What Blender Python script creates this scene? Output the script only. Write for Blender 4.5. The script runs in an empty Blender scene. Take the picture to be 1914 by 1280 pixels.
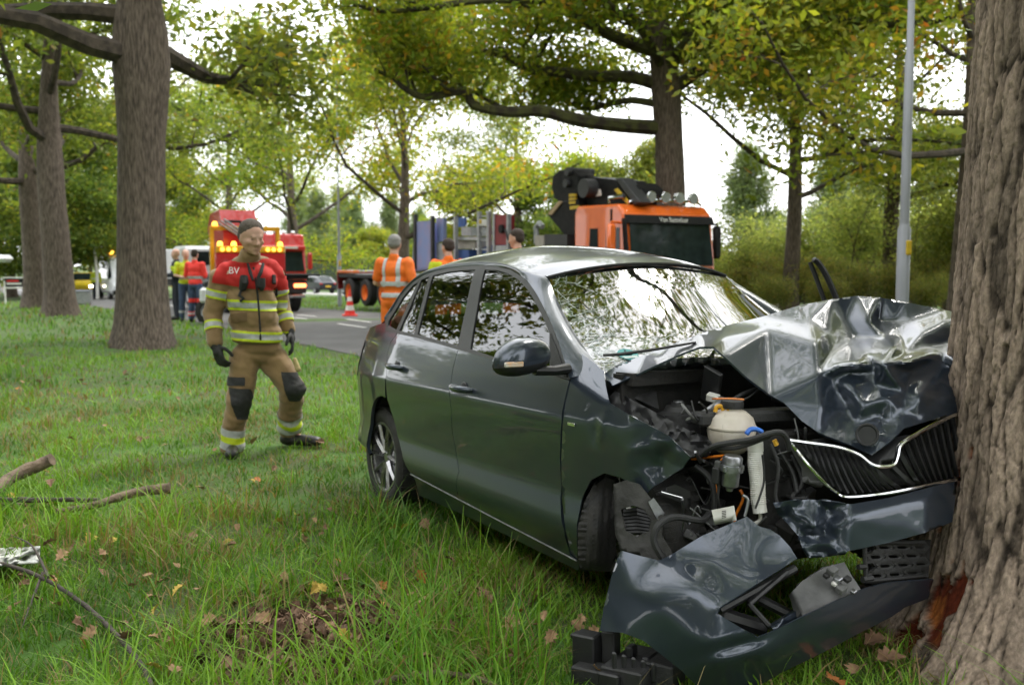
import bpy, bmesh, math, random
import numpy as np
from mathutils import Vector, Matrix, geometry as mgeo, noise as mnoise
random.seed(7)
RNG = np.random.default_rng(11)
SC = bpy.context.scene
COL = SC.collection
R = math.radians
# ------------------------------------------------------------------ camera
F = 1861.0; CAM_H = 1.5; TH = math.atan2(150, F)          # pixels of the 1914x1280 photograph, 35 mm lens
cam_d = bpy.data.cameras.new('camera'); cam = bpy.data.objects.new('camera', cam_d); COL.objects.link(cam)
cam.location = (0, 0, CAM_H); cam.rotation_euler = (math.pi / 2 - TH, 0, 0)
cam_d.lens = 35; cam_d.sensor_width = 36; cam_d.clip_start = 0.05; cam_d.clip_end = 2000
cam_d.dof.use_dof = True; cam_d.dof.focus_distance = 4.1; cam_d.dof.aperture_fstop = 3.2
SC.camera = cam
# ------------------------------------------------------------------ sky, sun, exposure
SUN_EL, SUN_AZ = R(52), R(35)      # azimuth measured from +Y towards +X
w = bpy.data.worlds.new('World'); SC.world = w; w.use_nodes = True
nt = w.node_tree; nt.nodes.clear()
n_out = nt.nodes.new('ShaderNodeOutputWorld'); n_bg = nt.nodes.new('ShaderNodeBackground')
n_sky = nt.nodes.new('ShaderNodeTexSky'); n_sky.sky_type = 'NISHITA'; n_sky.sun_disc = False
n_sky.sun_elevation = SUN_EL; n_sky.sun_rotation = SUN_AZ; n_sky.dust_density = 4.0; n_sky.air_density = 1.5
n_mix = nt.nodes.new('ShaderNodeMixRGB'); n_mix.inputs['Fac'].default_value = 0.86
n_noise = nt.nodes.new('ShaderNodeTexNoise'); n_noise.inputs['Scale'].default_value = 2.2; n_noise.inputs['Detail'].default_value = 4
n_tc = nt.nodes.new('ShaderNodeTexCoord'); n_ramp = nt.nodes.new('ShaderNodeValToRGB')
n_ramp.color_ramp.elements[0].position = .3; n_ramp.color_ramp.elements[0].color = (.80, .83, .87, 1)
n_ramp.color_ramp.elements[1].position = .7; n_ramp.color_ramp.elements[1].color = (1, 1, 1, 1)
n_gain = nt.nodes.new('ShaderNodeVectorMath'); n_gain.operation = 'SCALE'; n_gain.inputs['Scale'].default_value = 15.0
L = nt.links.new
L(n_tc.outputs['Generated'], n_noise.inputs['Vector']); L(n_noise.outputs['Fac'], n_ramp.inputs['Fac'])
L(n_ramp.outputs['Color'], n_gain.inputs[0]); L(n_sky.outputs['Color'], n_mix.inputs['Color1']); L(n_gain.outputs[0], n_mix.inputs['Color2'])
L(n_mix.outputs['Color'], n_bg.inputs['Color']); n_bg.inputs['Strength'].default_value = 0.13
L(n_bg.outputs[0], n_out.inputs['Surface'])
sd = bpy.data.lights.new('sun', 'SUN'); sun = bpy.data.objects.new('sun', sd); COL.objects.link(sun)
sd.energy = 1.5; sd.angle = R(18); sd.color = (1, .96, .9)
sun.rotation_euler = Vector((-math.sin(SUN_AZ) * math.cos(SUN_EL), -math.cos(SUN_AZ) * math.cos(SUN_EL), -math.sin(SUN_EL))).to_track_quat('-Z', 'Y').to_euler()
SC.view_settings.view_transform = 'Standard'; SC.view_settings.look = 'None'
SC.view_settings.exposure = 0.98; SC.view_settings.gamma = 1; SC.view_settings.use_curve_mapping = False
SC.render.engine = 'CYCLES'
cy = SC.cycles; cy.use_denoising = True; cy.max_bounces = 8; cy.transparent_max_bounces = 12; cy.sample_clamp_indirect = 6
cy.caustics_reflective = False; cy.caustics_refractive = False
try: cy.denoiser = 'OPENIMAGEDENOISE'
except Exception: pass
# ------------------------------------------------------------------ pixel geometry
def ray(px, py):
    a = (px - 957) / F; b = (640 - py) / F
    return np.array([a, math.cos(TH) + b * math.sin(TH), -math.sin(TH) + b * math.cos(TH)])
CP = np.array([0, 0, CAM_H])
def W(px, py, d): return CP + ray(px, py) * d                       # world point at depth d
def G(px, py, z=0.0):
    r = ray(px, py); return CP + r * ((z - CAM_H) / r[2])           # point of the ground under a pixel
def WY(px, py, y):
    r = ray(px, py); return CP + r * (y / r[1])
U = np.array([-.51, .86]); U /= np.linalg.norm(U); N = np.array([U[1], -U[0]])   # along / across the road
def bz(x, y):                                                       # the land falls away gently beyond the near verge
    t = np.clip((np.asarray(y, float) - 26) / 70, 0, 1); return -1.35 * t
def UN(u, n, z=0.0): q = U * u + N * n; return np.array([q[0], q[1], z + float(bz(q[0], q[1]))])
def un_of(p): return float(np.dot(p[:2], U)), float(np.dot(p[:2], N))
ROADYAW = math.atan2(U[1], U[0])
# ------------------------------------------------------------------ noise
_perm = np.random.default_rng(3).permutation(4096)
def _h(ix, iy, s=0):
    return (_perm[(_perm[(ix + s * 57) & 4095] + iy) & 4095]) / 4095.0
def vnoise(x, y, s=0):
    x = np.asarray(x, float); y = np.asarray(y, float)
    ix = np.floor(x).astype(int); iy = np.floor(y).astype(int); fx = x - ix; fy = y - iy
    fx = fx * fx * (3 - 2 * fx); fy = fy * fy * (3 - 2 * fy)
    a = _h(ix, iy, s); b = _h(ix + 1, iy, s); c = _h(ix, iy + 1, s); d = _h(ix + 1, iy + 1, s)
    return (a + (b - a) * fx) * (1 - fy) + (c + (d - c) * fx) * fy
def fbm(x, y, o=4, s=0):
    t = 0; a = .5; x = np.asarray(x, float); y = np.asarray(y, float)
    for i in range(o): t = t + a * vnoise(x, y, s + i); x = x * 2.03 + 5.1; y = y * 2.03 + 1.7; a *= .5
    return t / (1 - .5 ** o)
# ------------------------------------------------------------------ objects
def link(o, parent=None):
    COL.objects.link(o)
    if parent is not None: o.parent = parent
    return o
def tag(o, label=None, cat=None, group=None, kind=None):
    if label: o['label'] = label
    if cat: o['category'] = cat
    if group: o['group'] = group
    if kind: o['kind'] = kind
    return o
def empty(name, loc=(0, 0, 0), rz=0.0, label=None, cat=None, group=None):
    o = bpy.data.objects.new(name, None); COL.objects.link(o); o.empty_display_size = .1
    o.location = (loc[0], loc[1], loc[2] + float(bz(loc[0], loc[1]))); o.rotation_euler = (0, 0, rz)
    return tag(o, label, cat, group)
def mesh(name, v, f, mats=None, parent=None, smooth=False, mi=None, normals=None):
    me = bpy.data.meshes.new(name)
    me.from_pydata([tuple(map(float, p)) for p in v], [], [tuple(map(int, q)) for q in f])
    return finish(me, name, mats, parent, smooth, mi, normals)
def finish(me, name, mats=None, parent=None, smooth=False, mi=None, normals=None):
    if mats is not None:
        for m in (mats if isinstance(mats, (list, tuple)) else [mats]): me.materials.append(m)
    if mi is not None: me.polygons.foreach_set('material_index', np.asarray(mi, dtype=np.int32))
    if smooth: me.polygons.foreach_set('use_smooth', np.ones(len(me.polygons), dtype=bool))
    me.update()
    if normals is not None: me.normals_split_custom_set_from_vertices([tuple(n) for n in normals])
    return link(bpy.data.objects.new(name, me), parent)
def bigmesh(name, V, Fq, mats=None, parent=None, smooth=False, col=None, k=None):
    """numpy arrays straight into a mesh; Fq is (n,k)"""
    V = np.ascontiguousarray(V, dtype=np.float32); Fq = np.ascontiguousarray(Fq, dtype=np.int32); n, k = Fq.shape
    me = bpy.data.meshes.new(name); me.vertices.add(len(V)); me.vertices.foreach_set('co', V.ravel())
    me.loops.add(n * k); me.loops.foreach_set('vertex_index', Fq.ravel())
    me.polygons.add(n); me.polygons.foreach_set('loop_start', np.arange(0, n * k, k, dtype=np.int32))
    me.polygons.foreach_set('loop_total', np.full(n, k, dtype=np.int32))
    if col is not None:
        at = me.color_attributes.new('Col', 'FLOAT_COLOR', 'POINT'); c4 = np.ones((len(V), 4), dtype=np.float32); c4[:, :3] = col
        at.data.foreach_set('color', c4.ravel())
    me.update(calc_edges=True)
    return finish(me, name, mats, parent, smooth)
class MB:
    """collects simple shapes, build() links them as one mesh object"""
    def __init__(s): s.v = []; s.f = []; s.m = []
    def add(s, v, f, m=0):
        b = len(s.v); s.v += [tuple(map(float, p)) for p in v]; s.f += [tuple(i + b for i in q) for q in f]; s.m += [m] * len(f); return s
    def box(s, c, d, rot=None, m=0, bev=0.0, taper=(1, 1)):
        c = np.array(c, float); d = np.array(d, float) / 2
        if bev <= 0:
            v = [np.array([x, y, z]) * d * np.array([taper[0] if z > 0 else 1, taper[1] if z > 0 else 1, 1]) for z in (-1, 1) for y in (-1, 1) for x in (-1, 1)]
            f = [(0, 2, 3, 1), (4, 5, 7, 6), (0, 1, 5, 4), (2, 6, 7, 3), (0, 4, 6, 2), (1, 3, 7, 5)]
        else:
            b = min(bev, *(d * .98)); v = []; idx = {}
            for ax in range(3):
                for x in (-1, 1):
                    for y in (-1, 1):
                        for z in (-1, 1):
                            q = np.array([x, y, z]) * (d - b); q[ax] = (x, y, z)[ax] * d[ax]
                            tz = np.array([taper[0] if z > 0 else 1, taper[1] if z > 0 else 1, 1]); idx[(ax, x, y, z)] = len(v); v.append(q * tz)
            f = []
            def quad(k): f.append(tuple(idx[q] for q in k))
            for sg in (-1, 1):
                o = (lambda l: l if sg > 0 else l[::-1])
                quad(o([(0, sg, -1, -1), (0, sg, 1, -1), (0, sg, 1, 1), (0, sg, -1, 1)]))
                quad(o([(1, -1, sg, -1), (1, -1, sg, 1), (1, 1, sg, 1), (1, 1, sg, -1)]))
                quad(o([(2, -1, -1, sg), (2, 1, -1, sg), (2, 1, 1, sg), (2, -1, 1, sg)]))
            for a in (-1, 1):
                for c2 in (-1, 1):
                    o = (lambda l: l if a * c2 > 0 else l[::-1])
                    quad(o([(0, a, c2, -1), (1, a, c2, -1), (1, a, c2, 1), (0, a, c2, 1)]))
                    quad(o([(1, -1, a, c2), (2, -1, a, c2), (2, 1, a, c2), (1, 1, a, c2)]))
                    quad(o([(2, c2, -1, a), (0, c2, -1, a), (0, c2, 1, a), (2, c2, 1, a)]))
            for x in (-1, 1):
                for y in (-1, 1):
                    for z in (-1, 1):
                        t = [(0, x, y, z), (1, x, y, z), (2, x, y, z)]
                        quad(t if x * y * z > 0 else t[::-1])
        M = rotm(rot)
        return s.add([M @ p + c for p in v], f, m)
    def tube(s, pts, rad, k=8, m=0, caps=True, squash=1.0):
        P = [np.array(p, float) for p in pts]; n = len(P)
        if np.isscalar(rad): rad = [rad] * n
        rings = []; T0 = None; nx = None
        for i in range(n):
            t = P[min(i + 1, n - 1)] - P[max(i - 1, 0)]; t = t / (np.linalg.norm(t) + 1e-9)
            if nx is None:
                a = np.array([0, 0, 1.]) if abs(t[2]) < .9 else np.array([1., 0, 0]); nx = np.cross(t, a)
            nx = nx - t * np.dot(nx, t); nx /= (np.linalg.norm(nx) + 1e-9); ny = np.cross(t, nx)
            rings.append([P[i] + rad[i] * (math.cos(2 * math.pi * j / k) * nx + squash * math.sin(2 * math.pi * j / k) * ny) for j in range(k)])
        v = [p for r in rings for p in r]
        f = [(i * k + j, i * k + (j + 1) % k, (i + 1) * k + (j + 1) % k, (i + 1) * k + j) for i in range(n - 1) for j in range(k)]
        if caps: f += [tuple(range(k - 1, -1, -1)), tuple((n - 1) * k + j for j in range(k))]
        return s.add(v, f, m)
    def cyl(s, a, b, r0, r1=None, k=16, m=0): return s.tube([a, b], [r0, r0 if r1 is None else r1], k, m)
    def lathe(s, prof, c=(0, 0, 0), axis=(0, 0, 1), k=24, m=0, caps=True):
        """prof: [(r, h)] along axis"""
        ax = np.array(axis, float); ax /= np.linalg.norm(ax); a = np.array([0, 0, 1.]) if abs(ax[2]) < .9 else np.array([1., 0, 0])
        nx = np.cross(a, ax); nx /= np.linalg.norm(nx); ny = np.cross(ax, nx); c = np.array(c, float)
        v = [c + ax * h + r * (math.cos(2 * math.pi * j / k) * nx + math.sin(2 * math.pi * j / k) * ny) for r, h in prof for j in range(k)]
        f = [(i * k + j, i * k + (j + 1) % k, (i + 1) * k + (j + 1) % k, (i + 1) * k + j) for i in range(len(prof) - 1) for j in range(k)]
        if caps: f += [tuple(range(k - 1, -1, -1)), tuple((len(prof) - 1) * k + j for j in range(k))]
        return s.add(v, f, m)
    def ball(s, c, r, k=12, m=0, rot=None):
        r = np.array([r] * 3 if np.isscalar(r) else r, float); M = rotm(rot); h = max(4, k // 2)
        v = [M @ (r * np.array([math.sin(math.pi * i / h) * math.cos(2 * math.pi * j / k), math.sin(math.pi * i / h) * math.sin(2 * math.pi * j / k), math.cos(math.pi * i / h)])) + np.array(c, float) for i in range(h + 1) for j in range(k)]
        f = [((i + 1) * k + j, (i + 1) * k + (j + 1) % k, i * k + (j + 1) % k, i * k + j) for i in range(h) for j in range(k)]
        return s.add(v, f, m)
    def prism(s, poly, y0, y1, m=0, M=None):
        """poly [(x,z)] extruded from y0 to y1"""
        n = len(poly); v = [np.array([x, y0, z]) for x, z in poly] + [np.array([x, y1, z]) for x, z in poly]
        if M is not None: v = [M(p) for p in v]
        f = [tuple(range(n)), tuple(range(2 * n - 1, n - 1, -1))] + [(i + n, (i + 1) % n + n, (i + 1) % n, i) for i in range(n)]
        return s.add(v, f, m)
    def build(s, name, mats, parent=None, smooth=False, merge=False):
        me = bpy.data.meshes.new(name); me.from_pydata(s.v, [], s.f)
        bm = bmesh.new(); bm.from_mesh(me)
        for i, f in enumerate(bm.faces): f.material_index = s.m[i]
        bmesh.ops.remove_doubles(bm, verts=bm.verts, dist=1e-5)
        bmesh.ops.recalc_face_normals(bm, faces=bm.faces)
        bm.to_mesh(me); bm.free()
        o = finish(me, name, mats, parent, smooth)
        if smooth: me.shade_auto(o) if False else auto_sharp(me)
        return o
def auto_sharp(me, ang=40):
    """mark edges sharper than ang so smooth shading keeps them"""
    bm = bmesh.new(); bm.from_mesh(me); c = math.radians(ang)
    for e in bm.edges: e.smooth = not (len(e.link_faces) == 2 and e.calc_face_angle(0) > c)
    bm.to_mesh(me); bm.free()
def rotm(rot):
    if rot is None: return np.eye(3)
    if np.isscalar(rot): rot = (0, 0, rot)
    if isinstance(rot, np.ndarray) and rot.shape == (3, 3): return rot
    from mathutils import Euler
    return np.array(Euler(rot).to_matrix())
def copy_tree(o, parent=None):
    c = o.copy(); COL.objects.link(c)
    if parent is not None: c.parent = parent
    for ch in list(o.children): copy_tree(ch, c)
    return c
def catmull(pts, n=8, closed=False):
    P = [np.array(p, float) for p in pts]; out = []; m = len(P)
    for i in range(m if closed else m - 1):
        if closed: p0, p1, p2, p3 = P[i - 1], P[i], P[(i + 1) % m], P[(i + 2) % m]
        else: p0, p1, p2, p3 = P[max(i - 1, 0)], P[i], P[i + 1], P[min(i + 2, m - 1)]
        for k in range(n):
            t = k / n; out.append(.5 * ((2 * p1) + (p2 - p0) * t + (2 * p0 - 5 * p1 + 4 * p2 - p3) * t * t + (3 * p1 - p0 - 3 * p2 + p3) * t ** 3))
    if not closed: out.append(P[-1])
    return out
def resample(pts, step):
    P = np.array(pts, float); seg = np.linalg.norm(np.diff(P, axis=0), axis=1); s = np.concatenate([[0], np.cumsum(seg)])
    n = max(2, int(round(s[-1] / step)) + 1); t = np.linspace(0, s[-1], n)
    return np.stack([np.interp(t, s, P[:, i]) for i in range(P.shape[1])], 1)
# ------------------------------------------------------------------ materials
def mat(name, base, rough=.5, metal=0.0, coat=0.0, spec=.5, alt=None, scale=8.0, bump=0.0, bscale=None, emit=None, estr=1.0, trans=0.0, alpha=1.0, detail=4, lo=.35, hi=.65, rvar=0.0, vec='Object', stretch=None, sheen=0.0):
    """procedural principled material: base colour mottled with a second colour by noise, optional bump"""
    m = bpy.data.materials.new(name); m.use_nodes = True; t = m.node_tree; b = t.nodes['Principled BSDF']; Lk = t.links.new
    if alt is None: alt = tuple(c * .8 for c in base)
    tc = t.nodes.new('ShaderNodeTexCoord'); src = tc.outputs[vec]
    if stretch:
        mp = t.nodes.new('ShaderNodeMapping'); mp.inputs['Scale'].default_value = stretch; Lk(src, mp.inputs['Vector']); src = mp.outputs[0]
    nz = t.nodes.new('ShaderNodeTexNoise'); nz.inputs['Scale'].default_value = scale; nz.inputs['Detail'].default_value = detail; Lk(src, nz.inputs['Vector'])
    cr = t.nodes.new('ShaderNodeValToRGB'); cr.color_ramp.elements[0].position = lo; cr.color_ramp.elements[1].position = hi
    cr.color_ramp.elements[0].color = (*alt, 1); cr.color_ramp.elements[1].color = (*base, 1)
    Lk(nz.outputs['Fac'], cr.inputs['Fac']); Lk(cr.outputs['Color'], b.inputs['Base Color'])
    b.inputs['Roughness'].default_value = rough; b.inputs['Metallic'].default_value = metal
    b.inputs['Coat Weight'].default_value = coat; b.inputs['Coat Roughness'].default_value = .03; b.inputs['Specular IOR Level'].default_value = spec
    b.inputs['Sheen Weight'].default_value = sheen
    if rvar:
        mr = t.nodes.new('ShaderNodeMapRange'); mr.inputs['To Min'].default_value = rough - rvar; mr.inputs['To Max'].default_value = rough + rvar
        Lk(nz.outputs['Fac'], mr.inputs['Value']); Lk(mr.outputs[0], b.inputs['Roughness'])
    if bump:
        n2 = t.nodes.new('ShaderNodeTexNoise'); n2.inputs['Scale'].default_value = bscale or scale * 4; n2.inputs['Detail'].default_value = 5; Lk(src, n2.inputs['Vector'])
        bp = t.nodes.new('ShaderNodeBump'); bp.inputs['Strength'].default_value = min(1, bump); bp.inputs['Distance'].default_value = .02 * max(1, bump)
        Lk(n2.outputs['Fac'], bp.inputs['Height']); Lk(bp.outputs[0], b.inputs['Normal'])
    if emit: b.inputs['Emission Color'].default_value = (*emit, 1); b.inputs['Emission Strength'].default_value = estr
    if trans: b.inputs['Transmission Weight'].default_value = trans
    if alpha < 1: b.inputs['Alpha'].default_value = alpha
    return m
def leafmat(name, tint=(1, 1, 1), transl=.45, rough=.55):
    """foliage: colour from the leaf's own colour attribute, light passes through"""
    m = bpy.data.materials.new(name); m.use_nodes = True; t = m.node_tree; Lk = t.links.new
    b = t.nodes['Principled BSDF']; out = t.nodes['Material Output']
    at = t.nodes.new('ShaderNodeAttribute'); at.attribute_name = 'Col'
    oi = t.nodes.new('ShaderNodeObjectInfo'); hs = t.nodes.new('ShaderNodeHueSaturation')
    mr = t.nodes.new('ShaderNodeMapRange'); mr.inputs['To Min'].default_value = .485; mr.inputs['To Max'].default_value = .515
    Lk(oi.outputs['Random'], mr.inputs['Value']); Lk(mr.outputs[0], hs.inputs['Hue'])
    mu = t.nodes.new('ShaderNodeMixRGB'); mu.blend_type = 'MULTIPLY'; mu.inputs['Fac'].default_value = 1; mu.inputs['Color2'].default_value = (*tint, 1)
    Lk(at.outputs['Color'], hs.inputs['Color']); Lk(hs.outputs['Color'], mu.inputs['Color1']); Lk(mu.outputs[0], b.inputs['Base Color'])
    b.inputs['Roughness'].default_value = rough; b.inputs['Specular IOR Level'].default_value = .25
    tr = t.nodes.new('ShaderNodeBsdfTranslucent'); g = t.nodes.new('ShaderNodeMixRGB'); g.blend_type = 'MULTIPLY'; g.inputs['Fac'].default_value = 1; g.inputs['Color2'].default_value = (1.35, 1.35, .55, 1)
    Lk(mu.outputs[0], g.inputs['Color1']); Lk(g.outputs[0], tr.inputs['Color'])
    mx = t.nodes.new('ShaderNodeMixShader'); mx.inputs['Fac'].default_value = transl
    Lk(b.outputs[0], mx.inputs[1]); Lk(tr.outputs[0], mx.inputs[2]); Lk(mx.outputs[0], out.inputs['Surface'])
    return m
def colmat(name, rough=.8, bump=.0, bscale=60, spec=.3, attr='Col', stretch=None, var=.25):
    """colour attribute times fine noise"""
    m = bpy.data.materials.new(name); m.use_nodes = True; t = m.node_tree; Lk = t.links.new; b = t.nodes['Principled BSDF']
    at = t.nodes.new('ShaderNodeAttribute'); at.attribute_name = attr
    tc = t.nodes.new('ShaderNodeTexCoord'); src = tc.outputs['Object']
    if stretch:
        mp = t.nodes.new('ShaderNodeMapping'); mp.inputs['Scale'].default_value = stretch; Lk(src, mp.inputs['Vector']); src = mp.outputs[0]
    nz = t.nodes.new('ShaderNodeTexNoise'); nz.inputs['Scale'].default_value = bscale; nz.inputs['Detail'].default_value = 6; Lk(src, nz.inputs['Vector'])
    mr = t.nodes.new('ShaderNodeMapRange'); mr.inputs['From Min'].default_value = .3; mr.inputs['From Max'].default_value = .7
    mr.inputs['To Min'].default_value = 1 - var; mr.inputs['To Max'].default_value = 1 + var
    vm = t.nodes.new('ShaderNodeVectorMath'); vm.operation = 'SCALE'
    Lk(nz.outputs['Fac'], mr.inputs['Value']); Lk(at.outputs['Color'], vm.inputs[0]); Lk(mr.outputs[0], vm.inputs['Scale']); Lk(vm.outputs[0], b.inputs['Base Color'])
    b.inputs['Roughness'].default_value = rough; b.inputs['Specular IOR Level'].default_value = spec
    if bump:
        bp = t.nodes.new('ShaderNodeBump'); bp.inputs['Strength'].default_value = bump; bp.inputs['Distance'].default_value = .02
        Lk(nz.outputs['Fac'], bp.inputs['Height']); Lk(bp.outputs[0], b.inputs['Normal'])
    return m
# ================================================================== ground, roads
def ground_z(x, y):
    x = np.asarray(x, float); y = np.asarray(y, float); n = x * N[0] + y * N[1]
    m = np.clip((5.6 - n) / 1.5, 0, 1) * np.clip((28 - np.hypot(x, y)) / 10, 0, 1)
    z = m * (.05 * (fbm(x * .7, y * .7, 3, 2) - .5) + .035 * (fbm(x * 3, y * 3, 3, 5) - .5))
    dt = np.hypot(x - 2.11, y - 3.75); return z + .05 * np.exp(-(dt / .75) ** 2) * m + bz(x, y)
xs = np.unique(np.concatenate([[-600, -300, -150, -80, -50, -30], np.arange(-22, -9, 1.0), np.arange(-9, 6, .16), np.arange(6, 12, 1.0), [15, 30, 50, 80, 150, 300, 600]]))
ys = np.unique(np.concatenate([[-300, -100, -40, -15, -6, -2], np.arange(0, 2, .5), np.arange(2, 13, .16), np.arange(13, 30, .6), [32, 36, 42, 50, 60, 70, 80, 90, 96, 110, 160, 300, 700]]))
GX, GY = np.meshgrid(xs, ys); V = np.stack([GX.ravel(), GY.ravel(), ground_z(GX, GY).ravel()], 1)
nx, ny = len(xs), len(ys); ii = np.arange((ny - 1) * (nx - 1)); a = (ii // (nx - 1)) * nx + ii % (nx - 1)
m_soil = mat('verge_soil', (.05, .115, .012), .95, alt=(.055, .075, .02), scale=2.2, bump=.6, bscale=40, lo=.4, hi=.6, detail=8)
tag(bigmesh('ground', V, np.stack([a, a + 1, a + nx + 1, a + nx], 1), m_soil, smooth=True), 'grassy verge and surrounding flat land', 'ground', kind='structure')
def strip(name, u0, u1, n0, n1, z, m, step=4.0, wob=0.0):
    us = np.arange(u0, u1 + .01, step); v = []
    for k, u in enumerate(us):
        w0 = wob * (vnoise(u * .9, 3.1) - .5); w1 = wob * (vnoise(u * .9, 9.1) - .5)
        v += [UN(u, n0 + w0, z), UN(u, n1 + w1, z)]
    f = [(2 * i, 2 * i + 1, 2 * i + 3, 2 * i + 2) for i in range(len(us) - 1)]
    return mesh(name, v, f, m)
m_asph = mat('asphalt', (.105, .102, .100), .85, alt=(.075, .073, .072), scale=1.2, bump=.35, bscale=220, detail=10)
m_line = mat('road_paint', (.62, .61, .58), .7, alt=(.35, .34, .33), scale=14, lo=.25, hi=.5)
m_pale = mat('pale_paving', (.36, .35, .33), .8, alt=(.28, .27, .26), scale=2)
road = tag(strip('road', -60, 240, 5.9, 12.4, .012, m_asph, 1.0, .22), 'grey asphalt road beside the verge', 'road', kind='structure')
road2 = tag(strip('service_road', -60, 240, 26.0, 31.0, .014, m_pale, 3.0, .2), 'pale parallel road beyond the far verge', 'road', kind='structure')
mk = MB()
def mark(u0, u1, n0, n1): mk.add([UN(u0, n0, .017), UN(u0, n1, .017), UN(u1, n1, .017), UN(u1, n0, .017)], [(0, 1, 2, 3)])
for k in range(-6, 30): mark(17.2 + k * 4.0, 18.9 + k * 4.0, 8.62, 8.74)
for k in range(-6, 30): mark(15.0 + k * 4.0, 16.6 + k * 4.0, 9.5, 9.62)
mark(-60, 240, 12.15, 12.25)
tag(mk.build('road_marking', m_line, road), 'worn white dashes on the asphalt')
# ================================================================== grass
def blades(x, y, h, wd, col, lean=.55, segs=3, z=None):
    n = len(x); az = RNG.uniform(0, 2 * np.pi, n); fa = az + np.pi / 2 + RNG.normal(0, .5, n)
    ln = np.clip(RNG.normal(lean, .28, n), .05, 1.3); z0 = ground_z(x, y) if z is None else z
    rows = []
    for k in range(segs + 1):
        t = k / segs; out = h * ln * t ** 1.8; up = h * (t - .38 * ln * t * t)
        cx = x + np.cos(az) * out; cy_ = y + np.sin(az) * out; cz = z0 - .01 + up
        ww = wd * (1 - t ** 1.6) * (.75 if k == 0 else 1)
        if k < segs:
            rows.append(np.stack([cx - np.cos(fa) * ww, cy_ - np.sin(fa) * ww, cz], 1)); rows.append(np.stack([cx + np.cos(fa) * ww, cy_ + np.sin(fa) * ww, cz], 1))
        else: rows.append(np.stack([cx, cy_, cz], 1))
    m = len(rows); V = np.stack(rows, 1).reshape(-1, 3); base = np.arange(n)[:, None] * m; fs = []
    for k in range(segs - 1): fs += [[2 * k, 2 * k + 1, 2 * k + 3], [2 * k, 2 * k + 3, 2 * k + 2]]
    fs.append([2 * segs - 2, 2 * segs - 1, 2 * segs])
    Fc = np.concatenate([base + np.array(q)[None] for q in fs])
    return V, Fc, np.repeat(col, m, axis=0)
def grass_cols(x, y, dry):
    n = len(x); g1 = np.array([.072, .195, .013]); g2 = np.array([.20, .335, .034]); g3 = np.array([.026, .092, .013]); d = np.array([.34, .25, .11]); d2 = np.array([.20, .13, .06])
    t = RNG.random(n)[:, None]; p = fbm(x * .9, y * .9, 3, 8)[:, None]
    c = g1 * (1 - t) + g2 * t; c = np.where(p > .54, c * .55 + g2 * .5, c); c = np.where((p < .44), c * .5 + g3 * .5, c)
    r = RNG.random(n); k = (r < dry); c[k] = (d * (1 - t) + d2 * t)[k]; return c * RNG.uniform(.75, 1.25, n)[:, None]
TREES_XY = [(2.11, 3.75, .55), (-6.45, 17.2, .6), (-13.2, 28.4, .6), (-18.1, 37, .6)]
LEAFPILE = G(565, 1195)
carC = np.array([.589, 5.193]); ch, sh = math.cos(-1.073), math.sin(-1.073)
def incar(x, y):
    dx, dy = x - carC[0], y - carC[1]; lx = dx * ch + dy * sh; ly = -dx * sh + dy * ch
    return (np.abs(lx + .2) < 2.0) & (np.abs(ly) < .85)
def sample(n, y0, y1, marg=.6, pw=1.0):
    y = y0 + (y1 - y0) * RNG.random(n) ** pw; x = (RNG.random(n) * 2 - 1) * (.56 * y + marg)
    k = (x * N[0] + y * N[1] < 5.75 + .5 * (vnoise(x * 2, y * 2, 4) - .5))
    for tx, ty, tr in TREES_XY: k &= np.hypot(x - tx, y - ty) > tr * .8
    dl = np.hypot(x - LEAFPILE[0], y - LEAFPILE[1]); k &= (dl > .42) | (RNG.random(n) < .10 + .5 * dl)
    k &= (fbm(x * 2.2, y * 2.2, 3, 12) > .36) | (RNG.random(n) < .5)
    return x[k], y[k]
parts = []
def addg(n, y0, y1, h0, h1, wd, dry=.08, lean=.55, segs=3, marg=.6, pw=1.0):
    x, y = sample(n, y0, y1, marg, pw); cl = fbm(x * 2.6, y * 2.6, 3, 21); tall = np.clip((cl - .42) * 4, 0, 1)
    tu = np.exp(-(((x - .05) / .75) ** 2 + ((y - 3.75) / .75) ** 2))                 # long tussocks beside the car
    h = (h0 + (h1 - h0) * RNG.random(len(x)) ** 1.5) * (.55 + .75 * tall) * (1 + .55 * tu)
    h = np.where(incar(x, y), np.minimum(h, .11), h); h = np.where((x > .12) & (x < .80) & (y > 2.9) & (y < 4.0), np.minimum(h, .035 + .05 * RNG.random(len(x))), h)
    dn = np.clip(fbm(x * 1.3 + 7, y * 1.3, 3, 31) * 2.6 - 1.2, 0, 1) * .5; tt = np.hypot(x - 2.11, y - 3.75)
    dd = dry + dn + .5 * np.exp(-(tt / .95) ** 2) + .3 * np.exp(-((x + 4.5) ** 2 / 2 + (y - 10) ** 2 / 4))
    c = grass_cols(x, y, 0); k = RNG.random(len(x)) < dd; t = RNG.random(len(x))[:, None]
    c[k] = (np.array([.33, .24, .11]) * (1 - t) + np.array([.19, .125, .06]) * t)[k]
    parts.append(blades(x, y, h, wd * RNG.uniform(.7, 1.4, len(x)), c, lean, segs))
addg(74000, 2.3, 6.0, .05, .17, .0028, .10, .75, 3)
addg(15000, 2.5, 6.0, .15, .33, .0042, .04, .65, 3)
addg(54000, 6.0, 10.5, .06, .17, .0040, .04, .7, 3, 1.0)
addg(38000, 10.5, 19, .07, .17, .0075, .04, .6, 2, 1.0)
addg(26000, 19, 45, .10, .22, .016, .05, .5, 2, 2.0)
# straw stalks
sx, sy = sample(420, 2.6, 9); parts.append(blades(sx, sy, RNG.uniform(.15, .42, len(sx)), np.full(len(sx), .0016), np.tile([.40, .31, .15], (len(sx), 1)) * RNG.uniform(.6, 1.1, len(sx))[:, None], .8, 3))
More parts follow.
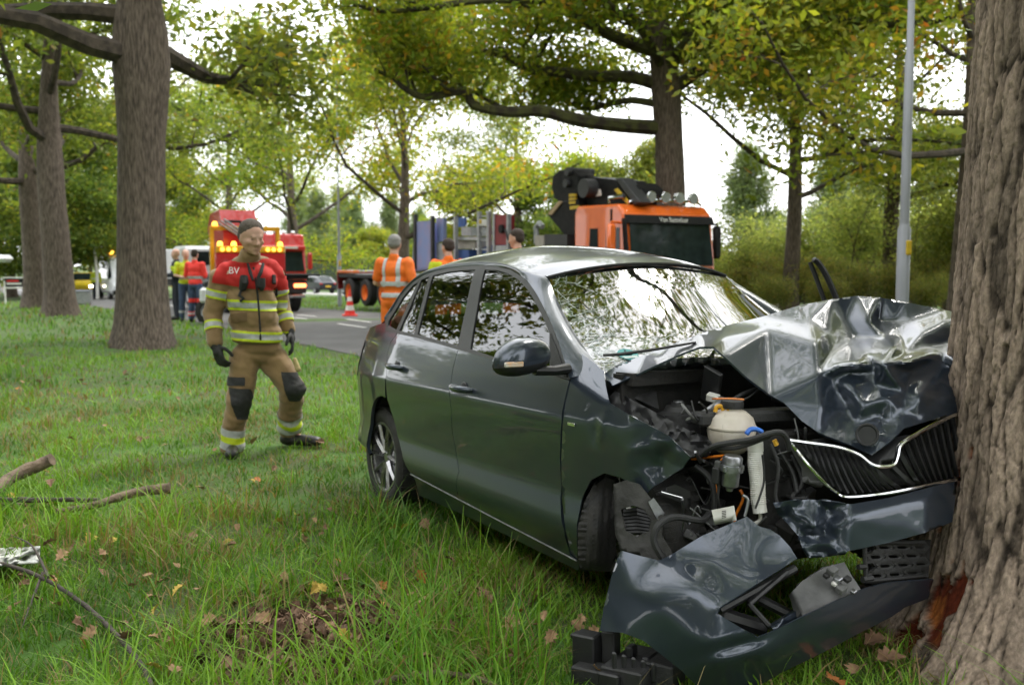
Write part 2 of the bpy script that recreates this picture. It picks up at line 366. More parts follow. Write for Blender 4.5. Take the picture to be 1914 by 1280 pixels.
# far verge
fu = RNG.uniform(-10, 60, 14000); fn = RNG.uniform(12.45, 22, 14000); fx = U[0] * fu + N[0] * fn; fy = U[1] * fu + N[1] * fn
parts.append(blades(fx, fy, RNG.uniform(.08, .22, 14000), np.full(14000, .014), grass_cols(fx, fy, .1), .5, 2))
off = 0; Vs = []; Fs = []; Cs = []
for v, f, c in parts: Vs.append(v); Fs.append(f + off); Cs.append(c); off += len(v)
m_grass = leafmat('grass_blades', (1, 1, 1), .3, .5)
tag(bigmesh('grass', np.concatenate(Vs), np.concatenate(Fs), m_grass, smooth=True, col=np.concatenate(Cs)), 'long green grass with dry stalks covering the verge', 'grass', kind='stuff')
# ================================================================== trees
m_bark = mat('oak_bark', (.165, .128, .10), .95, alt=(.055, .041, .032), scale=16, bump=1.0, bscale=22, stretch=(2.2, 2.2, .32), detail=7, lo=.36, hi=.62)
m_limb = mat('limb_bark', (.085, .066, .05), .95, alt=(.04, .031, .024), scale=6, bump=.7, bscale=18, lo=.38, hi=.6)  # colour kept darker than trunk bark so limbs read as silhouettes
m_moss = mat('mossy_bark', (.075, .078, .024), .95, alt=(.036, .028, .02), scale=3.5, bump=.8, bscale=20, lo=.4, hi=.6)
m_leaf = leafmat('oak_leaves', (1.04, .96, 1.0), .62)
m_leafd = leafmat('darker_leaves', (.95, .94, .95), .56)  # slightly darker leaf tint than the oak leaves
m_leafp = leafmat('pale_leaves', (1.0, 1.05, 1.0), .4)
PAL_Y = [((.16, .25, .04), 5), ((.27, .33, .045), 4.5), ((.40, .37, .05), 2.0), ((.10, .17, .03), 2.5), ((.46, .19, .04), .35)]
PAL_G = [((.135, .195, .045), 5), ((.225, .275, .06), 4), ((.08, .13, .035), 3), ((.34, .33, .06), 1.3), ((.44, .20, .05), .15)]
PAL_P = [((.17, .21, .10), 4), ((.22, .25, .12), 3), ((.12, .17, .08), 3)]  # muted pale leaf colours, standing in for haze on the distant trees
def leaves(centres, rad, per, size, pal, rng, flat=.7, droop=0.0):
    C = np.asarray(centres); n = len(C) * per
    P = np.repeat(C, per, axis=0) + rng.normal(0, 1, (n, 3)) * rad * np.array([1, 1, flat])
    if droop: P[:, 2] -= np.abs(rng.normal(0, droop, n))
    cid = np.repeat(np.arange(len(C)), per)
    nrm = rng.normal(0, 1, (n, 3)); nrm[:, 2] += .9; nrm /= np.linalg.norm(nrm, axis=1)[:, None]
    t = np.cross(nrm, rng.normal(0, 1, (n, 3))); t /= np.linalg.norm(t, axis=1)[:, None]; b = np.cross(nrm, t)
    s = size * rng.uniform(.65, 1.3, n)[:, None]; w_ = s * rng.uniform(.36, .55, n)[:, None]
    fold = nrm * s * rng.uniform(-.25, .25, n)[:, None]
    V = np.stack([P - t * s, P + b * w_ + fold + t * s * .15, P + t * s, P - b * w_ + fold + t * s * .15], 1).reshape(-1, 3)
    cols = np.array([c for c, _ in pal]); pr = np.array([p for _, p in pal]); pr = pr / pr.sum()
    cc = cols[rng.choice(len(pal), len(C), p=pr)][cid]; lc = cols[rng.choice(len(pal), n, p=pr)]
    c = (.55 * cc + .45 * lc) * rng.uniform(.75, 1.2, n)[:, None]
    return V, np.arange(n * 4).reshape(-1, 4), np.repeat(c, 4, axis=0)
def limb_path(rng, p, d, L, n=7, wig=.18, rise=.0):
    p = np.array(p, float); d = np.array(d, float) / np.linalg.norm(d); out = [p]; st = L / n
    for i in range(n):
        d = d + rng.normal(0, wig, 3) + np.array([0, 0, rise]); d[2] = max(d[2], -.12); d /= np.linalg.norm(d); p = p + d * st; out.append(p)
    return out
def grow(rng, limbs, sub=5, subL=.38, twig=True, cl_step=.6, kmin=5):
    """limbs: [(path, r0)] -> branch MB and leaf cluster centres"""
    mb = MB(); cl = []
    for path, r0 in limbs:
        P = np.array(path); n = len(P); mb.tube(P, [r0 * (1 - .8 * i / (n - 1)) for i in range(n)], 7)
        L = np.linalg.norm(np.diff(P, axis=0), axis=1).sum()
        for k in range(sub):
            t = .36 + .64 * (k + rng.random() * .8) / sub; t = min(t, .99); q = t * (n - 1); i = int(q); f = q - i
            p = P[i] * (1 - f) + P[min(i + 1, n - 1)] * f; d = P[min(i + 1, n - 1)] - P[i]; d /= np.linalg.norm(d) + 1e-9
            sd_ = rng.normal(0, 1, 3); sd_[2] = sd_[2] * .45 + .15; sd_ /= np.linalg.norm(sd_); d2 = d * .65 + sd_
            l2 = L * subL * rng.uniform(.6, 1.25) * (1.15 - .5 * t); sp = limb_path(rng, p, d2, l2, 5, .22, .02)
            r2 = max(.012, r0 * (1 - .8 * t) * .55); mb.tube(sp, [r2 * (1 - .85 * j / 5) for j in range(6)], kmin)
            S = resample(sp, cl_step); cl += list(S[1:])
            if twig:
                for j in (2, 3, 4):
                    s3 = rng.normal(0, 1, 3); s3[2] *= .5; tp = limb_path(rng, sp[j], s3 + .5 * (np.array(sp[j]) - sp[j - 1]), l2 * .42, 3, .25)
                    mb.tube(tp, [r2 * .4, r2 * .3, r2 * .2, r2 * .08], 4, caps=False); cl += [tp[2], tp[3]]
        cl += [P[-1]]
    return mb, cl
def trunk_mesh(path, rads, k, seed, flare, fh, rough=.03, name='trunk', m=None, parent=None):
    P = np.array(path); n = len(P); ang = np.arange(k) * 2 * np.pi / k; V = []
    z0 = P[0, 2]
    for i in range(n):
        r = rads[i] + flare * math.exp(-(P[i, 2] - z0) / fh) * (1 + .25 * np.sin(ang * 5 + seed) * 1.0)
        r = r * (1 + rough * 2 * (fbm(ang * 2.5 + seed, np.full(k, P[i, 2] * 1.1), 3, seed) - .5)) + .014 * (np.abs(np.sin(ang * k / 5.3 + 1.8 * vnoise(ang * 4, np.full(k, P[i, 2] * 4), seed))) - .5)
        V.append(np.stack([P[i, 0] + r * np.cos(ang), P[i, 1] + r * np.sin(ang), np.full(k, P[i, 2])], 1))
    V = np.concatenate(V); f = [(i * k + j, i * k + (j + 1) % k, (i + 1) * k + (j + 1) % k, (i + 1) * k + j) for i in range(n - 1) for j in range(k)]
    return mesh(name, V, f, m or m_bark, parent, smooth=True)
def tree_auto(name, loc, r, h0, H, spread, label, pal, seed, group=None, nl=11, leafn=40, lsize=.105, lm=None, lean=(0, 0), sub=6, trunk_h=None, rise=.03, el=(.05, .75), droop=0.0, crad=.56, k=20, bm_=None, burl=0.0):
    rng = np.random.default_rng(seed); root = empty(name, (loc[0], loc[1], 0), rng.uniform(0, 6), label, 'tree', group)
    top = H * .82; zs = np.concatenate([np.linspace(-.1, 1.2, 6), np.linspace(1.8, top, 14)])
    path = [np.array([lean[0] * z + .06 * math.sin(z * .8 + seed), lean[1] * z + .06 * math.cos(z * .7 + seed), z]) for z in zs]
    rads = [r * (1 - .14 * min(z / h0, 1) - .72 * max(0, (z - h0) / (top - h0 + .01)) ** .9) for z in zs]
    rads = [max(.03, q) * (1 + burl * math.exp(-((z - 4.9) / .75) ** 2) + (burl * .6 if z > 4.9 else 0)) for q, z in zip(rads, zs)]
    trunk_mesh(path, rads, k, seed, r * .45, .45, .05, 'trunk', bm_ or m_bark, root)
    limbs = []
    for i in range(nl):
        t = (i + .3 * rng.random()) / nl; z = h0 + (top - h0) * t ** 1.15; az = i * 2.4 + rng.normal(0, .3)
        e = el[0] + (el[1] - el[0]) * t + rng.normal(0, .1); Ld = spread * (1 - .45 * t) * rng.uniform(.75, 1.15)
        zi = np.interp(z, zs, np.arange(len(zs))); i0 = int(zi); p = path[i0] * (1 - zi + i0) + path[min(i0 + 1, len(path) - 1)] * (zi - i0)
        rr = np.interp(z, zs, rads) * .45
        limbs.append((limb_path(rng, p, (math.cos(az) * math.cos(e), math.sin(az) * math.cos(e), math.sin(e)), Ld, 7, .16, rise), max(.03, rr)))
    mb, cl = grow(rng, limbs, sub)
    mb.build('branches', bm_ or m_limb, root, smooth=True)
    cl = [q for q in cl if q[2] > h0 - .9]; v, f, c = leaves(cl, crad, leafn, lsize, pal, rng, droop=droop); bigmesh('crown', v, f, lm or m_leaf, root, col=c)
    return root
# ---- the struck oak: thick furrowed bark modelled plate by plate as relief
def struck_oak():
    root = empty('oak_tree', (2.11, 3.75, 0), 0, 'thick furrowed oak trunk the car has hit, bark torn red', 'tree')
    K = 440; dz = .0105; Z = np.concatenate([np.arange(-.12, 2.9, dz), np.arange(2.9, 7.5, .06)]); A = np.linspace(0, 2 * np.pi, K, endpoint=False)
    a, z = np.meshgrid(A, Z); r = .408 - .026 * (z - 1.2) + .33 * np.exp(-np.clip(z, -.12, 9) / .30) * (1 + .22 * np.sin(a * 5 + 1.0) + .12 * np.sin(a * 3 + .4))
    u = a * .43                                                            # arc length
    per = 2 * np.pi * .43
    w1 = .016 * (fbm(a * 7 / 6.2832 * 6, z * 3.2, 3, 4) - .5) * 2 + .03 * (vnoise(np.cos(a) * 3, z * 1.1 + np.sin(a) * 3, 6) - .5)
    def cells(ncol, ch2, sx, sz, sd):
        gx = (u + w1) / (per / ncol) + .5 * (fbm(np.cos(a) * 2.5 + 3, z * 2.4 + np.sin(a) * 2.5, 3, sd) - .5); gz = z / ch2 + 1.7 * vnoise(gx * .6, z * 1.5, sd + 1)
        best = np.full(a.shape, 9.); sec = np.full(a.shape, 9.); ident = np.zeros(a.shape); ix, iz = np.floor(gx).astype(int), np.floor(gz).astype(int)
        for di in (-1, 0, 1):
            for dj in (-1, 0, 1):
                cx_, cz_ = ix + di, iz + dj; mx_ = np.mod(cx_, ncol); ox = cx_ + .15 + .7 * _h(mx_, cz_ & 1023, sd); oz = cz_ + .05 + .9 * _h(mx_, cz_ & 1023, sd + 2)
                d_ = np.abs(gx - ox) * sx + np.abs(gz - oz) * sz; k = d_ < best; sec = np.where(k, best, np.minimum(sec, d_)); ident = np.where(k, _h(mx_, cz_ & 1023, sd + 3), ident); best = np.minimum(best, d_)
        return sec - best, ident
    q1, ident = cells(34, .27, 1.3, .36, 1); q2, id2 = cells(66, .10, 1.15, .6, 30)
    e = np.clip((q1 - .03) / .20, 0, 1); e = e ** .6; e2 = np.clip(q2 / .07, 0, 1)
    fine = fbm(u * 70, z * 30, 4, 14); flake = fbm(u * 26, z * 8, 3, 19)
    q3, id3 = cells(90, .05, 1.0, .9, 60); e3 = np.clip(q3 / .10, 0, 1)
    hgt = .013 * e * (.7 + .6 * ident) + .006 * (e2 * (.4 + 1.2 * id2) - .5) * e + .003 * (e3 * (.4 + id3) - .5) + .006 * (flake - .5) + .007 * (fine - .5)
    # bark torn away by the impact
    def patch(a0, z0, ra, rz, s): return np.clip(1.25 - np.hypot((np.mod(a - a0 + np.pi, 2 * np.pi) - np.pi) / ra, (z - z0) / rz) + 2.6 * (fbm(u * 30, z * 14, 4, s) - .5), 0, 1)
    wound = np.maximum.reduce([patch(3.52, .30, .10, .07, 40), patch(3.42, .20, .11, .09, 43), patch(3.30, .06, .09, .09, 41), patch(3.30, .72, .025, .05, 42), patch(3.22, .60, .02, .05, 44), patch(3.17, .50, .02, .05, 45), patch(3.22, -.02, .14, .05, 47), patch(3.42, .80, .015, .02, 48)])
    wound = np.clip(wound * 4, 0, 1)
    hgt = hgt * (1 - wound) - wound * (.012 + .02 * (fbm(u * 30, z * 12, 3, 50) - .3))
    r = r + hgt; lean = .012 * z
    V = np.stack([r * np.cos(a) + lean, r * np.sin(a), z], 2).reshape(-1, 3)
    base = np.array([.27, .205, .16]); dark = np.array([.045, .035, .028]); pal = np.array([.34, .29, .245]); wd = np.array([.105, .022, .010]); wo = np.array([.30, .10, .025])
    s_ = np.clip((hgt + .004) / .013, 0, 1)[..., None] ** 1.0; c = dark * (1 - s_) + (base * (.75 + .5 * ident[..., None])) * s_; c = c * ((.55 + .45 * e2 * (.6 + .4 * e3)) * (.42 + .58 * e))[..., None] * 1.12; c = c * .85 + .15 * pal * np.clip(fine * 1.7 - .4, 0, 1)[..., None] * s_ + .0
    wf = np.clip((fbm(u * 26, z * 10, 4, 51) - .47) * 6, 0, 1)[..., None]; c = c * (1 - wound[..., None]) + (wd * (1 - wf) + wo * wf) * wound[..., None]
    nz_, k = a.shape; q = np.arange((nz_ - 1) * K); i0 = q // K; j0 = q % K
    Fq = np.stack([i0 * K + j0, i0 * K + (j0 + 1) % K, (i0 + 1) * K + (j0 + 1) % K, (i0 + 1) * K + j0], 1)
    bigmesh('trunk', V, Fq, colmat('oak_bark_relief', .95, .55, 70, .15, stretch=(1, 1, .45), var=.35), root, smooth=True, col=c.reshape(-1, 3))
    rng = np.random.default_rng(5); limbs = []
    for i in range(20):
        az = i * 2.4 + .5; z0 = 4.2 + .18 * i; e_ = .08 + .04 * i + rng.normal(0, .06)
        limbs.append((limb_path(rng, (0.05, 0, z0), (math.cos(az) * math.cos(e_), math.sin(az) * math.cos(e_), math.sin(e_)), rng.uniform(5.5, 8.5), 8, .13, .02), .12))
    for i in range(4):  # extra unseen limbs added to break up the windscreen's reflection
        az = .75 + .28 * i; limbs.append((limb_path(rng, (0.05, 0, 4.5 + .3 * (i % 4)), (math.cos(az), math.sin(az), .14 + .06 * (i % 3)), rng.uniform(5.5, 7), 9, .10, .01), .12))
    mb, cl = grow(rng, limbs, 6); mb.build('branches', m_moss, root, smooth=True); cl = [q for q in cl if not (q[1] + 3.75 > .5 and abs(q[0] + 2.11) < .62 * (q[1] + 3.75) and q[0] + 2.11 < .28 * (q[1] + 3.75) and q[2] - 1.5 < .36 * (q[1] + 3.75))]
    v, f, c = leaves(cl, .52, 58, .068, PAL_Y, rng); bigmesh('crown', v, f, m_leaf, root, col=c)
struck_oak()
# ---- near row, left
def row_tree(px, py, rad, label, seed, h0, H, spread, pal, lm, **kw):
    g = G(px, py); return tree_auto('oak_tree', (g[0], g[1]), rad, h0, H, spread, label, pal, seed, None, lm=lm, **kw)
row_tree(275, 648, .43, 'stout oak trunk on the verge right behind the firefighter', 21, 5.0, 12, 6.5, PAL_G, m_leafd, k=64, nl=12, burl=.30)
row_tree(108, 586, .41, 'smooth grey oak trunk second in the verge row past the firefighter', 22, 4.6, 12, 6.5, PAL_G, m_leafd, k=40)
row_tree(62, 566, .37, 'dark oak trunk furthest along the verge row', 23, 4.6, 12, 6.5, PAL_G, m_leafd)
# ---- the big spreading oak behind the orange truck, limbs traced
def spreading_oak():
    D = 25.6; b = WY(1250, 490, D); root = empty('oak_tree', (b[0], b[1], 0), 0, 'big spreading oak with mossy limbs rising behind the orange truck', 'tree')
    rng = np.random.default_rng(31); o = np.array([b[0], b[1], 0])
    def T(px, py, dy=0.0): return WY(px, py, D + dy) - o
    path = [T(1250, 520) * [1, 1, 0] + [0, 0, -.1]] + [T(x, y) for x, y in ((1252, 420), (1252, 330), (1250, 250), (1246, 180), (1240, 110), (1232, 60), (1226, 0), (1222, -90), (1215, -200), (1210, -300))]
    path = resample(path, .35); zz = path[:, 2]; rads = np.interp(zz, [0, 1.5, 3, 4.5, 6, 7.5, 9, 12.5], [.46, .42, .38, .34, .36, .28, .22, .08])
    trunk_mesh(path, rads, 36, 31, .25, .5, .05, 'trunk', m_bark, root)
    tr = [([(1240, 240), (1160, 235), (1080, 225), (1010, 208), (950, 210), (885, 197), (868, 170), (800, 182), (762, 170), (735, 148), (700, 130)], .17, -1.2),
          ([(1235, 160), (1180, 145), (1110, 143), (1040, 135), (985, 128), (945, 105), (905, 98), (870, 95), (810, 75), (765, 58), (720, 40)], .15, 1.0),
          ([(1240, 100), (1190, 85), (1130, 60), (1085, 30), (1050, 5), (980, 0), (890, 2), (800, 15), (720, 22), (660, 8)], .16, -2.0),
          ([(1250, 110), (1300, 95), (1350, 60), (1410, 28), (1470, 8), (1530, 32), (1600, 38), (1680, 48), (1750, 40), (1800, 25)], .17, -1.5),
          ([(1262, 165), (1310, 130), (1360, 105), (1420, 102), (1470, 75), (1540, 50), (1600, 20), (1660, -10)], .15, 1.2),
          ([(1240, 95), (1262, 60), (1290, 10), (1310, -60), (1340, -130)], .13, .5),
          ([(1230, 195), (1180, 188), (1140, 195), (1095, 205), (1060, 190), (1010, 185)], .09, 1.6),
          ([(1228, 40), (1180, -20), (1120, -70), (1060, -110)], .12, 1.5),
          ([(1222, -60), (1280, -120), (1360, -170), (1440, -190)], .10, -1), ([(1222, -80), (1140, -150), (1050, -200), (960, -220)], .10, -1),
          ([(1240, 130), (1200, 60), (1130, 0), (1080, -60)], .11, -4), ([(1245, 120), (1290, 70), (1380, -20), (1450, -60)], .11, -4),
          ([(1235, 60), (1150, 30), (1040, 60), (930, 40), (830, 60)], .10, 4), ([(1245, 80), (1340, 40), (1430, 60), (1540, 90), (1650, 110)], .09, 4)]
    limbs = []
    for pts, r0, dep in tr:
        n = len(pts); P = [T(x, y, dep * i / (n - 1) * (1 + .3 * rng.random())) for i, (x, y) in enumerate(pts)]
        limbs.append((catmull(P, 3), r0 * 1.2))
    mb, cl = grow(rng, limbs, 9, .30, cl_step=.5); mb.build('branches', m_moss, root, smooth=True); cl = [q + np.array([0, .25, .38]) for q in cl]
    v, f, c = leaves(cl, .56, 54, .10, PAL_Y, rng); bigmesh('crown', v, f, m_leaf, root, col=c)
spreading_oak()
def far_tree(px, n, rad, label, seed, **kw):
    a = (px - 957) / F; d = n / (a * N[0] + N[1]); kw.setdefault('pal', PAL_Y); kw.setdefault('lm', m_leaf)
    return tree_auto('oak_tree', (a * d, d), rad, kw.pop('h0', 4.0), kw.pop('H', 12), kw.pop('spread', 6.5), label, kw.pop('pal'), seed, None, **kw)
far_tree(756, 16.5, .28, 'slender forked oak on the far verge behind the man in orange', 41, h0=2.6, H=12, el=(.45, 1.0), nl=12, spread=7.5)
far_tree(548, 16.5, .33, 'oak standing just right of the red truck cab', 42, h0=3.0, H=13, el=(.3, .9), spread=8)
far_tree(432, 16.5, .36, 'oak with low fanning limbs behind the recovery crane', 43, h0=2.2, H=13, el=(.25, 1.0), nl=14, spread=9)
far_tree(1478, 22, .24, 'slim reddish trunked oak between the orange truck and lamp post', 44, h0=3.4, H=13, spread=7.5, pal=PAL_G, el=(.25, .9))
far_tree(1665, 27, .26, 'leafy oak rising above the thicket behind the lamp post', 46, h0=3.6, H=14, spread=8.0, pal=PAL_G, el=(.1, .9), nl=13)
far_tree(1800, 21, .26, 'oak with low boughs showing beside the struck trunk', 47, h0=4.0, H=13, spread=7.0, pal=PAL_Y, el=(.0, .8), nl=12)
far_tree(966, 30, .34, 'oak behind the blue panelled machine', 45, h0=3.0, H=14, spread=8, pal=PAL_G, el=(.2, .9))
# ---- the wood behind, copies of a few grown trees
bg = [tree_auto('woodland_tree', (0, 0), .25, 1.2, 11, 5.0, 'x', PAL_G, 61, None, leafn=42, lsize=.14, lm=m_leafd, crad=.55, nl=13),
      tree_auto('woodland_tree', (0, 0), .22, 1.0, 10, 4.6, 'x', PAL_Y, 62, None, leafn=42, lsize=.14, crad=.55, nl=13),
      tree_auto('pale_tree', (0, 0), .20, 1.2, 12, 4.2, 'x', PAL_P, 63, None, leafn=40, lsize=.13, lm=m_leafp, crad=.5, nl=14, droop=.5, el=(.5, 1.1))]
used = [False] * 3
def wood(k, x, y, s, rz, label, group):
    o = bg[k] if not used[k] else copy_tree(bg[k]); used[k] = True
    o.location = (x, y, float(bz(x, y))); o.scale = (s, s, s * 1.0); o.rotation_euler.z = rz; o['label'] = label; o['group'] = group; o['category'] = 'tree'
rng = np.random.default_rng(77)
for k, px, d, s in ((0, 20, 62, 1.25), (0, 130, 58, 1.05), (0, 215, 78, 1.2), (1, -60, 70, 1.3), (0, -140, 50, 1.2), (1, 300, 95, 1.3), (0, 350, 74, .95), (1, 170, 96, 1.2)):
    wood(k, (px - 957) / F * d, d, s, rng.uniform(0, 6), 'dense green tree in the wood at the end of the verge', 'trees closing the view past the verge row')
for k, px, d, s in ((2, 600, 120, 1.0), (2, 660, 130, .95), (1, 700, 125, .75), (2, 730, 140, 1.05), (2, 640, 150, 1.2), (1, 590, 135, .85), (2, 780, 120, .8), (1, 820, 110, .8), (2, 560, 140, 1.1)):
    wood(k, (px - 957) / F * d, d, s, rng.uniform(0, 6), 'pale distant tree above the clipped hedge', 'pale trees beyond the hedge')
for k, px, d, s in ((1, 880, 62, .75), (0, 1010, 58, .7), (1, 1090, 66, .95), (0, 1180, 60, .85)):
    wood(k, (px - 957) / F * d, d, s, rng.uniform(0, 6), 'leafy tree filling the gap behind the truck crane', 'trees behind the crane')
for k, px, d, s in ((2, 1400, 46, .62), (2, 1740, 44, .66), (2, 1620, 50, .6), (2, 1560, 60, .85)):
    wood(k, (px - 957) / F * d, d, s, rng.uniform(0, 6), 'pale drooping tree behind the roadside thicket', 'drooping trees behind the thicket')
# unseen trees to the side and behind the photographer, added for reflections and shading
for k, x, y, s in ((0, -13, 3.0, 1.0), (0, -17, 11, 1.1), (1, -11, -3, 1.0), (0, -19, 3, 1.2), (1, -6, -7, .95), (0, 3, -11, 1.1), (1, 10, -8, 1.0), (0, -24, 18, 1.2), (0, -32, 28, 1.2), (0, -24, 8, 1.3), (1, 11.5, 13.5, 1.0), (0, 19, 4, 1.0), (1, 22, 16, 1.2), (0, 15, 9, .9)):
    wood(k, x, y, s, rng.uniform(0, 6), 'unseen tree beside the verge, added to be mirrored in the windows', 'unseen trees around the verge')
# ---- thicket on the right
def shrub(loc, h, w_, label, seed, pal, group, lm):
    rng = np.random.default_rng(seed); root = empty('shrub', (loc[0], loc[1], 0), 0, label, 'shrub', group); limbs = []
    for i in range(9):
        az = rng.uniform(0, 6.28); limbs.append((limb_path(rng, (rng.normal(0, .3), rng.normal(0, .3), 0), (math.cos(az) * w_ / h, math.sin(az) * w_ / h, 1.6), h * rng.uniform(.7, 1.05), 6, .12), .03))
    mb, cl = grow(rng, limbs, 7, .33); mb.build('stem', m_bark, root, smooth=True)
    v, f, c = leaves(cl, .36, 15, .08, pal, rng); bigmesh('crown', v, f, lm, root, col=c); return root
PAL_O = [((.24, .28, .10), 4), ((.19, .24, .08), 4), ((.34, .27, .11), 3), ((.13, .18, .06), 3)]
PAL_S = [((.24, .32, .12), 5), ((.36, .43, .17), 4), ((.15, .22, .07), 3), ((.42, .42, .16), 1.5)]
sh_ = [shrub((0, 0), 4.6, 1.5, 'x', 91, PAL_S, 'x', m_leaf), shrub((0, 0), 3.6, 1.7, 'x', 92, PAL_O, 'x', m_leaf)]
su = [False, False]
SHL = {1360: 'slim green shrub right beside the orange truck cab', 1440: 'green shrub between the truck and the slim oak', 1540: 'green shrub just past the slim reddish oak trunk', 1620: 'tallest green shrub between slim oak and lamp post', 1690: 'green shrub directly behind the grey lamp post', 1750: 'green shrub between lamp post and struck oak', 1830: 'green shrub half hidden by the struck oak', 1400: 'olive shrub beside the truck mirror', 1500: 'olive shrub at the foot of the slim oak', 1600: 'olive shrub under the tallest green shrub', 1680: 'olive shrub at the foot of the grey lamp post', 1770: 'olive shrub close to the struck oak bark', 1880: 'olive shrub hidden behind the struck oak', 1330: 'olive shrub behind the truck cab', 1450: 'small olive bush before the slim oak', 1545: 'small olive bush behind the open car door frame', 1730: 'small olive bush above the crumpled bonnet'}
for k, px, d, s in ((0, 1360, 31, .6), (1, 1400, 30, .5), (0, 1440, 36, .7), (1, 1500, 30, .5), (0, 1540, 36, .8), (0, 1620, 33, 1.0), (1, 1600, 29, .45), (0, 1690, 36, .8), (1, 1680, 29, .45), (0, 1750, 30, .8), (1, 1770, 29, .5), (0, 1830, 30, 1.1), (1, 1880, 29, .6), (1, 1330, 36, .6), (1, 1450, 27, .33), (1, 1545, 27, .33), (1, 1730, 27, .33)):
    o = sh_[k] if not su[k] else copy_tree(sh_[k]); su[k] = True; o.location = ((px - 957) / F * d, d, float(bz(0, d))); o.scale = (s, s, s); o.rotation_euler.z = rng.uniform(0, 6)
    o['label'] = SHL[px]; o['group'] = ['green shrubs of the thicket', 'olive shrubs of the thicket'][k]; o['category'] = 'shrub'
# ---- clipped hedge far behind
def hedge():
    root = empty('hedge', (*UN(75, 37)[:2], 0), ROADYAW, 'long clipped dark hedge behind the parked cars', 'hedge')
    MB().box((0, 0, 1.4), (130, 1.6, 2.9)).build('hedge_body', mat('hedge_inside', (.03, .05, .02), .95, alt=(.02, .03, .012), scale=2), root)
    rng = np.random.default_rng(8); n = 5200; P = np.stack([rng.uniform(-65, 65, n), np.where(rng.random(n) < .6, 1, rng.uniform(-1, 1, n)) * .85 * rng.choice([-1, 1], n), rng.uniform(.05, 2.9, n)], 1)
    P[:n // 3, 2] = 2.9; P[:n // 3, 1] = rng.uniform(-.8, .8, n // 3)
    v, f, c = leaves(P, .1, 4, .13, PAL_G, rng); bigmesh('foliage', v, f, m_leafd, root, col=c)
hedge()
# ================================================================== the crashed hatchback
CARC = np.array([.589, 5.193, .068]); CYAW, CPIT = -1.073, .03
_cz, _sz, _cp, _sp = math.cos(CYAW), math.sin(CYAW), math.cos(CPIT), math.sin(CPIT)
CARM = np.array([[_cz, -_sz, 0], [_sz, _cz, 0], [0, 0, 1]]) @ np.array([[_cp, 0, -_sp], [0, 1, 0], [_sp, 0, _cp]])
car = empty('crashed_car', CARC, 0, 'dark grey hatchback wrecked against the oak, bonnet crumpled', 'car'); car.rotation_euler = (0, -CPIT, CYAW)
def wc(p): return CARM.T @ (np.asarray(p) - CARC)
def CW(px, py, d): return wc(W(px, py, d))                      # car-frame point seen at a pixel, depth d
_co = wc(CP)
def cplane(px, py, y):                                          # on the car-frame plane y = const
    r = CARM.T @ ray(px, py); return _co + r * ((y - _co[1]) / r[1])
# colours
m_paint = mat('grey_metallic_paint', (.036, .048, .068), .28, .52, .8, alt=(.033, .044, .063), scale=300, detail=1)
m_black = mat('black_plastic', (.012, .012, .013), .45, alt=(.018, .018, .019), scale=30, rvar=.12)
m_black2 = mat('worn_black_plastic', (.022, .022, .023), .6, alt=(.012, .012, .012), scale=18, bump=.15, bscale=120)
m_trim = mat('grey_window_trim', (.030, .030, .032), .4, alt=(.026, .026, .027), scale=40)
m_dark = mat('dark_underbody', (.010, .010, .010), .8, alt=(.018, .016, .014), scale=12, bump=.3)
m_rub = mat('tyre_rubber', (.016, .016, .016), .75, alt=(.030, .028, .025), scale=25, bump=.2, bscale=90)
m_alu = mat('alloy_rim', (.42, .42, .43), .3, .9, alt=(.34, .33, .33), scale=40, rvar=.1)
m_chr = mat('chrome', (.75, .76, .78), .12, 1.0, alt=(.6, .6, .6), scale=20, rvar=.06)
m_cloth = mat('dark_seat_cloth', (.025, .026, .028), .95, alt=(.018, .018, .019), scale=120)
m_white = mat('white_plastic', (.72, .71, .68), .45, alt=(.6, .58, .53), scale=14)
m_cream = mat('milky_plastic', (.62, .57, .50), .35, alt=(.46, .40, .33), scale=9, lo=.3, hi=.7)
m_grey = mat('dusty_grey_plastic', (.13, .13, .13), .65, alt=(.06, .06, .06), scale=7, bump=.2)
m_steel = mat('bare_steel', (.35, .36, .38), .35, .9, alt=(.22, .22, .23), scale=25, rvar=.1)
m_red = mat('red_lamp_lens', (.35, .012, .01), .15, coat=1.0, alt=(.25, .01, .008), scale=60)
m_amber = mat('amber_lens', (.75, .22, .02), .2, alt=(.6, .16, .02), scale=30)
def glassmat(name, tint, ior=1.5, rough=0.0, base=0.0):
    m = bpy.data.materials.new(name); m.use_nodes = True; t = m.node_tree; t.nodes.remove(t.nodes['Principled BSDF']); Lk = t.links.new
    out = t.nodes['Material Output']; tr = t.nodes.new('ShaderNodeBsdfTransparent'); gl = t.nodes.new('ShaderNodeBsdfGlossy'); fr = t.nodes.new('ShaderNodeFresnel'); mx = t.nodes.new('ShaderNodeMixShader')
    nz = t.nodes.new('ShaderNodeTexNoise'); nz.inputs['Scale'].default_value = 3; cr = t.nodes.new('ShaderNodeValToRGB')
    cr.color_ramp.elements[0].color = (*[c * .9 for c in tint], 1); cr.color_ramp.elements[1].color = (*tint, 1); Lk(nz.outputs['Fac'], cr.inputs[0]); Lk(cr.outputs[0], tr.inputs[0])
    fr.inputs['IOR'].default_value = ior; gl.inputs['Roughness'].default_value = rough; gl.inputs['Color'].default_value = (1, 1, 1, 1)
    ad = t.nodes.new('ShaderNodeMath'); ad.operation = 'ADD'; ad.use_clamp = True; ad.inputs[1].default_value = base
    Lk(fr.outputs[0], ad.inputs[0]); Lk(ad.outputs[0], mx.inputs[0]); Lk(tr.outputs[0], mx.inputs[1]); Lk(gl.outputs[0], mx.inputs[2]); Lk(mx.outputs[0], out.inputs['Surface'])
    return m
m_glass = glassmat('tinted_side_glass', (.22, .27, .25), 1.8)
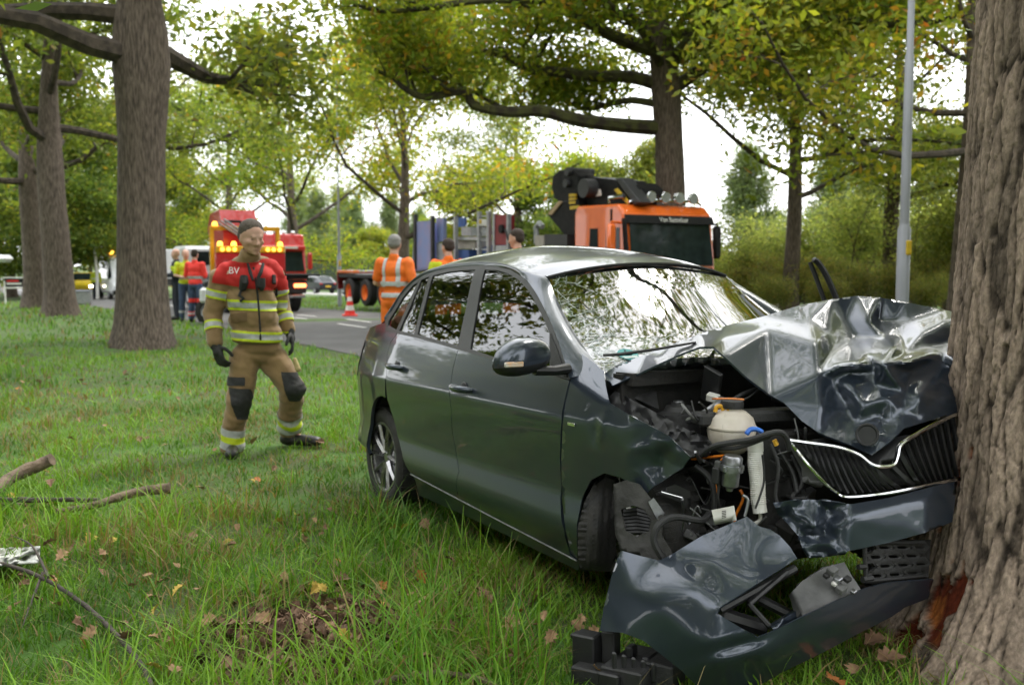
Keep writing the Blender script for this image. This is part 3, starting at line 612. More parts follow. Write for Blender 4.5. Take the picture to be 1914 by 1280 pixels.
m_wind = glassmat('windscreen_glass', (.60, .70, .67), 2.0, .035, .12)
# ---- the side surface y = -hw(x, z)
def _smooth(xk, yk, lo, hi, sig):
    g = np.arange(lo, hi, .004); v = np.interp(g, xk, yk); k = np.exp(-.5 * (np.arange(-40, 41) * .004 / sig) ** 2); k /= k.sum()
    vp = np.concatenate([np.full(40, v[0]), v, np.full(40, v[-1])]); return g, np.convolve(vp, k, 'valid')
_pg, _pv = _smooth([.05, .15, .20, .26, .32, .37, .45, .58, .70, .775, .80, .88, .95, 1.0, 1.1, 1.25, 1.36, 1.42, 1.47, 1.6], [.74, .785, .808, .845, .862, .853, .838, .845, .853, .855, .846, .824, .800, .782, .735, .660, .600, .560, .50, .3], 0, 1.6, .012)
_tg, _tv = _smooth([-2.3, -2.18, -2.10, -2.0, -1.8, -1.5, -1.2, 0, .9, 1.3, 1.6, 1.9, 2.2], [.40, .26, .15, .10, .055, .02, .004, 0, 0, .012, .04, .12, .3], -2.4, 2.3, .035)
def hw(x, z): return np.interp(z, _pg, _pv) - np.interp(x, _tg, _tv)
def side(px, py, off=0.0):
    r = CARM.T @ ray(px, py); t = np.arange(2.0, 9.0, .004); P = _co + r * t[:, None]
    g = P[:, 1] + hw(P[:, 0], P[:, 2]); k = np.argmax(g > 0) if (g > 0).any() else np.argmax(g)
    if k > 0 and g[k] > 0 and g[k - 1] <= 0: f = -g[k - 1] / (g[k] - g[k - 1]); return P[k - 1] * (1 - f) + P[k] * f
    return P[k]
def sxz(pts): return np.array([[p[0], p[2]] for p in (side(*q) for q in pts)])
def inside(poly, P):
    poly = np.asarray(poly); x, y = P[:, 0], P[:, 1]; c = np.zeros(len(P), bool); j = len(poly) - 1
    for i in range(len(poly)):
        a, b = poly[i], poly[j]; k = ((a[1] > y) != (b[1] > y)) & (x < (b[0] - a[0]) * (y - a[1]) / (b[1] - a[1] + 1e-12) + a[0]); c ^= k; j = i
    return c
def area(p): p = np.asarray(p); return .5 * np.sum(p[:, 0] * np.roll(p[:, 1], -1) - np.roll(p[:, 0], -1) * p[:, 1])
def inset(poly, d):
    P = np.asarray(poly, float); P = P[::-1] if area(P) < 0 else P; n = len(P); out = []
    for i in range(n):
        a = P[i] - P[i - 1]; b = P[(i + 1) % n] - P[i]; na = np.array([-a[1], a[0]]) / (np.linalg.norm(a) + 1e-9); nb = np.array([-b[1], b[0]]) / (np.linalg.norm(b) + 1e-9)
        m = na + nb; m /= (np.linalg.norm(m) + 1e-9); out.append(P[i] + m * d / max(.5, np.dot(m, na)))
    return np.array(out)
def tri2d(poly, sp, holes=(), jitter=.0):
    """triangulate a 2D polygon with inner points every sp; returns points, triangles, boundary loops (index lists)"""
    loops = []; pts = []; edges = []
    for lp in [poly] + list(holes):
        Q = resample(np.vstack([lp, lp[:1]]), sp)[:-1] if True else lp
        Q = []
        for i in range(len(lp)):
            a, b = np.asarray(lp[i]), np.asarray(lp[(i + 1) % len(lp)]); k = max(1, int(round(np.linalg.norm(b - a) / sp)))
            Q += [a + (b - a) * j / k for j in range(k)]
        s = len(pts); pts += Q; loops.append(list(range(s, s + len(Q)))); edges += [(s + i, s + (i + 1) % len(Q)) for i in range(len(Q))]
    P0 = np.array(pts); lo, hi = P0.min(0), P0.max(0); gx, gy = np.meshgrid(np.arange(lo[0] + sp * .5, hi[0], sp), np.arange(lo[1] + sp * .5, hi[1], sp * .87)); gx[1::2] += sp * .5
    g = np.stack([gx.ravel(), gy.ravel()], 1)
    if jitter: g = g + np.random.default_rng(1).normal(0, sp * jitter, g.shape)
    k = inside(poly, g)
    for h in holes: k &= ~inside(h, g)
    g = g[k]
    if len(g):
        d = np.min(np.linalg.norm(g[:, None] - P0[None], axis=2), axis=1); g = g[d > sp * .55]
    allp = [Vector((float(a), float(b))) for a, b in np.vstack([P0, g])]
    vo, eo, fo, ov, oe, of = mgeo.delaunay_2d_cdt(allp, edges, [], 0, 1e-7)
    P = np.array([(v.x, v.y) for v in vo]); T = np.array([f for f in fo]); c = P[T].mean(1); k = inside(poly, c)
    for h in holes: k &= ~inside(h, c)
    mp = {}
    for i, src in enumerate(ov):
        for s in src: mp[s] = i
    return P, T[k], [[mp[i] for i in lp] for lp in loops]
def orient(V, T, ref):
    V = np.asarray(V); T = np.asarray(T); n = np.cross(V[T[:, 1]] - V[T[:, 0]], V[T[:, 2]] - V[T[:, 0]]).sum(0); return T[:, [0, 2, 1]] if np.dot(n, ref) < 0 else T
def side_panel(name, poly, m, off=0.0, gap=.0025, sp=.035, holes=(), flange=.022, parent=None, mirror=False, fn=None):
    poly = inset(poly, gap); P, T, loops = tri2d(poly, sp, holes); e = 1e-3; H = (fn or hw)
    y = H(P[:, 0], P[:, 1]) + off; V = np.stack([P[:, 0], -y, P[:, 1]], 1)
    hx = (H(P[:, 0] + e, P[:, 1]) - H(P[:, 0] - e, P[:, 1])) / (2 * e); hz = (H(P[:, 0], P[:, 1] + e) - H(P[:, 0], P[:, 1] - e)) / (2 * e)
    Nn = np.stack([-hx, -np.ones(len(P)), -hz], 1); Nn /= np.linalg.norm(Nn, axis=1)[:, None]
    T = orient(V, T, (0, -1, 0)); Vl = [V]; Nl = [Nn]; fl = [tuple(t) for t in T]; b = len(V)
    if flange:
        for lp in loops:
            q = V[lp]; qn = Nn[lp]; tg = np.roll(q, -1, 0) - np.roll(q, 1, 0); on = np.cross(tg, qn); on /= np.linalg.norm(on, axis=1)[:, None] + 1e-9
            n = len(lp); Vl += [q, q - qn * flange]; Nl += [on, on]
            fl += [(b + i, b + n + i, b + n + (i + 1) % n, b + (i + 1) % n) for i in range(n)]; b += 2 * n
    V = np.concatenate(Vl); Nn = np.concatenate(Nl)
    if mirror: V = V * [1, -1, 1]; Nn = Nn * [1, -1, 1]; fl = [f[::-1] for f in fl]
    return mesh(name, V, fl, m, parent or car, True, None, Nn)
def px_panel(name, poly, ctrl, m, sp=6.0, smooth_it=2, crumple=None, parent=None, thick=.004, holes=(), depth=None, jitter=0.0, hem=.0, sharp=38):
    """sheet traced in the picture, its depth interpolated over measured control points; real thickness"""
    P, T, loops = tri2d(np.array(poly, float), sp, [np.array(h, float) for h in holes], jitter)
    if depth is None:
        C = np.array(ctrl, float); lo, hi = P.min(0) - 300, P.max(0) + 300
        ext = [(lo[0], lo[1]), (hi[0], lo[1]), (hi[0], hi[1]), (lo[0], hi[1])]
        ed = [C[np.argmin(np.hypot(C[:, 0] - a, C[:, 1] - b)), 2] for a, b in ext]
        Q = np.vstack([C[:, :2], np.array(ext)]); D = np.concatenate([C[:, 2], ed])
        vo, eo, fo, ov, _, _ = mgeo.delaunay_2d_cdt([Vector((float(a), float(b))) for a, b in Q], [], [], 0, 1e-6)
        Dv = np.array([D[s[0]] for s in ov]); Qv = np.array([(v.x, v.y) for v in vo]); d = np.full(len(P), np.nan)
        for f in fo:
            a, b, c = Qv[f[0]], Qv[f[1]], Qv[f[2]]; M = np.array([b - a, c - a]).T; det = np.linalg.det(M)
            if abs(det) < 1e-9: continue
            w = (P - a) @ np.linalg.inv(M).T; k = (w[:, 0] >= -1e-6) & (w[:, 1] >= -1e-6) & (w.sum(1) <= 1 + 1e-6)
            d[k] = Dv[f[0]] + w[k, 0] * (Dv[f[1]] - Dv[f[0]]) + w[k, 1] * (Dv[f[2]] - Dv[f[0]])
        d = np.where(np.isnan(d), np.nanmean(d), d)
    else: d = np.array([depth(a, b) for a, b in P])
    E = np.concatenate([T[:, [0, 1]], T[:, [1, 2]], T[:, [2, 0]]]); cnt = np.bincount(E.ravel(), minlength=len(P)).astype(float)
    edge = np.zeros(len(P), bool); edge[[i for lp in loops for i in lp]] = True; X = np.column_stack([P, d])
    for _ in range(smooth_it):
        S = np.stack([np.bincount(E[:, 0], X[E[:, 1], c], len(P)) + np.bincount(E[:, 1], X[E[:, 0], c], len(P)) for c in range(3)], 1) / np.maximum(cnt, 1)[:, None]; X = np.where(edge[:, None], X, .4 * X + .6 * S)
    P = X[:, :2]; d = X[:, 2]
    if crumple is not None: d = d + crumple(P[:, 0], P[:, 1])
    V = np.array([CW(a, b, c) for (a, b), c in zip(P, d)]); T = orient(V, T, _co - V.mean(0)); n0 = len(V)
    vn = np.zeros_like(V); fnm = np.cross(V[T[:, 1]] - V[T[:, 0]], V[T[:, 2]] - V[T[:, 0]])
    for k in range(3): np.add.at(vn, T[:, k], fnm)
    vn /= np.linalg.norm(vn, axis=1)[:, None] + 1e-12
    fl = [tuple(t) for t in T] + [(t[2] + n0, t[1] + n0, t[0] + n0) for t in T]; V2 = np.vstack([V, V - vn * thick])
    for lp in loops:
        n = len(lp); fl += [(lp[i], lp[i] + n0, lp[(i + 1) % n] + n0, lp[(i + 1) % n]) for i in range(n)]
    o = mesh(name, V2, fl, m, parent or car, True)
    bm = bmesh.new(); bm.from_mesh(o.data); bmesh.ops.recalc_face_normals(bm, faces=bm.faces); bm.to_mesh(o.data); bm.free()
    auto_sharp(o.data, sharp); return o
def strip_loft(name, A, B, m, parent=None, bulge=0.0, k=5, ref=None, thick=.0):
    A = np.asarray(A); B = np.asarray(B); n = len(A); V = []
    for i in range(n):
        for j in range(k + 1):
            t = j / k; p = A[i] * (1 - t) + B[i] * t
            if bulge:
                tg = (A[min(i + 1, n - 1)] - A[max(i - 1, 0)]); c = np.cross(tg, B[i] - A[i]); c /= np.linalg.norm(c) + 1e-9
                if ref is not None and np.dot(c, ref) < 0: c = -c
                p = p + c * bulge * 4 * t * (1 - t)
            V.append(p)
    f = [(i * (k + 1) + j, (i + 1) * (k + 1) + j, (i + 1) * (k + 1) + j + 1, i * (k + 1) + j + 1) for i in range(n - 1) for j in range(k)]
    o = mesh(name, V, f, m, parent or car, True)
    return o
# ---- traced lines of the near side
B_GAP = [(857, 651), (847, 687), (842, 721), (843, 762), (845, 803), (853, 850), (858, 881), (855, 920), (856, 931)]
R_GAP = [(744, 621), (730, 640), (724, 660), (723, 700), (724, 747), (735, 781), (743, 815), (751, 847), (763, 878), (768, 885)]
F_GAP = [(1065, 710), (1055, 752), (1050, 790), (1047, 856), (1048, 930), (1055, 990), (1066, 1036), (1079, 1047)]
door_r = sxz(R_GAP[:1] + [(775, 628), (815, 639)] + B_GAP + [(812, 908)] + R_GAP[:0:-1])
door_f = sxz(B_GAP[:1] + [(876, 656), (910, 666), (960, 680), (1010, 694)] + F_GAP + [(1000, 1006), (930, 970)] + B_GAP[:0:-1])
sill = sxz([(768, 887), (812, 911), (856, 934), (930, 973), (1000, 1009), (1079, 1050), (1077, 1068), (1000, 1030), (930, 995), (856, 960), (779, 926)])
for mir in (False, True):
    d1 = side_panel('rear_door', door_r, m_paint, mirror=mir)
    if not mir: d2 = side_panel('front_door', door_f, m_paint, mirror=mir)
    side_panel('sill', sill, m_paint, -.012, parent=car, mirror=mir)
    # rear quarter: rear of the door line to the tail corner, with the wheel arch cut out
    arch = [(-1.301 + .345 * math.cos(a), .32 + .345 * math.sin(a)) for a in np.linspace(R(-12), R(192), 26)]
    rg = sxz(R_GAP); belt = sxz([(720, 602), (735, 612)])
    ok = [tuple(p) for p in rg if math.hypot(p[0] + 1.301, p[1] - .33) > .352 and p[1] > .60]; a_in = math.atan2(ok[-1][1] - .33, ok[-1][0] + 1.301)
    arch = [(-1.301 + .345 * math.cos(a), .32 + .345 * math.sin(a)) for a in np.linspace(a_in, R(192), 26)]
    q = ok + arch + [(-1.66, .30), (-2.02, .31), (-2.13, .42), (-2.16, .60), (-2.15, .80), (-2.12, .92), (-2.04, 1.05), tuple(belt[0]), tuple(belt[1])]
    side_panel('rear_quarter', np.array(q), m_paint, sp=.04, parent=car, mirror=mir)
# wheel wells and floor
ub = MB()
for x, a0_, a1_ in ((-1.301, 0, 180), (1.28, 70, 180)):
    for s in (-1, 1):
        pr = [(x + .372 * math.cos(a), .32 + .372 * math.sin(a)) for a in np.linspace(R(a0_), R(a1_), 20)]
        v = [(p[0], s * .765, p[1]) for p in pr] + [(p[0], s * .55, p[1]) for p in pr]; n = len(pr)
        if not (x > 0 and s > 0): ub.add(v, [(i, i + 1, n + i + 1, n + i) for i in range(n - 1)] + [tuple(range(n, 2 * n))])
ub.box((-.15, 0, .24), (2.9, 1.34, .06)); ub.box((0, 0, .30), (1.9, 1.56, .10)); ub.box((1.22, 0, .30), (.5, 1.0, .14))
ub.build('underbody', m_dark, car)
# ---- greenhouse
DLO = [(720, 599), (735, 578), (752, 549), (772, 528), (792, 515), (815, 507), (837, 502), (870, 498), (899, 496), (930, 498), (955, 504), (978, 518), (998, 540), (1014, 568), (1034, 610), (1056, 673), (1066, 707)]
BELT = [(1066, 709), (1010, 696), (960, 682), (910, 668), (876, 658), (857, 653), (815, 641), (775, 630), (744, 623), (722, 618)]
dlo = sxz(DLO + BELT)
pane_px = [[(725, 612), (727, 600), (739, 581), (754, 556), (772, 534), (782, 527), (762, 572), (742, 616)],
           [(747, 618), (768, 572), (788, 523), (803, 517), (790, 565), (775, 624)],
           [(781, 625), (796, 566), (810, 515), (840, 508), (868, 505), (889, 504), (872, 575), (857, 646)],
           [(880, 652), (892, 580), (907, 504), (930, 505), (951, 511), (972, 524), (991, 546), (1006, 573), (1020, 603), (1028, 622), (1030, 695), (1000, 688), (940, 672)]]
panes = [sxz(p) for p in pane_px]
dlo_far = dlo[dlo[:, 0] < sxz([(880, 655)])[0, 0] + .02] if False else dlo
trim = side_panel('window_surround', dlo, m_trim, .003, 0.0, .03, holes=panes, flange=.03)
for k, p in enumerate(panes): tag(side_panel('window_pane', p, m_glass, -.004, -.004, .04, flange=0, parent=trim))
trim2 = side_panel('window_surround', dlo, m_trim, .003, 0.0, .03, holes=panes, flange=.03, mirror=True)
for k, p in enumerate(panes): side_panel('window_pane', p, m_glass, -.004, -.004, .04, flange=0, parent=trim2, mirror=True)
# windscreen
def on_y(px, py, y): return cplane(px, py, y)
wl = [on_y(1026, 518, -.545), on_y(1038, 553, -.575), on_y(1062, 600, -.615), on_y(1088, 643, -.655), on_y(1112, 676, -.69), on_y(1128, 700, -.71)]
wl = resample(catmull(wl, 6), .05); nW = len(wl)
def wrow(i, m=24):
    p = wl[i]; t = i / (nW - 1); out = []
    for j in range(m + 1):
        s = -1 + 2 * j / m; q = 1 - s * s; out.append(np.array([p[0] + q * (.075 + .12 * t), s * abs(p[1]), p[2] + q * (.05 - .02 * t)]))
    return out
wv = [p for i in range(nW) for p in wrow(i)]; wf = [(i * 25 + j, i * 25 + j + 1, (i + 1) * 25 + j + 1, (i + 1) * 25 + j) for i in range(nW - 1) for j in range(24)]
wf = [tuple(t) for t in orient(np.array(wv), np.array([f[:3] for f in wf]), np.array([.6, 0, .8]))] and (wf if np.dot(np.cross(np.array(wv[wf[0][1]]) - wv[wf[0][0]], np.array(wv[wf[0][2]]) - wv[wf[0][0]]), [.6, 0, .8]) > 0 else [f[::-1] for f in wf])
wind = tag(mesh('windscreen', wv, wf, m_wind, car, True), 'cracked windscreen')
def wpt(t, s):
    i = t * (nW - 1); a = int(min(i, nW - 2)); f = i - a
    def ev(k): p = wl[k]; tt = k / (nW - 1); q = 1 - s * s; return np.array([p[0] + q * (.075 + .12 * tt), s * abs(p[1]), p[2] + q * (.05 - .02 * tt)])
    n = np.array([.62, 0, .78]); return ev(a) * (1 - f) + ev(a + 1) * f, n
# cracks: branching fractures from the near edge and the lower corner
ck = MB(); rc = np.random.default_rng(4)
def crack(t, s, dt, ds, L, dep=0):
    pts = []; n = max(3, int(L / .035))
    for k in range(n):
        p, nn = wpt(min(max(t, 0), 1), min(max(s, -1), 1)); pts.append(p + nn * .003); t += dt / n * 1 + rc.normal(0, .006); s += ds / n + rc.normal(0, .010)
        if dep < 2 and rc.random() < .16: crack(t, s, rc.normal(0, .12), rc.normal(0, .12), L * .4, dep + 1)
        if t > 1 or t < 0 or s < -1 or s > 1: break
    if len(pts) > 2: ck.tube(pts, .0008 if dep == 0 else .0006, 3, caps=False)
for k in range(26):
    t0 = rc.uniform(0, 1); crack(t0, -1 + rc.uniform(0, .05), rc.normal(.0, .12), rc.uniform(.03, .45) * (1 if t0 > .15 else .4), rc.uniform(.2, .8))
for k in range(14): crack(rc.uniform(.8, 1), rc.uniform(-1, .1), rc.normal(-.1, .12), rc.normal(.1, .2), rc.uniform(.15, .5))
for k in range(90):
    t0 = rc.uniform(0, 1); crack(t0, -.99 + rc.uniform(0, .09), rc.normal(0, .03), rc.normal(0, .05), .1, 2)
tag(ck.build('glass_crack', mat('crack_edges', (.62, .70, .68), .3, alt=(.45, .55, .52), scale=40), wind), 'web of white fractures', kind='stuff')
# roof between the two rails, front edge = windscreen top
rail_px = [(724, 588), (742, 560), (762, 536), (783, 516), (806, 503), (840, 494), (880, 489), (915, 488), (950, 494), (976, 504), (1000, 512), (1018, 516)]
rail = resample(catmull([side(*p) for p in rail_px], 6), .07)
rail[:, 1] = [-hw(p[0], p[2]) for p in rail]
xf = wl[0][0]; rx = np.linspace(rail[:, 0].min(), xf - .01, 40); o_ = np.argsort(rail[:, 0]); rz_ = np.interp(rx, rail[o_, 0], rail[o_, 2]); ry_ = np.interp(rx, rail[o_, 0], rail[o_, 1])
rz_[-3:] = np.linspace(rz_[-4], wl[0][2] + .004, 4)[1:]; ry_[-3:] = np.linspace(ry_[-4], wl[0][1] - .004, 4)[1:]
rv = []; m_ = 28
for i, x in enumerate(rx):
    arch_h = np.interp(x, [-2.0, -1.7, -1.2, -.6, 0, .3], [.03, .055, .085, .09, .075, .052]); fr_ = i / (len(rx) - 1)
    for j in range(m_ + 1):
        s = -1 + 2 * j / m_; q = 1 - abs(s) ** 2.3; xs_ = x + q * (.075 * max(0, fr_ - .6) / .4 - .10 * max(0, .25 - fr_) / .25)
        rv.append((xs_, s * abs(ry_[i]), rz_[i] + arch_h * q))
rf = [(i * (m_ + 1) + j, (i + 1) * (m_ + 1) + j, (i + 1) * (m_ + 1) + j + 1, i * (m_ + 1) + j + 1) for i in range(len(rx) - 1) for j in range(m_)]
roof = mesh('roof', rv, rf, m_paint, car, True)
MB().tube([np.array(rv[(len(rx) - 1) * (m_ + 1) + j]) + [0.012, 0, -.004] for j in range(m_ + 1)], .008, 6).build('windscreen_seal', m_black, roof, True)
# side rail and pillars: from the window surround up to the roof edge and windscreen
up = sxz(DLO); A3 = np.array([[p[0], -hw(p[0], p[1]) - .003, p[1]] for p in up]); A3 = resample(catmull(A3, 5), .04)
inner = np.vstack([np.stack([rx, ry_, rz_], 1), wl[1:]]); inner = resample(inner, .02)
for s in (1, -1):
    Bp = []
    Ls = np.concatenate([[0], np.cumsum(np.linalg.norm(np.diff(A3, axis=0), axis=1))]); Ls /= Ls[-1]; Li = np.concatenate([[0], np.cumsum(np.linalg.norm(np.diff(inner, axis=0), axis=1))]); Li /= Li[-1]
    Bp = np.stack([np.interp(Ls, Li, inner[:, c]) for c in range(3)], 1)
    strip_loft('side_rail', A3 * [1, s, 1], Bp * [1, s, 1], m_paint, bulge=.012, k=6, ref=np.array([0, -s, .5]))
# tail: hatch, rear screen, lamps, bumper
tl = MB(); tz = [(-2.13, .28), (-2.17, .45), (-2.18, .60), (-2.15, .82), (-2.11, .93), (-2.03, 1.03), (rx[0] + .01, rz_[0] - .01)]
tv = []; tn = 14
for x, z in tz:
    yy = max(.3, hw(max(x, -2.16), z)); tv += [(x - .06 * (1 - (j / tn * 2 - 1) ** 2) + (.05 if abs(j - tn / 2) == tn / 2 else 0), -yy + 2 * yy * j / tn, z) for j in range(tn + 1)]
tl.add(tv, [(i * (tn + 1) + j, i * (tn + 1) + j + 1, (i + 1) * (tn + 1) + j + 1, (i + 1) * (tn + 1) + j) for i in range(len(tz) - 1) for j in range(tn)]); tail = tl.build('tailgate', m_paint, car, True)
for s in (-1, 1):
    v = [(x + dx, s * (hw(x, z) + .006), z) for dx in (0,) for x in (-2.15, -2.10, -2.02, -1.94) for z in (.74, .82, .90, .97)]
    mesh('tail_lamp', v, [(i * 4 + j, i * 4 + j + 1, (i + 1) * 4 + j + 1, (i + 1) * 4 + j) for i in range(3) for j in range(3)], m_red, car, True)
# door handles
for px, py in ((741, 688), (866, 729)):
    p = side(px, py); h = MB(); y = -hw(p[0], p[2])
    cup = MB().ball((p[0] + .0, y + .004, p[2]), (.042, .008, .042), 16); cup.build('handle_cup', m_black, d1 if px < 800 else d2, True)
    hb = MB(); hb.tube([(p[0] - .085, y + .0, p[2] + .012), (p[0] - .07, y - .030, p[2] + .012), (p[0] - .02, y - .042, p[2] + .012), (p[0] + .05, y - .040, p[2] + .010), (p[0] + .085, y - .018, p[2] + .008), (p[0] + .095, y + .004, p[2] + .008)], [.012, .016, .018, .018, .016, .010], 10, squash=1.0)
    hb.build('door_handle', m_paint, d1 if px < 800 else d2, True)
# door mirror
def mirror():
    c = CW(974, 668, 4.12); mb = MB(); k = 28; h = 14; v = []
    ax = np.array([.30, -1.0, 0]); ax /= np.linalg.norm(ax); ex = np.array([ax[1] * -1, ax[0], 0]); ex = np.array([-ax[1], ax[0], 0])  # ex points forward
    for i in range(h + 1):
        for j in range(k):
            a = math.pi * i / h; b = 2 * math.pi * j / k; sx, sy, sz = math.cos(a), math.sin(a) * math.cos(b), math.sin(a) * math.sin(b)
            e = lambda q, n: math.copysign(abs(q) ** n, q)
            lx, ly, lz = e(sx, .75) * .148, e(sy, .85) * .082, e(sz, .8) * .068
            lz += .016 * (1 - (lx / .15) ** 2) * (1 if lz > 0 else -.3) - .10 * lx * .12 + (-.012 * (lx / .15) if lz < 0 else -.035 * max(0, lx / .15) ** 2)
            if ly < -.03: ly = -.03
            v.append(c + ax * lx + ex * ly + np.array([0, 0, lz]))
    f = [(i * k + j, i * k + (j + 1) % k, (i + 1) * k + (j + 1) % k, (i + 1) * k + j) for i in range(h) for j in range(k)]
    mb.add(v, f); bm_o = mb.build('door_mirror', [m_paint, m_black], car, True)
    for p in bm_o.data.polygons:
        if p.center[2] < c[2] - .022: p.material_index = 1
    arm = MB(); arm.tube([c + [.02, .05, -.055], c + [.03, .14, -.06], c + [.03, .21, -.055]], [.028, .026, .03], 10, squash=.8); arm.build('mirror_arm', m_black, bm_o, True)
    sig = MB(); sig.box(c + ax * .105 + ex * .062 + np.array([0, 0, -.020]), (.012, .085, .022), (0, 0, math.atan2(ax[1], ax[0]) + math.pi / 2 - .35), bev=.004); sig.build('indicator_lamp', mat('clear_lens', (.55, .52, .48), .15, alt=(.7, .4, .2), scale=25), bm_o, True)
mirror()
sailp = sxz([(1031, 622), (1045, 655), (1062, 705), (1034, 699)]); side_panel('mirror_sail', sailp, m_black2, .008, .0, .03, flange=.01)
# ---- wheels
def wheel(name, c, yaw=0.0, s=-1, camber=0.0):
    root = empty(name, c); root.parent = car; root.rotation_euler = (camber, 0, yaw); t = MB(); Rt, rw_ = .312, .205
    prof = [(.215, -.085), (.232, -.098), (.268, -.104), (.297, -.094), (.309, -.078), (Rt, -.05), (Rt, .05), (.309, .078), (.297, .094), (.268, .104), (.232, .098), (.215, .085)]
    t.lathe([(r, h) for r, h in prof], (0, 0, 0), (0, 1, 0), 48, caps=False)
    for k in range(48):
        a = 2 * math.pi * k / 48
        for w_ in (-.062, .062): t.box((.310 * math.cos(a), w_, .310 * math.sin(a)), (.006, .05, .022), (0, -a, 0))
    t.build('tyre', m_rub, root, True)
    r_ = MB(); r_.lathe([(.205, s * .092), (.218, s * .094), (.220, s * .084), (.205, s * .072), (.198, s * .02), (.195, -s * .07), (.185, -s * .075), (.185, s * .02)], (0, 0, 0), (0, 1, 0), 48, caps=False)
    r_.lathe([(.0, s * .074), (.028, s * .073), (.034, s * .066), (.05, s * .05), (.06, s * .02), (.05, -s * .03)], (0, 0, 0), (0, 1, 0), 24, caps=False); r_.build('rim', m_alu, root, True)
    MB().lathe([(.0, s * .0), (.14, s * .0), (.14, -s * .02), (.0, -s * .02)], (0, 0, 0), (0, 1, 0), 32).build('brake_disc', m_steel, root, True)
    MB().lathe([(.196, -s * .05), (.0, -s * .05), (.0, -s * .06), (.196, -s * .06)], (0, 0, 0), (0, 1, 0), 32, caps=False).build('wheel_backing', m_dark, root)
    for k in range(5):
        for e in (-1, 1):
            a = 2 * math.pi * k / 5 + .3; a0 = a + e * .10; a1 = a + e * .33
            sp = MB(); p0 = np.array([.04 * math.cos(a0), s * .062, .04 * math.sin(a0)]); p1 = np.array([.205 * math.cos(a1), s * .080, .205 * math.sin(a1)]); pm = (p0 + p1) / 2 + [0, s * .006, 0]
            sp.tube([p0, pm, p1], [.020, .015, .014], 4, squash=.8); sp.build('spoke', m_alu, root)
wr = cplane(713, 854, -.775); wheel('wheel', (wr[0], -.672, wr[2])); wheel('wheel', (wr[0], .672, wr[2]), 0, 1)
fwc = CW(1150, 985, 3.92); wheel('wheel', (fwc[0] - .04, fwc[1] + .19, .335), -.16, -1, .05)
MB().tube([side(x, y) + np.array([0, -.001, 0]) for x, y in ((768, 886), (812, 909), (856, 932), (930, 971), (1000, 1007), (1079, 1048))], .0045, 6).build('bright_door_edge', m_steel, car, True)  # added steel tube imitates the bright line of the doors' lower edge
wheel('wheel', (1.12, .70, .33), .1, 1)
# ---- front wing, buckled ahead of the wheel arch
def side_depth(px, py):
    p = side(px, py); return float(np.dot(CARM @ p + CARC - CP, np.array([0, math.cos(TH), -math.sin(TH)])))
def wing_crumple(x, y):
    k = np.clip((x - 1150) / 90, 0, 1); r1 = np.abs(fbm(x / 60, y / 45, 2, 61) - .5) * .13
    dent = .05 * np.exp(-(((x - 1232) / 26) ** 2 + ((y - 868) / 30) ** 2)) + .030 * np.exp(-(np.abs((x - 1114) * .5 + (y - 820) * .3) / 5)) * np.exp(-((y - 815) / 30) ** 2) * 0
    v = .020 * np.exp(-np.abs(x - 1112 - (y - 790) * .1) / 7) * np.clip((y - 770) / 30, 0, 1) * np.clip((845 - y) / 20, 0, 1)
    v2 = -.014 * np.exp(-np.abs(x - 1127 + (y - 790) * .25) / 6) * np.clip((y - 765) / 25, 0, 1) * np.clip((846 - y) / 20, 0, 1)
    return k * (r1 - .03) * .45 + dent * k * .8 + v + v2
wing_poly = [(1067, 677), (1088, 662), (1108, 676), (1129, 694), (1132, 720), (1139, 753), (1174, 774), (1210, 793), (1248, 813), (1290, 854), (1275, 875), (1248, 892), (1219, 911), (1210, 922), (1189, 909), (1159, 892), (1129, 884), (1104, 897), (1088, 930), (1078, 981), (1079, 1044), (1067, 1033), (1057, 990), (1050, 930), (1049, 856), (1052, 790), (1057, 753), (1066, 714)]
px_panel('front_wing', wing_poly, None, m_paint, 6.5, 3, wing_crumple, depth=lambda a, b: side_depth(a, b) + .0016 * max(0, 712 + (a - 1066) * .56 - b) + (.0 if a < 1180 else .0006 * (a - 1180) - (.0004 * max(0, 815 - b))), thick=.006, sharp=50)
bd = side(1069, 793); MB().box((bd[0], -hw(bd[0], bd[2]) - .003, bd[2]), (.055, .006, .014), bev=.002).build('wing_badge', m_chr, car)
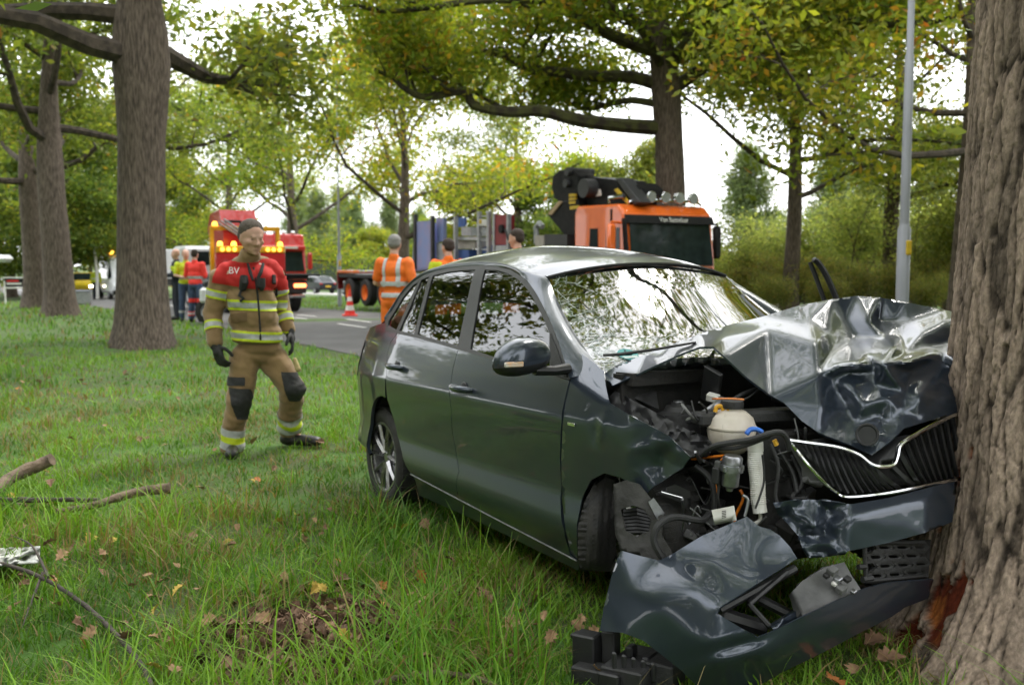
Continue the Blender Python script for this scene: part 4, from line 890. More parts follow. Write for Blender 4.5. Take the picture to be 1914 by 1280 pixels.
# ---- bonnet, torn from its hinges and folded against the tree
bon = [(1130, 698), (1152, 683), (1205, 662), (1252, 644), (1307, 624), (1366, 606), (1424, 592), (1497, 570), (1556, 559), (1600, 553), (1646, 556), (1695, 565), (1761, 578), (1845, 597), (1845, 700), (1835, 765), (1767, 776), (1728, 789), (1690, 800), (1660, 828), (1630, 850), (1584, 829), (1531, 809), (1498, 786), (1466, 753), (1441, 739), (1397, 706), (1352, 664), (1334, 648), (1308, 648), (1278, 659), (1233, 679), (1189, 700), (1144, 721), (1134, 714)]
bonc = [(1130, 700, 4.10), (1144, 721, 4.03), (1189, 700, 3.99), (1233, 679, 3.98), (1278, 659, 3.97), (1308, 648, 3.96), (1334, 648, 3.94), (1152, 683, 4.14), (1205, 662, 4.19), (1252, 644, 4.24), (1307, 624, 4.30), (1366, 606, 4.36), (1424, 592, 4.40), (1497, 570, 4.42), (1556, 559, 4.42), (1600, 553, 4.42), (1646, 556, 4.40), (1695, 565, 4.36), (1761, 578, 4.30), (1815, 590, 4.22),
        (1352, 664, 3.92), (1397, 706, 3.85), (1441, 739, 3.79), (1466, 753, 3.75), (1498, 786, 3.70), (1531, 809, 3.66), (1584, 829, 3.60), (1630, 850, 3.56), (1660, 828, 3.58), (1690, 800, 3.63), (1728, 789, 3.68), (1767, 776, 3.74), (1815, 765, 3.82),
        (1240, 668, 4.10), (1300, 643, 4.12), (1350, 630, 4.13), (1435, 615, 4.20), (1490, 605, 4.25), (1512, 600, 4.25), (1526, 640, 3.98), (1531, 700, 3.80), (1536, 760, 3.70),
        (1546, 625, 4.16), (1552, 665, 4.00), (1556, 710, 3.84), (1562, 765, 3.76), (1574, 800, 3.68), (1580, 600, 4.33), (1600, 630, 4.24), (1625, 600, 4.22), (1640, 600, 4.36), (1655, 630, 4.12), (1673, 648, 3.88), (1684, 632, 4.12), (1672, 600, 4.32), (1700, 600, 4.26), (1725, 622, 4.06), (1765, 602, 4.12), (1740, 650, 4.0), (1780, 640, 4.05),
        (1562, 686, 3.79), (1600, 682, 3.73), (1650, 680, 3.70), (1700, 678, 3.72), (1780, 676, 3.79), (1840, 676, 3.84), (1590, 694, 3.84), (1640, 691, 3.82), (1700, 690, 3.84), (1780, 688, 3.89), (1620, 664, 3.90), (1690, 662, 3.90), (1760, 662, 3.93),
        (1598, 735, 3.73), (1585, 760, 3.78), (1612, 760, 3.67), (1640, 722, 3.78), (1662, 745, 3.68), (1640, 775, 3.71), (1690, 735, 3.73), (1685, 770, 3.68), (1705, 712, 3.80), (1722, 740, 3.70), (1752, 715, 3.82), (1745, 760, 3.72), (1775, 740, 3.80), (1600, 795, 3.67), (1618, 815, 3.61), (1648, 800, 3.65), (1665, 790, 3.66)]
def bon_crumple(x, y):
    k = np.clip((x - 1525) / 25, 0, 1) * np.clip((y - 575) / 40, 0, 1); r1 = np.abs(fbm(x / 46, y / 46, 3, 70) - .5) - .12; r2 = np.abs(fbm(x / 18, y / 18, 2, 75) - .5) - .12
    l = np.clip((1525 - x) / 60, 0, 1); wav = fbm((x + y * 1.2) / 55, (x - y) / 160, 2, 80) - .5
    low = np.clip((y - 690) / 25, 0, 1); return k * ((.012 + .03 * low) * r1 + .003 * low * r2) + l * .006 * wav + .001 * (fbm(x / 90, y / 90, 2, 82) - .5)
bonnet = tag(px_panel('bonnet', bon, bonc, m_paint, 4.5, 3, bon_crumple, thick=.008, sharp=50), 'crumpled folded bonnet')
em = CW(1621, 812, 3.555)
MB().lathe([(.0, 0), (.030, .0), (.034, .004), (.039, .004), (.041, 0), (.041, -.02)], em, (CARM.T @ (CP - W(1621, 812, 3.6))), 28, caps=False).build('emblem', m_black, bonnet, True)
# ---- open far front door: its window frame stands behind the bonnet
dr = MB(); dpx = [(1519, 484), (1530, 492), (1543, 512), (1556, 540), (1566, 565)]; dP = [CW(x, y, 5.0) for x, y in dpx]
dr.tube(catmull(dP, 4), [.012] * 1 + [.03] * 16, 8, squash=.5)
dd = dr.build('front_door', m_black, car, True)
tag(dd, 'open front door, only its black window frame showing')
i2 = MB(); i2.tube(catmull([CW(x, y, 5.04) for x, y in ((1514, 490), (1522, 510), (1533, 540), (1542, 565))], 4), .012, 6); i2.build('window_pane_edge', m_trim, dd, True)
lo = MB(); lo.box(CW(1600, 680, 5.05), (.9, .06, .55), (0, 0, -.85), bev=.02); lo.build('door_panel', m_paint, dd, True)
# ---- grille
grille = empty('grille'); grille.parent = car
gt = [(1472, 822, 3.66), (1508, 827, 3.63), (1564, 835, 3.60), (1603, 848, 3.58), (1626, 865, 3.57), (1643, 871, 3.565), (1669, 868, 3.57), (1677, 852, 3.58), (1683, 832, 3.60), (1712, 812, 3.64), (1764, 784, 3.72), (1800, 768, 3.78)]
gb = [(1474, 822, 3.66), (1490, 842, 3.65), (1508, 865, 3.62), (1541, 901, 3.59), (1564, 921, 3.58), (1587, 929, 3.57), (1662, 921, 3.58), (1748, 903, 3.66), (1800, 893, 3.74)]
MB().tube(catmull([CW(*p) for p in gt], 6), .010, 8, squash=.8).build('chrome_strip', m_chr, grille, True)
MB().tube(catmull([CW(*p) for p in gb], 6), .0075, 8).build('chrome_strip', m_chr, grille, True)
def along(tab, x):
    t = np.array(tab); return np.interp(x, t[:, 0], t[:, 1]), np.interp(x, t[:, 0], t[:, 2])
for k in range(24):
    if k < 13: xa = 1490 + k * 11.5; xb = xa + 26 + k * 2.0
    else: xa = 1668 + (k - 13) * 12.5; xb = xa + 38 - (k - 13) * 2.2
    ya, da = along(gt, xa); yb, db = along(gb, min(xb, 1799)); ya += 5; yb -= 6
    if k < 2: yb = ya + 30 + k * 18
    pts = [CW(xa, ya, da + .045), CW(xa + (xb - xa) * .30, ya + (yb - ya) * .35, (da + db) / 2 + .012), CW(xa + (xb - xa) * .7, ya + (yb - ya) * .75, (da + db) / 2 + .012), CW(xb, yb, db + .03)]
    MB().tube(catmull(pts, 3), .0085, 5, squash=1.6).build('slat', m_black, grille, True)
px_panel('grille_backing', [(1475, 826), (1564, 840), (1626, 868), (1643, 874), (1669, 870), (1683, 836), (1764, 790), (1800, 775), (1800, 890), (1662, 917), (1587, 924), (1541, 897), (1508, 862)], [(1475, 826, 3.72), (1640, 880, 3.66), (1800, 830, 3.82), (1590, 920, 3.66)], m_dark, 14, 0, parent=grille, thick=.01)
px_panel('grille_side', [(1470, 824), (1510, 868), (1545, 905), (1530, 908), (1500, 900), (1498, 875)], [(1470, 824, 3.67), (1545, 905, 3.60), (1498, 890, 3.68)], m_grey, 10, 0, parent=grille, thick=.02)
px_panel('grille_panel', [(1500, 826), (1564, 832), (1603, 845), (1626, 861), (1643, 867), (1668, 863), (1674, 846), (1680, 828), (1700, 812), (1660, 818), (1640, 835), (1600, 826), (1550, 815)], [(1500, 826, 3.68), (1643, 867, 3.60), (1700, 812, 3.66), (1600, 820, 3.70)], m_black, 9, 1, parent=grille, thick=.01)
# ---- bumper pieces
def crm(a, s, sd): return lambda x, y: a * (np.abs(fbm(x / s, y / s, 3, sd) - .5) - .12)
px_panel('bumper_beam', [(1445, 939), (1480, 935), (1513, 933), (1528, 934), (1590, 942), (1662, 930), (1747, 908), (1790, 898), (1780, 975), (1730, 995), (1660, 1014), (1584, 1030), (1580, 1036), (1545, 1040), (1513, 1042), (1501, 1028), (1492, 1001), (1471, 977), (1453, 959)],
         [(1445, 939, 3.60), (1528, 934, 3.56), (1590, 942, 3.52), (1747, 908, 3.64), (1790, 898, 3.72), (1590, 968, 3.47), (1730, 935, 3.58), (1780, 975, 3.64), (1730, 995, 3.57), (1584, 1030, 3.47), (1513, 1042, 3.50), (1492, 1001, 3.54), (1471, 977, 3.58), (1520, 985, 3.50), (1540, 1000, 3.53), (1548, 950, 3.58)], m_paint, 6, 2, lambda x, y: .11 * np.clip((1580 - x) / 30, 0, 1) * (np.abs(fbm(x / 36, y / 36, 2, 90) - .5) - .12) + .004 * (fbm(x / 40, y / 40, 2, 91) - .5), thick=.006)
bump = [(1159, 1028), (1195, 1038), (1232, 1047), (1253, 1037), (1312, 1001), (1396, 965), (1419, 983), (1440, 989), (1458, 1001), (1477, 1022), (1490, 1043), (1455, 1066), (1416, 1090), (1345, 1135), (1341, 1146), (1380, 1170), (1416, 1191), (1440, 1181), (1501, 1152), (1560, 1124), (1617, 1099), (1660, 1089), (1706, 1085), (1745, 1082), (1735, 1118), (1691, 1135), (1667, 1152), (1608, 1182), (1534, 1221), (1474, 1250), (1430, 1274), (1390, 1298), (1350, 1305), (1310, 1295), (1298, 1277), (1274, 1253), (1238, 1224), (1203, 1197), (1164, 1182), (1121, 1178), (1128, 1137), (1142, 1080)]
bumc = [(1159, 1028, 3.64), (1232, 1047, 3.57), (1253, 1037, 3.57), (1312, 1001, 3.56), (1396, 965, 3.57), (1419, 983, 3.53), (1458, 1001, 3.49), (1490, 1043, 3.45), (1416, 1090, 3.36), (1345, 1135, 3.30), (1341, 1146, 3.30), (1416, 1191, 3.27), (1300, 1100, 3.36), (1240, 1090, 3.45), (1230, 1130, 3.42), (1180, 1100, 3.53), (1128, 1137, 3.60), (1121, 1178, 3.57), (1164, 1182, 3.51), (1203, 1197, 3.45), (1238, 1224, 3.41), (1274, 1253, 3.38), (1310, 1295, 3.40), (1300, 1190, 3.31), (1350, 1225, 3.26), (1390, 1298, 3.40), (1430, 1274, 3.41), (1474, 1250, 3.42), (1430, 1220, 3.27), (1501, 1152, 3.33), (1534, 1221, 3.46), (1520, 1185, 3.37), (1617, 1099, 3.48), (1608, 1182, 3.54), (1610, 1140, 3.47), (1706, 1086, 3.58), (1691, 1135, 3.62), (1735, 1118, 3.66), (1340, 1050, 3.48), (1400, 1040, 3.45)]
bumper = tag(px_panel('bumper_cover', bump, bumc, m_paint, 5.5, 18, lambda x, y: .03 * np.exp(-((x - 1372) / 50) ** 2 - ((y - 1208 - (1372 - x) * .25) / 14) ** 2), thick=.006, sharp=60), 'torn loose grey front bumper cover')
px_panel('bumper_lip', [(1416, 1196), (1501, 1157), (1617, 1104), (1706, 1090), (1700, 1130), (1608, 1172), (1534, 1210), (1474, 1238), (1440, 1245), (1425, 1220)], [(1416, 1196, 3.262), (1501, 1157, 3.318), (1617, 1104, 3.468), (1706, 1090, 3.57), (1700, 1130, 3.60), (1608, 1172, 3.515), (1534, 1210, 3.43), (1440, 1245, 3.35)], m_black, 12, 2, parent=bumper, thick=.004) if False else None
# lower grille insert of hexagons
lg = empty('lower_grille'); lg.parent = car
def LG(u, v, dd=0): return CW(1615 + u * 112 + v * 4, 1014 + v * 72 - u * v * 10, 3.52 + .14 * u + dd)
fr2 = MB()
for a, b in (((0, 0), (1, 0)), ((0, 1), (1, 1)), ((0, 0), (0, 1))): fr2.tube([LG(*a), LG(*b)], .008, 6)
fr2.tube([LG(-.12, .62), LG(0, .62)], .010, 6); fr2.tube([LG(-.06, .95), LG(.1, .93)], .012, 6); fr2.build('grille_frame', m_black2, lg, True)
for r_ in range(4):
    for c_ in range(4):
        u0 = .02 + c_ * .30 + (.15 if r_ % 2 else 0); v0 = .13 + r_ * .25
        if u0 > 1.0: continue
        hx_ = [(u0 - .13, v0), (u0 - .07, v0 - .12), (u0 + .07, v0 - .12), (u0 + .13, v0), (u0 + .07, v0 + .12), (u0 - .07, v0 + .12), (u0 - .13, v0)]
        MB().tube([LG(max(0, a), min(1, max(0, b)), .006) for a, b in hx_], .0052, 5, squash=2.2).build('grille_cell', m_black2, lg, True)
px_panel('grille_backing', [(1612, 1010), (1740, 1008), (1735, 1085), (1618, 1095)], [(1612, 1010, 3.60), (1740, 1008, 3.74)], m_dark, 30, 0, parent=lg, thick=.01)
# lamp housing, brackets and plastic lying in the bumper opening
hl = tag(px_panel('headlamp_housing', [(1478, 1108), (1500, 1085), (1545, 1058), (1578, 1050), (1592, 1075), (1610, 1102), (1560, 1124), (1501, 1152), (1488, 1130)], [(1478, 1108, 3.42), (1545, 1058, 3.50), (1578, 1050, 3.52), (1610, 1102, 3.48), (1501, 1152, 3.38)], m_grey, 9, 1, crm(.06, 40, 97), thick=.03), 'broken grey lamp housing')
for (x, y, s, m) in ((1556, 1066, .03, m_grey), (1566, 1082, .024, m_steel), (1572, 1100, .03, m_grey), (1584, 1082, .022, m_black2), (1560, 1090, .018, m_white), (1545, 1075, .02, m_black2), (1595, 1105, .018, m_steel)):
    MB().box(CW(x, y, 3.44), (s, s * 1.1, s * .8), (.3, .4, .2), bev=.003).build('bracket', m, hl)
px_panel('bumper_bracket', [(1440, 1170), (1498, 1135), (1508, 1150), (1452, 1182)], [(1440, 1170, 3.36), (1498, 1135, 3.42)], m_paint, 10, 0, thick=.03)
pl = MB()
for a, b, r_ in (((1345, 1140, 3.40), (1486, 1062, 3.52), .016), ((1400, 1128, 3.42), (1470, 1068, 3.50), .012), ((1400, 1128, 3.42), (1440, 1172, 3.38), .010), ((1420, 1120, 3.55), (1500, 1160, 3.5), .02), ((1350, 1150, 3.45), (1430, 1175, 3.45), .03)): pl.cyl(CW(*a), CW(*b), r_, k=8)
pl.build('bumper_strut', m_black, car, True)
und = empty('splash_tray'); und.parent = car; tag(und, 'black plastic tray torn from under the bumper')
def ubx(px, py, d, w_, h_, t_, rz=0.0, m=m_black2): MB().box(CW(px, py, d), (t_, w_, h_), (0, 0, rz), bev=.006).build('tray_piece', m, und)
ubx(1098, 1215, 3.62, .075, .13, .09, .5, m_black); ubx(1078, 1186, 3.64, .05, .02, .03, .4, m_black); ubx(1142, 1205, 3.62, .07, .12, .05, .6); ubx(1190, 1255, 3.56, .26, .10, .16, .5); ubx(1240, 1262, 3.52, .12, .12, .12, .5); ubx(1180, 1215, 3.58, .05, .04, .03, .5, m_black); ubx(1215, 1228, 3.55, .09, .025, .03, .5, m_black); ubx(1150, 1262, 3.5, .12, .05, .08, .5, m_black); ubx(1105, 1268, 3.56, .09, .10, .12, .5)
for k in range(7): ubx(1148 + 18 * k, 1236 + 5 * k, 3.47, .012, .07, .02, .5, m_black)
# ---- engine bay
bay = empty('engine_bay'); bay.parent = car
b_ = MB(); b_.box((.98, 0, .62), (.06, 1.40, .66)); b_.box((1.0, 0, .93), (.12, 1.36, .05)); b_.build('firewall', m_dark, bay)
MB().box((1.30, .22, .56), (.46, .62, .44), bev=.03).build('engine_block', m_dark, bay)
MB().box((1.30, .20, .82), (.36, .46, .08), (0, .05, .1), bev=.025).build('engine_cover', m_black2, bay)
MB().box((1.06, -.60, .50), (.30, .06, .52), bev=.01).build('inner_wing', m_dark, bay)
MB().box((1.56, .08, .52), (.08, 1.05, .46), (0, 0, -.12), bev=.01).build('radiator', m_dark, bay)
MB().box((1.50, -.05, .80), (.10, 1.15, .05), (0, 0, -.25), bev=.01).build('slam_panel', m_black2, bay)
st = CW(1268, 772, 4.0); MB().lathe([(.09, -.1), (.085, 0), (.06, .01), (.05, .03), (.03, .03), (.028, .045), (0, .045)], st, (0, 0, 1), 24, caps=False).build('strut_tower', m_black2, bay, True)
MB().lathe([(.022, .032), (.02, .05), (0, .05)], st, (0, 0, 1), 16, caps=False).build('strut_nut', m_steel, bay, True)
# wing inner rail the wing peeled from
px_panel('inner_rail', [(1136, 745), (1150, 730), (1200, 757), (1240, 778), (1290, 805), (1340, 822), (1335, 845), (1295, 856), (1248, 816), (1174, 777), (1142, 757)], [(1136, 745, 4.06), (1200, 757, 3.98), (1290, 805, 3.82), (1340, 822, 3.74), (1295, 856, 3.74), (1174, 777, 3.98)], m_black, 7, 0, crm(.10, 22, 99), parent=bay, thick=.012)
px_panel('scuttle', [(1150, 716), (1190, 706), (1260, 688), (1340, 668), (1360, 700), (1300, 712), (1225, 722), (1232, 765), (1200, 750), (1165, 735)], [(1150, 716, 4.10), (1260, 688, 4.25), (1340, 668, 4.3), (1225, 722, 4.12), (1232, 765, 4.0)], m_black2, 9, 0, crm(.06, 30, 101), parent=bay, thick=.01)
res = CW(1367, 806, 3.76); rs = MB()
rs.lathe([(.0, -.085), (.05, -.078), (.082, -.045), (.092, 0), (.090, .012), (.095, .016), (.095, .022), (.09, .026), (.080, .055), (.052, .078), (.036, .084), (.036, .095), (0, .095)], res, (0.05, 0, 1), 32, caps=False)
for a in range(4): rs.tube([res + np.array([math.cos(a * 1.57 + .5) * q, math.sin(a * 1.57 + .5) * q, z]) for q, z in ((.070, -.058), (.0915, -.005), (.088, .03), (.06, .074))], .003, 4)
ro = rs.build('coolant_bottle', m_cream, bay, True)
MB().lathe([(.0, .095), (.042, .090), (.044, .105), (.040, .118), (0, .12)], res, (0.05, 0, 1), 24, caps=False).build('bottle_cap', m_black2, ro, True)
m_yel = mat('yellow_plastic', (.72, .38, .02), .4, alt=(.6, .3, .02), scale=20); m_blue = mat('blue_cap', (.02, .16, .62), .35, alt=(.02, .12, .5), scale=30)
MB().tube(catmull([CW(1337, 770, 3.74), CW(1340, 760, 3.74), CW(1350, 760, 3.74), CW(1352, 772, 3.74)], 4), .008, 8).build('hose_clip', m_yel, ro, True)
MB().box(CW(1362, 765, 3.73), (.018, .018, .012), bev=.003).build('hose_clip', m_yel, ro)
# washer filler neck with blue cap
nk = MB(); pth = [CW(1411, 820, 3.66), CW(1412, 840, 3.66), CW(1412, 870, 3.66), CW(1416, 900, 3.655), CW(1417, 930, 3.65), CW(1421, 958, 3.645)]
P_ = resample(catmull(pth, 10), .0035); nk.tube(P_, [(.029 if i < 14 else .0265 + (.0022 if (i // 1) % 2 else 0)) if i < len(P_) - 10 else .026 for i in range(len(P_))], 18)
no = nk.build('filler_neck', m_white, bay, True)
MB().tube(catmull([CW(1395, 812, 3.635), CW(1402, 803, 3.635), CW(1414, 802, 3.635), CW(1426, 808, 3.635)], 5), [.010] + [.013] * 14 + [.008], 10, squash=.7).build('blue_cap', m_blue, no, True)
# pump cylinder
pc = CW(1367, 880, 3.62); mp_ = MB(); ax_ = np.array([.1, .05, 1.0]); mp_.lathe([(.0, -.075), (.012, -.074), (.014, -.062), (.030, -.055), (.032, -.05), (.032, .0), (.0, .0)], pc, ax_, 24, caps=False)
mp_.lathe([(.0, .0), (.042, .0), (.042, .022), (.036, .024), (.036, .05), (.030, .058), (0, .058)], pc, ax_, 24, caps=False); po = mp_.build('vacuum_pump', m_steel, bay, True)
for a in range(6): MB().box(pc + np.array([.040 * math.cos(a), .040 * math.sin(a), .011]), (.012, .012, .020), (0, 0, a), bev=.002).build('pump_lug', m_steel, po)
MB().box(CW(1340, 888, 3.63), (.03, .03, .06), (0, .1, .3), bev=.004).build('connector', m_black2, bay)
MB().box(CW(1343, 868, 3.63), (.024, .024, .03), (0, .1, .3), bev=.004).build('connector', m_grey, bay)
# label card
lab = px_panel('label_card', [(1330, 953), (1372, 945), (1377, 972), (1336, 981)], [(1330, 953, 3.60), (1372, 945, 3.58), (1377, 972, 3.58)], m_white, 14, 0, parent=bay, thick=.003)
for k in range(5): px_panel('barcode_bar', [(1349, 955 + 3 * k), (1357, 953.5 + 3 * k), (1357.3, 955 + 3 * k), (1349.3, 956.5 + 3 * k)], [(1350, 955, 3.572)], m_black, 20, 0, parent=lab, thick=.001, jitter=0)
# hoses, cables, brackets
m_hose = m_black2
def hose(pts, r_, m=None, name='hose'): MB().tube(catmull([CW(*p) for p in pts], 6), r_, 8).build(name, m or m_hose, bay, True)
hose([(1310, 850, 3.70), (1340, 832, 3.64), (1400, 822, 3.60), (1450, 808, 3.58), (1468, 815, 3.58), (1476, 840, 3.60)], .011)
hose([(1330, 838, 3.66), (1380, 836, 3.62), (1440, 815, 3.60)], .008)
hose([(1240, 1045, 3.60), (1222, 1010, 3.60), (1232, 980, 3.60), (1262, 966, 3.62), (1310, 972, 3.64), (1325, 960, 3.68)], .013)
hose([(1345, 900, 3.64), (1342, 930, 3.64), (1346, 950, 3.66)], .005); hose([(1425, 850, 3.62), (1428, 900, 3.62), (1412, 950, 3.60)], .004)
hose([(1388, 925, 3.62), (1398, 935, 3.62), (1392, 965, 3.62)], .006, m_steel); hose([(1421, 960, 3.66), (1420, 972, 3.66), (1408, 978, 3.66), (1395, 972, 3.66)], .007, m_white)
hose([(1270, 790, 3.95), (1300, 780, 3.9), (1330, 762, 3.86), (1350, 745, 3.9)], .012, m_steel, 'brace'); hose([(1360, 756, 3.9), (1385, 738, 3.9), (1430, 722, 3.95)], .009); hose([(1375, 750, 3.86), (1400, 742, 3.86), (1440, 710, 3.95)], .004)
hose([(1150, 800, 3.95), (1300, 850, 3.8), (1345, 880, 3.75)], .006); hose([(1440, 830, 3.66), (1455, 870, 3.64), (1450, 930, 3.64), (1470, 960, 3.62)], .007); hose([(1455, 840, 3.7), (1480, 880, 3.68), (1490, 920, 3.66)], .009); hose([(1300, 870, 3.75), (1330, 900, 3.72), (1335, 960, 3.72)], .012)
hose([(1480, 850, 3.72), (1500, 900, 3.68), (1480, 930, 3.66), (1510, 930, 3.62)], .008); hose([(1437, 900, 3.7), (1462, 880, 3.66), (1440, 860, 3.66)], .004)
rr_ = np.random.default_rng(12)
for k in range(34):
    x, y = rr_.uniform(1290, 1500), rr_.uniform(850, 1010); d = rr_.uniform(3.72, 3.9); s = rr_.uniform(.02, .08)
    MB().box(CW(x, y, d), (s, s * rr_.uniform(.4, 1.4), s * rr_.uniform(.3, 1.2)), tuple(rr_.uniform(-.6, .6, 3)), bev=.004).build('bracket', [m_black2, m_black, m_black2, m_dark, m_grey][k % 5] if k % 11 else m_steel, bay)
for k in range(30):
    x, y = rr_.uniform(1280, 1500), rr_.uniform(745, 1000); d = rr_.uniform(3.66, 3.84); p = [(x, y, d)]
    for j in range(4): x += rr_.normal(0, 26); y += rr_.normal(0, 20); p.append((min(max(x, 1275), 1505), min(max(y, 745), 1005), d + rr_.normal(0, .03)))
    hose(p, rr_.uniform(.0022, .006), [m_black2, m_black, m_dark, m_grey, m_black2, m_steel][k % 6] if k % 10 else m_amber, 'cable')
MB().box(CW(1330, 722, 3.98), (.09, .02, .16), (.3, .4, .2), bev=.004).build('bracket', m_black, bay); MB().box(CW(1333, 743, 3.95), (.05, .03, .03), (.3, .2, .5), bev=.003).build('bracket', m_white, bay)
hose([(1447, 822, 3.6), (1452, 832, 3.6)], .009, m_yel, 'plug')
# torn wheel arch liner with its big hole
px_panel('arch_liner', [(1147, 905), (1170, 897), (1195, 905), (1220, 935), (1240, 965), (1236, 1000), (1262, 1045), (1232, 1047), (1160, 1030), (1149, 990)], [(1147, 905, 3.74), (1195, 905, 3.70), (1240, 965, 3.66), (1262, 1045, 3.62), (1160, 1030, 3.70), (1190, 960, 3.68)], mat('dusty_liner', (.055, .053, .05), .8, alt=(.028, .027, .026), scale=9, bump=.3), 7, 2, crm(.05, 40, 111), holes=[[(1160, 952), (1183, 944), (1205, 952), (1217, 972), (1213, 992), (1190, 1003), (1168, 992)]], thick=.012)
sg = MB()
for k in range(7): sg.tube([CW(1166, 956 + 6.5 * k, 3.78), CW(1190, 953 + 6.8 * k, 3.765), CW(1214, 960 + 6 * k, 3.78)], .010, 6)
sg.build('bellows', m_black, car, True)
px_panel('tyre_tread', [(1080, 1045), (1080, 985), (1092, 938), (1108, 908), (1130, 892), (1150, 896), (1150, 960), (1152, 1040), (1140, 1068), (1085, 1066)], [(1080, 1045, 4.02), (1080, 985, 4.0), (1130, 892, 4.05), (1150, 960, 3.99), (1152, 1040, 4.0), (1140, 1068, 4.02), (1085, 1066, 4.05), (1112, 1000, 3.90), (1114, 940, 3.96), (1112, 1050, 3.94)], m_dark, 5, 5, lambda x, y: .008 * sum(np.exp(-((x - g - (1000 - y) * .05) / 2.2) ** 2) for g in (1096, 1111, 1127, 1140)) + .008 * (np.sin(y * .55) > .3) * (np.abs(x - 1087) < 8), thick=.01)
px_panel('inner_bracket', [(1212, 938), (1222, 930), (1242, 958), (1236, 975), (1228, 970)], [(1212, 938, 3.66)], m_steel, 8, 0, parent=bay, thick=.01)
px_panel('panel_scrap', [(1225, 918), (1262, 905), (1290, 918), (1292, 960), (1270, 938)], [(1225, 918, 3.72), (1292, 960, 3.74)], m_black, 8, 0, parent=bay, thick=.006)
hose([(1236, 919, 3.68), (1275, 930, 3.68)], .004, m_chr, 'wire')
# ---- inside
cab = empty('interior'); cab.parent = car
MB().box((.80, 0, .86), (.34, 1.36, .16), (0, .10, 0), bev=.05).build('dashboard', m_black2, cab, True)
def seat(x, y):
    s = MB(); s.box((x, y, .52), (.50, .48, .18), bev=.06); s.box((x - .27, y, .80), (.16, .46, .62), (0, -.30, 0), bev=.06); s.build('seat', m_cloth, cab, True)
    MB().box((x - .40, y, 1.17), (.10, .26, .16), (0, -.2, 0), bev=.04).build('headrest', m_cloth, cab, True)
seat(.20, -.36); seat(.20, .36); MB().box((-.95, 0, .82), (.18, 1.25, .62), (0, -.35, 0), bev=.06).build('rear_bench', m_cloth, cab, True)
sw = MB(); cS = np.array([.52, .36, .92]); sw.tube([cS + .185 * np.array([-.35 * math.sin(a), math.cos(a), .93 * math.sin(a)]) for a in np.linspace(0, 2 * math.pi, 25)], .016, 8, caps=False); sw.tube([cS + [0, -.18, 0], cS, cS + [0, .18, 0]], .02, 6); sw.build('steering_wheel', m_black, cab, True)
m_bag = mat('airbag_cloth', (.55, .60, .56), .85, alt=(.42, .48, .45), scale=6, bump=.4)
def air(name, c, r_): MB().ball(c, r_, 20).build(name, m_bag, cab, True)
air('airbag', (.62, -.36, .98), (.20, .26, .10)); air('airbag', (.40, .36, .96), (.12, .18, .17))
p0, nn = wpt(.10, .02); MB().box(p0 - nn * .05, (.02, .16, .07), (0, -.5, 0), bev=.015).build('rear_view_mirror', mat('mirror_back', (.08, .16, .15), .3, alt=(.06, .12, .11), scale=5), cab, True)
# round sticker and wiper
def wgrid(t0, s0, dt, ds):
    return wpt(t0 + dt, s0 + ds)[0] - np.array([.62, 0, .78]) * .004
stc = MB(); ring = [wpt(.835 + .062 * math.sin(a), -.80 + .056 * math.cos(a))[0] + np.array([.62, 0, .78]) * .004 for a in np.linspace(0, 2 * math.pi, 33)[:-1]]
stc.add(ring + [np.mean(ring, 0)], [(i, (i + 1) % 32, 32) for i in range(32)]); so = stc.build('round_sticker', mat('teal_sticker', (.01, .28, .27), .5, alt=(.01, .22, .22), scale=20), wind)
p1 = [wpt(.835 + a, -.80 + b)[0] + np.array([.62, 0, .78]) * .006 for a, b in ((.02, -.045), (.045, -.035), (.045, .035), (.02, .045))]
mesh('sticker_label', p1, [(0, 1, 2, 3)], mat('pale_label', (.55, .66, .64), .6, scale=30), so)
f4 = MB(); 
for a, b in (((-.045, .004), (.008, -.016)), ((.008, -.016), (.008, .020)), ((-.015, .008), (.022, .008))): f4.tube([wpt(.835 + q[0], -.80 + q[1])[0] + np.array([.62, 0, .78]) * .006 for q in (a, b)], .003, 4)
f4.build('sticker_digit', mat('dark_print', (.01, .05, .06), .6, scale=20), so)
wp = MB(); wp.tube([CW(1128, 664, 4.11), CW(1160, 662, 4.09), CW(1230, 652, 4.09), CW(1300, 640, 4.12)], [.010, .013, .011, .008], 6, squash=.6); wp.build('wiper', m_black, car, True)
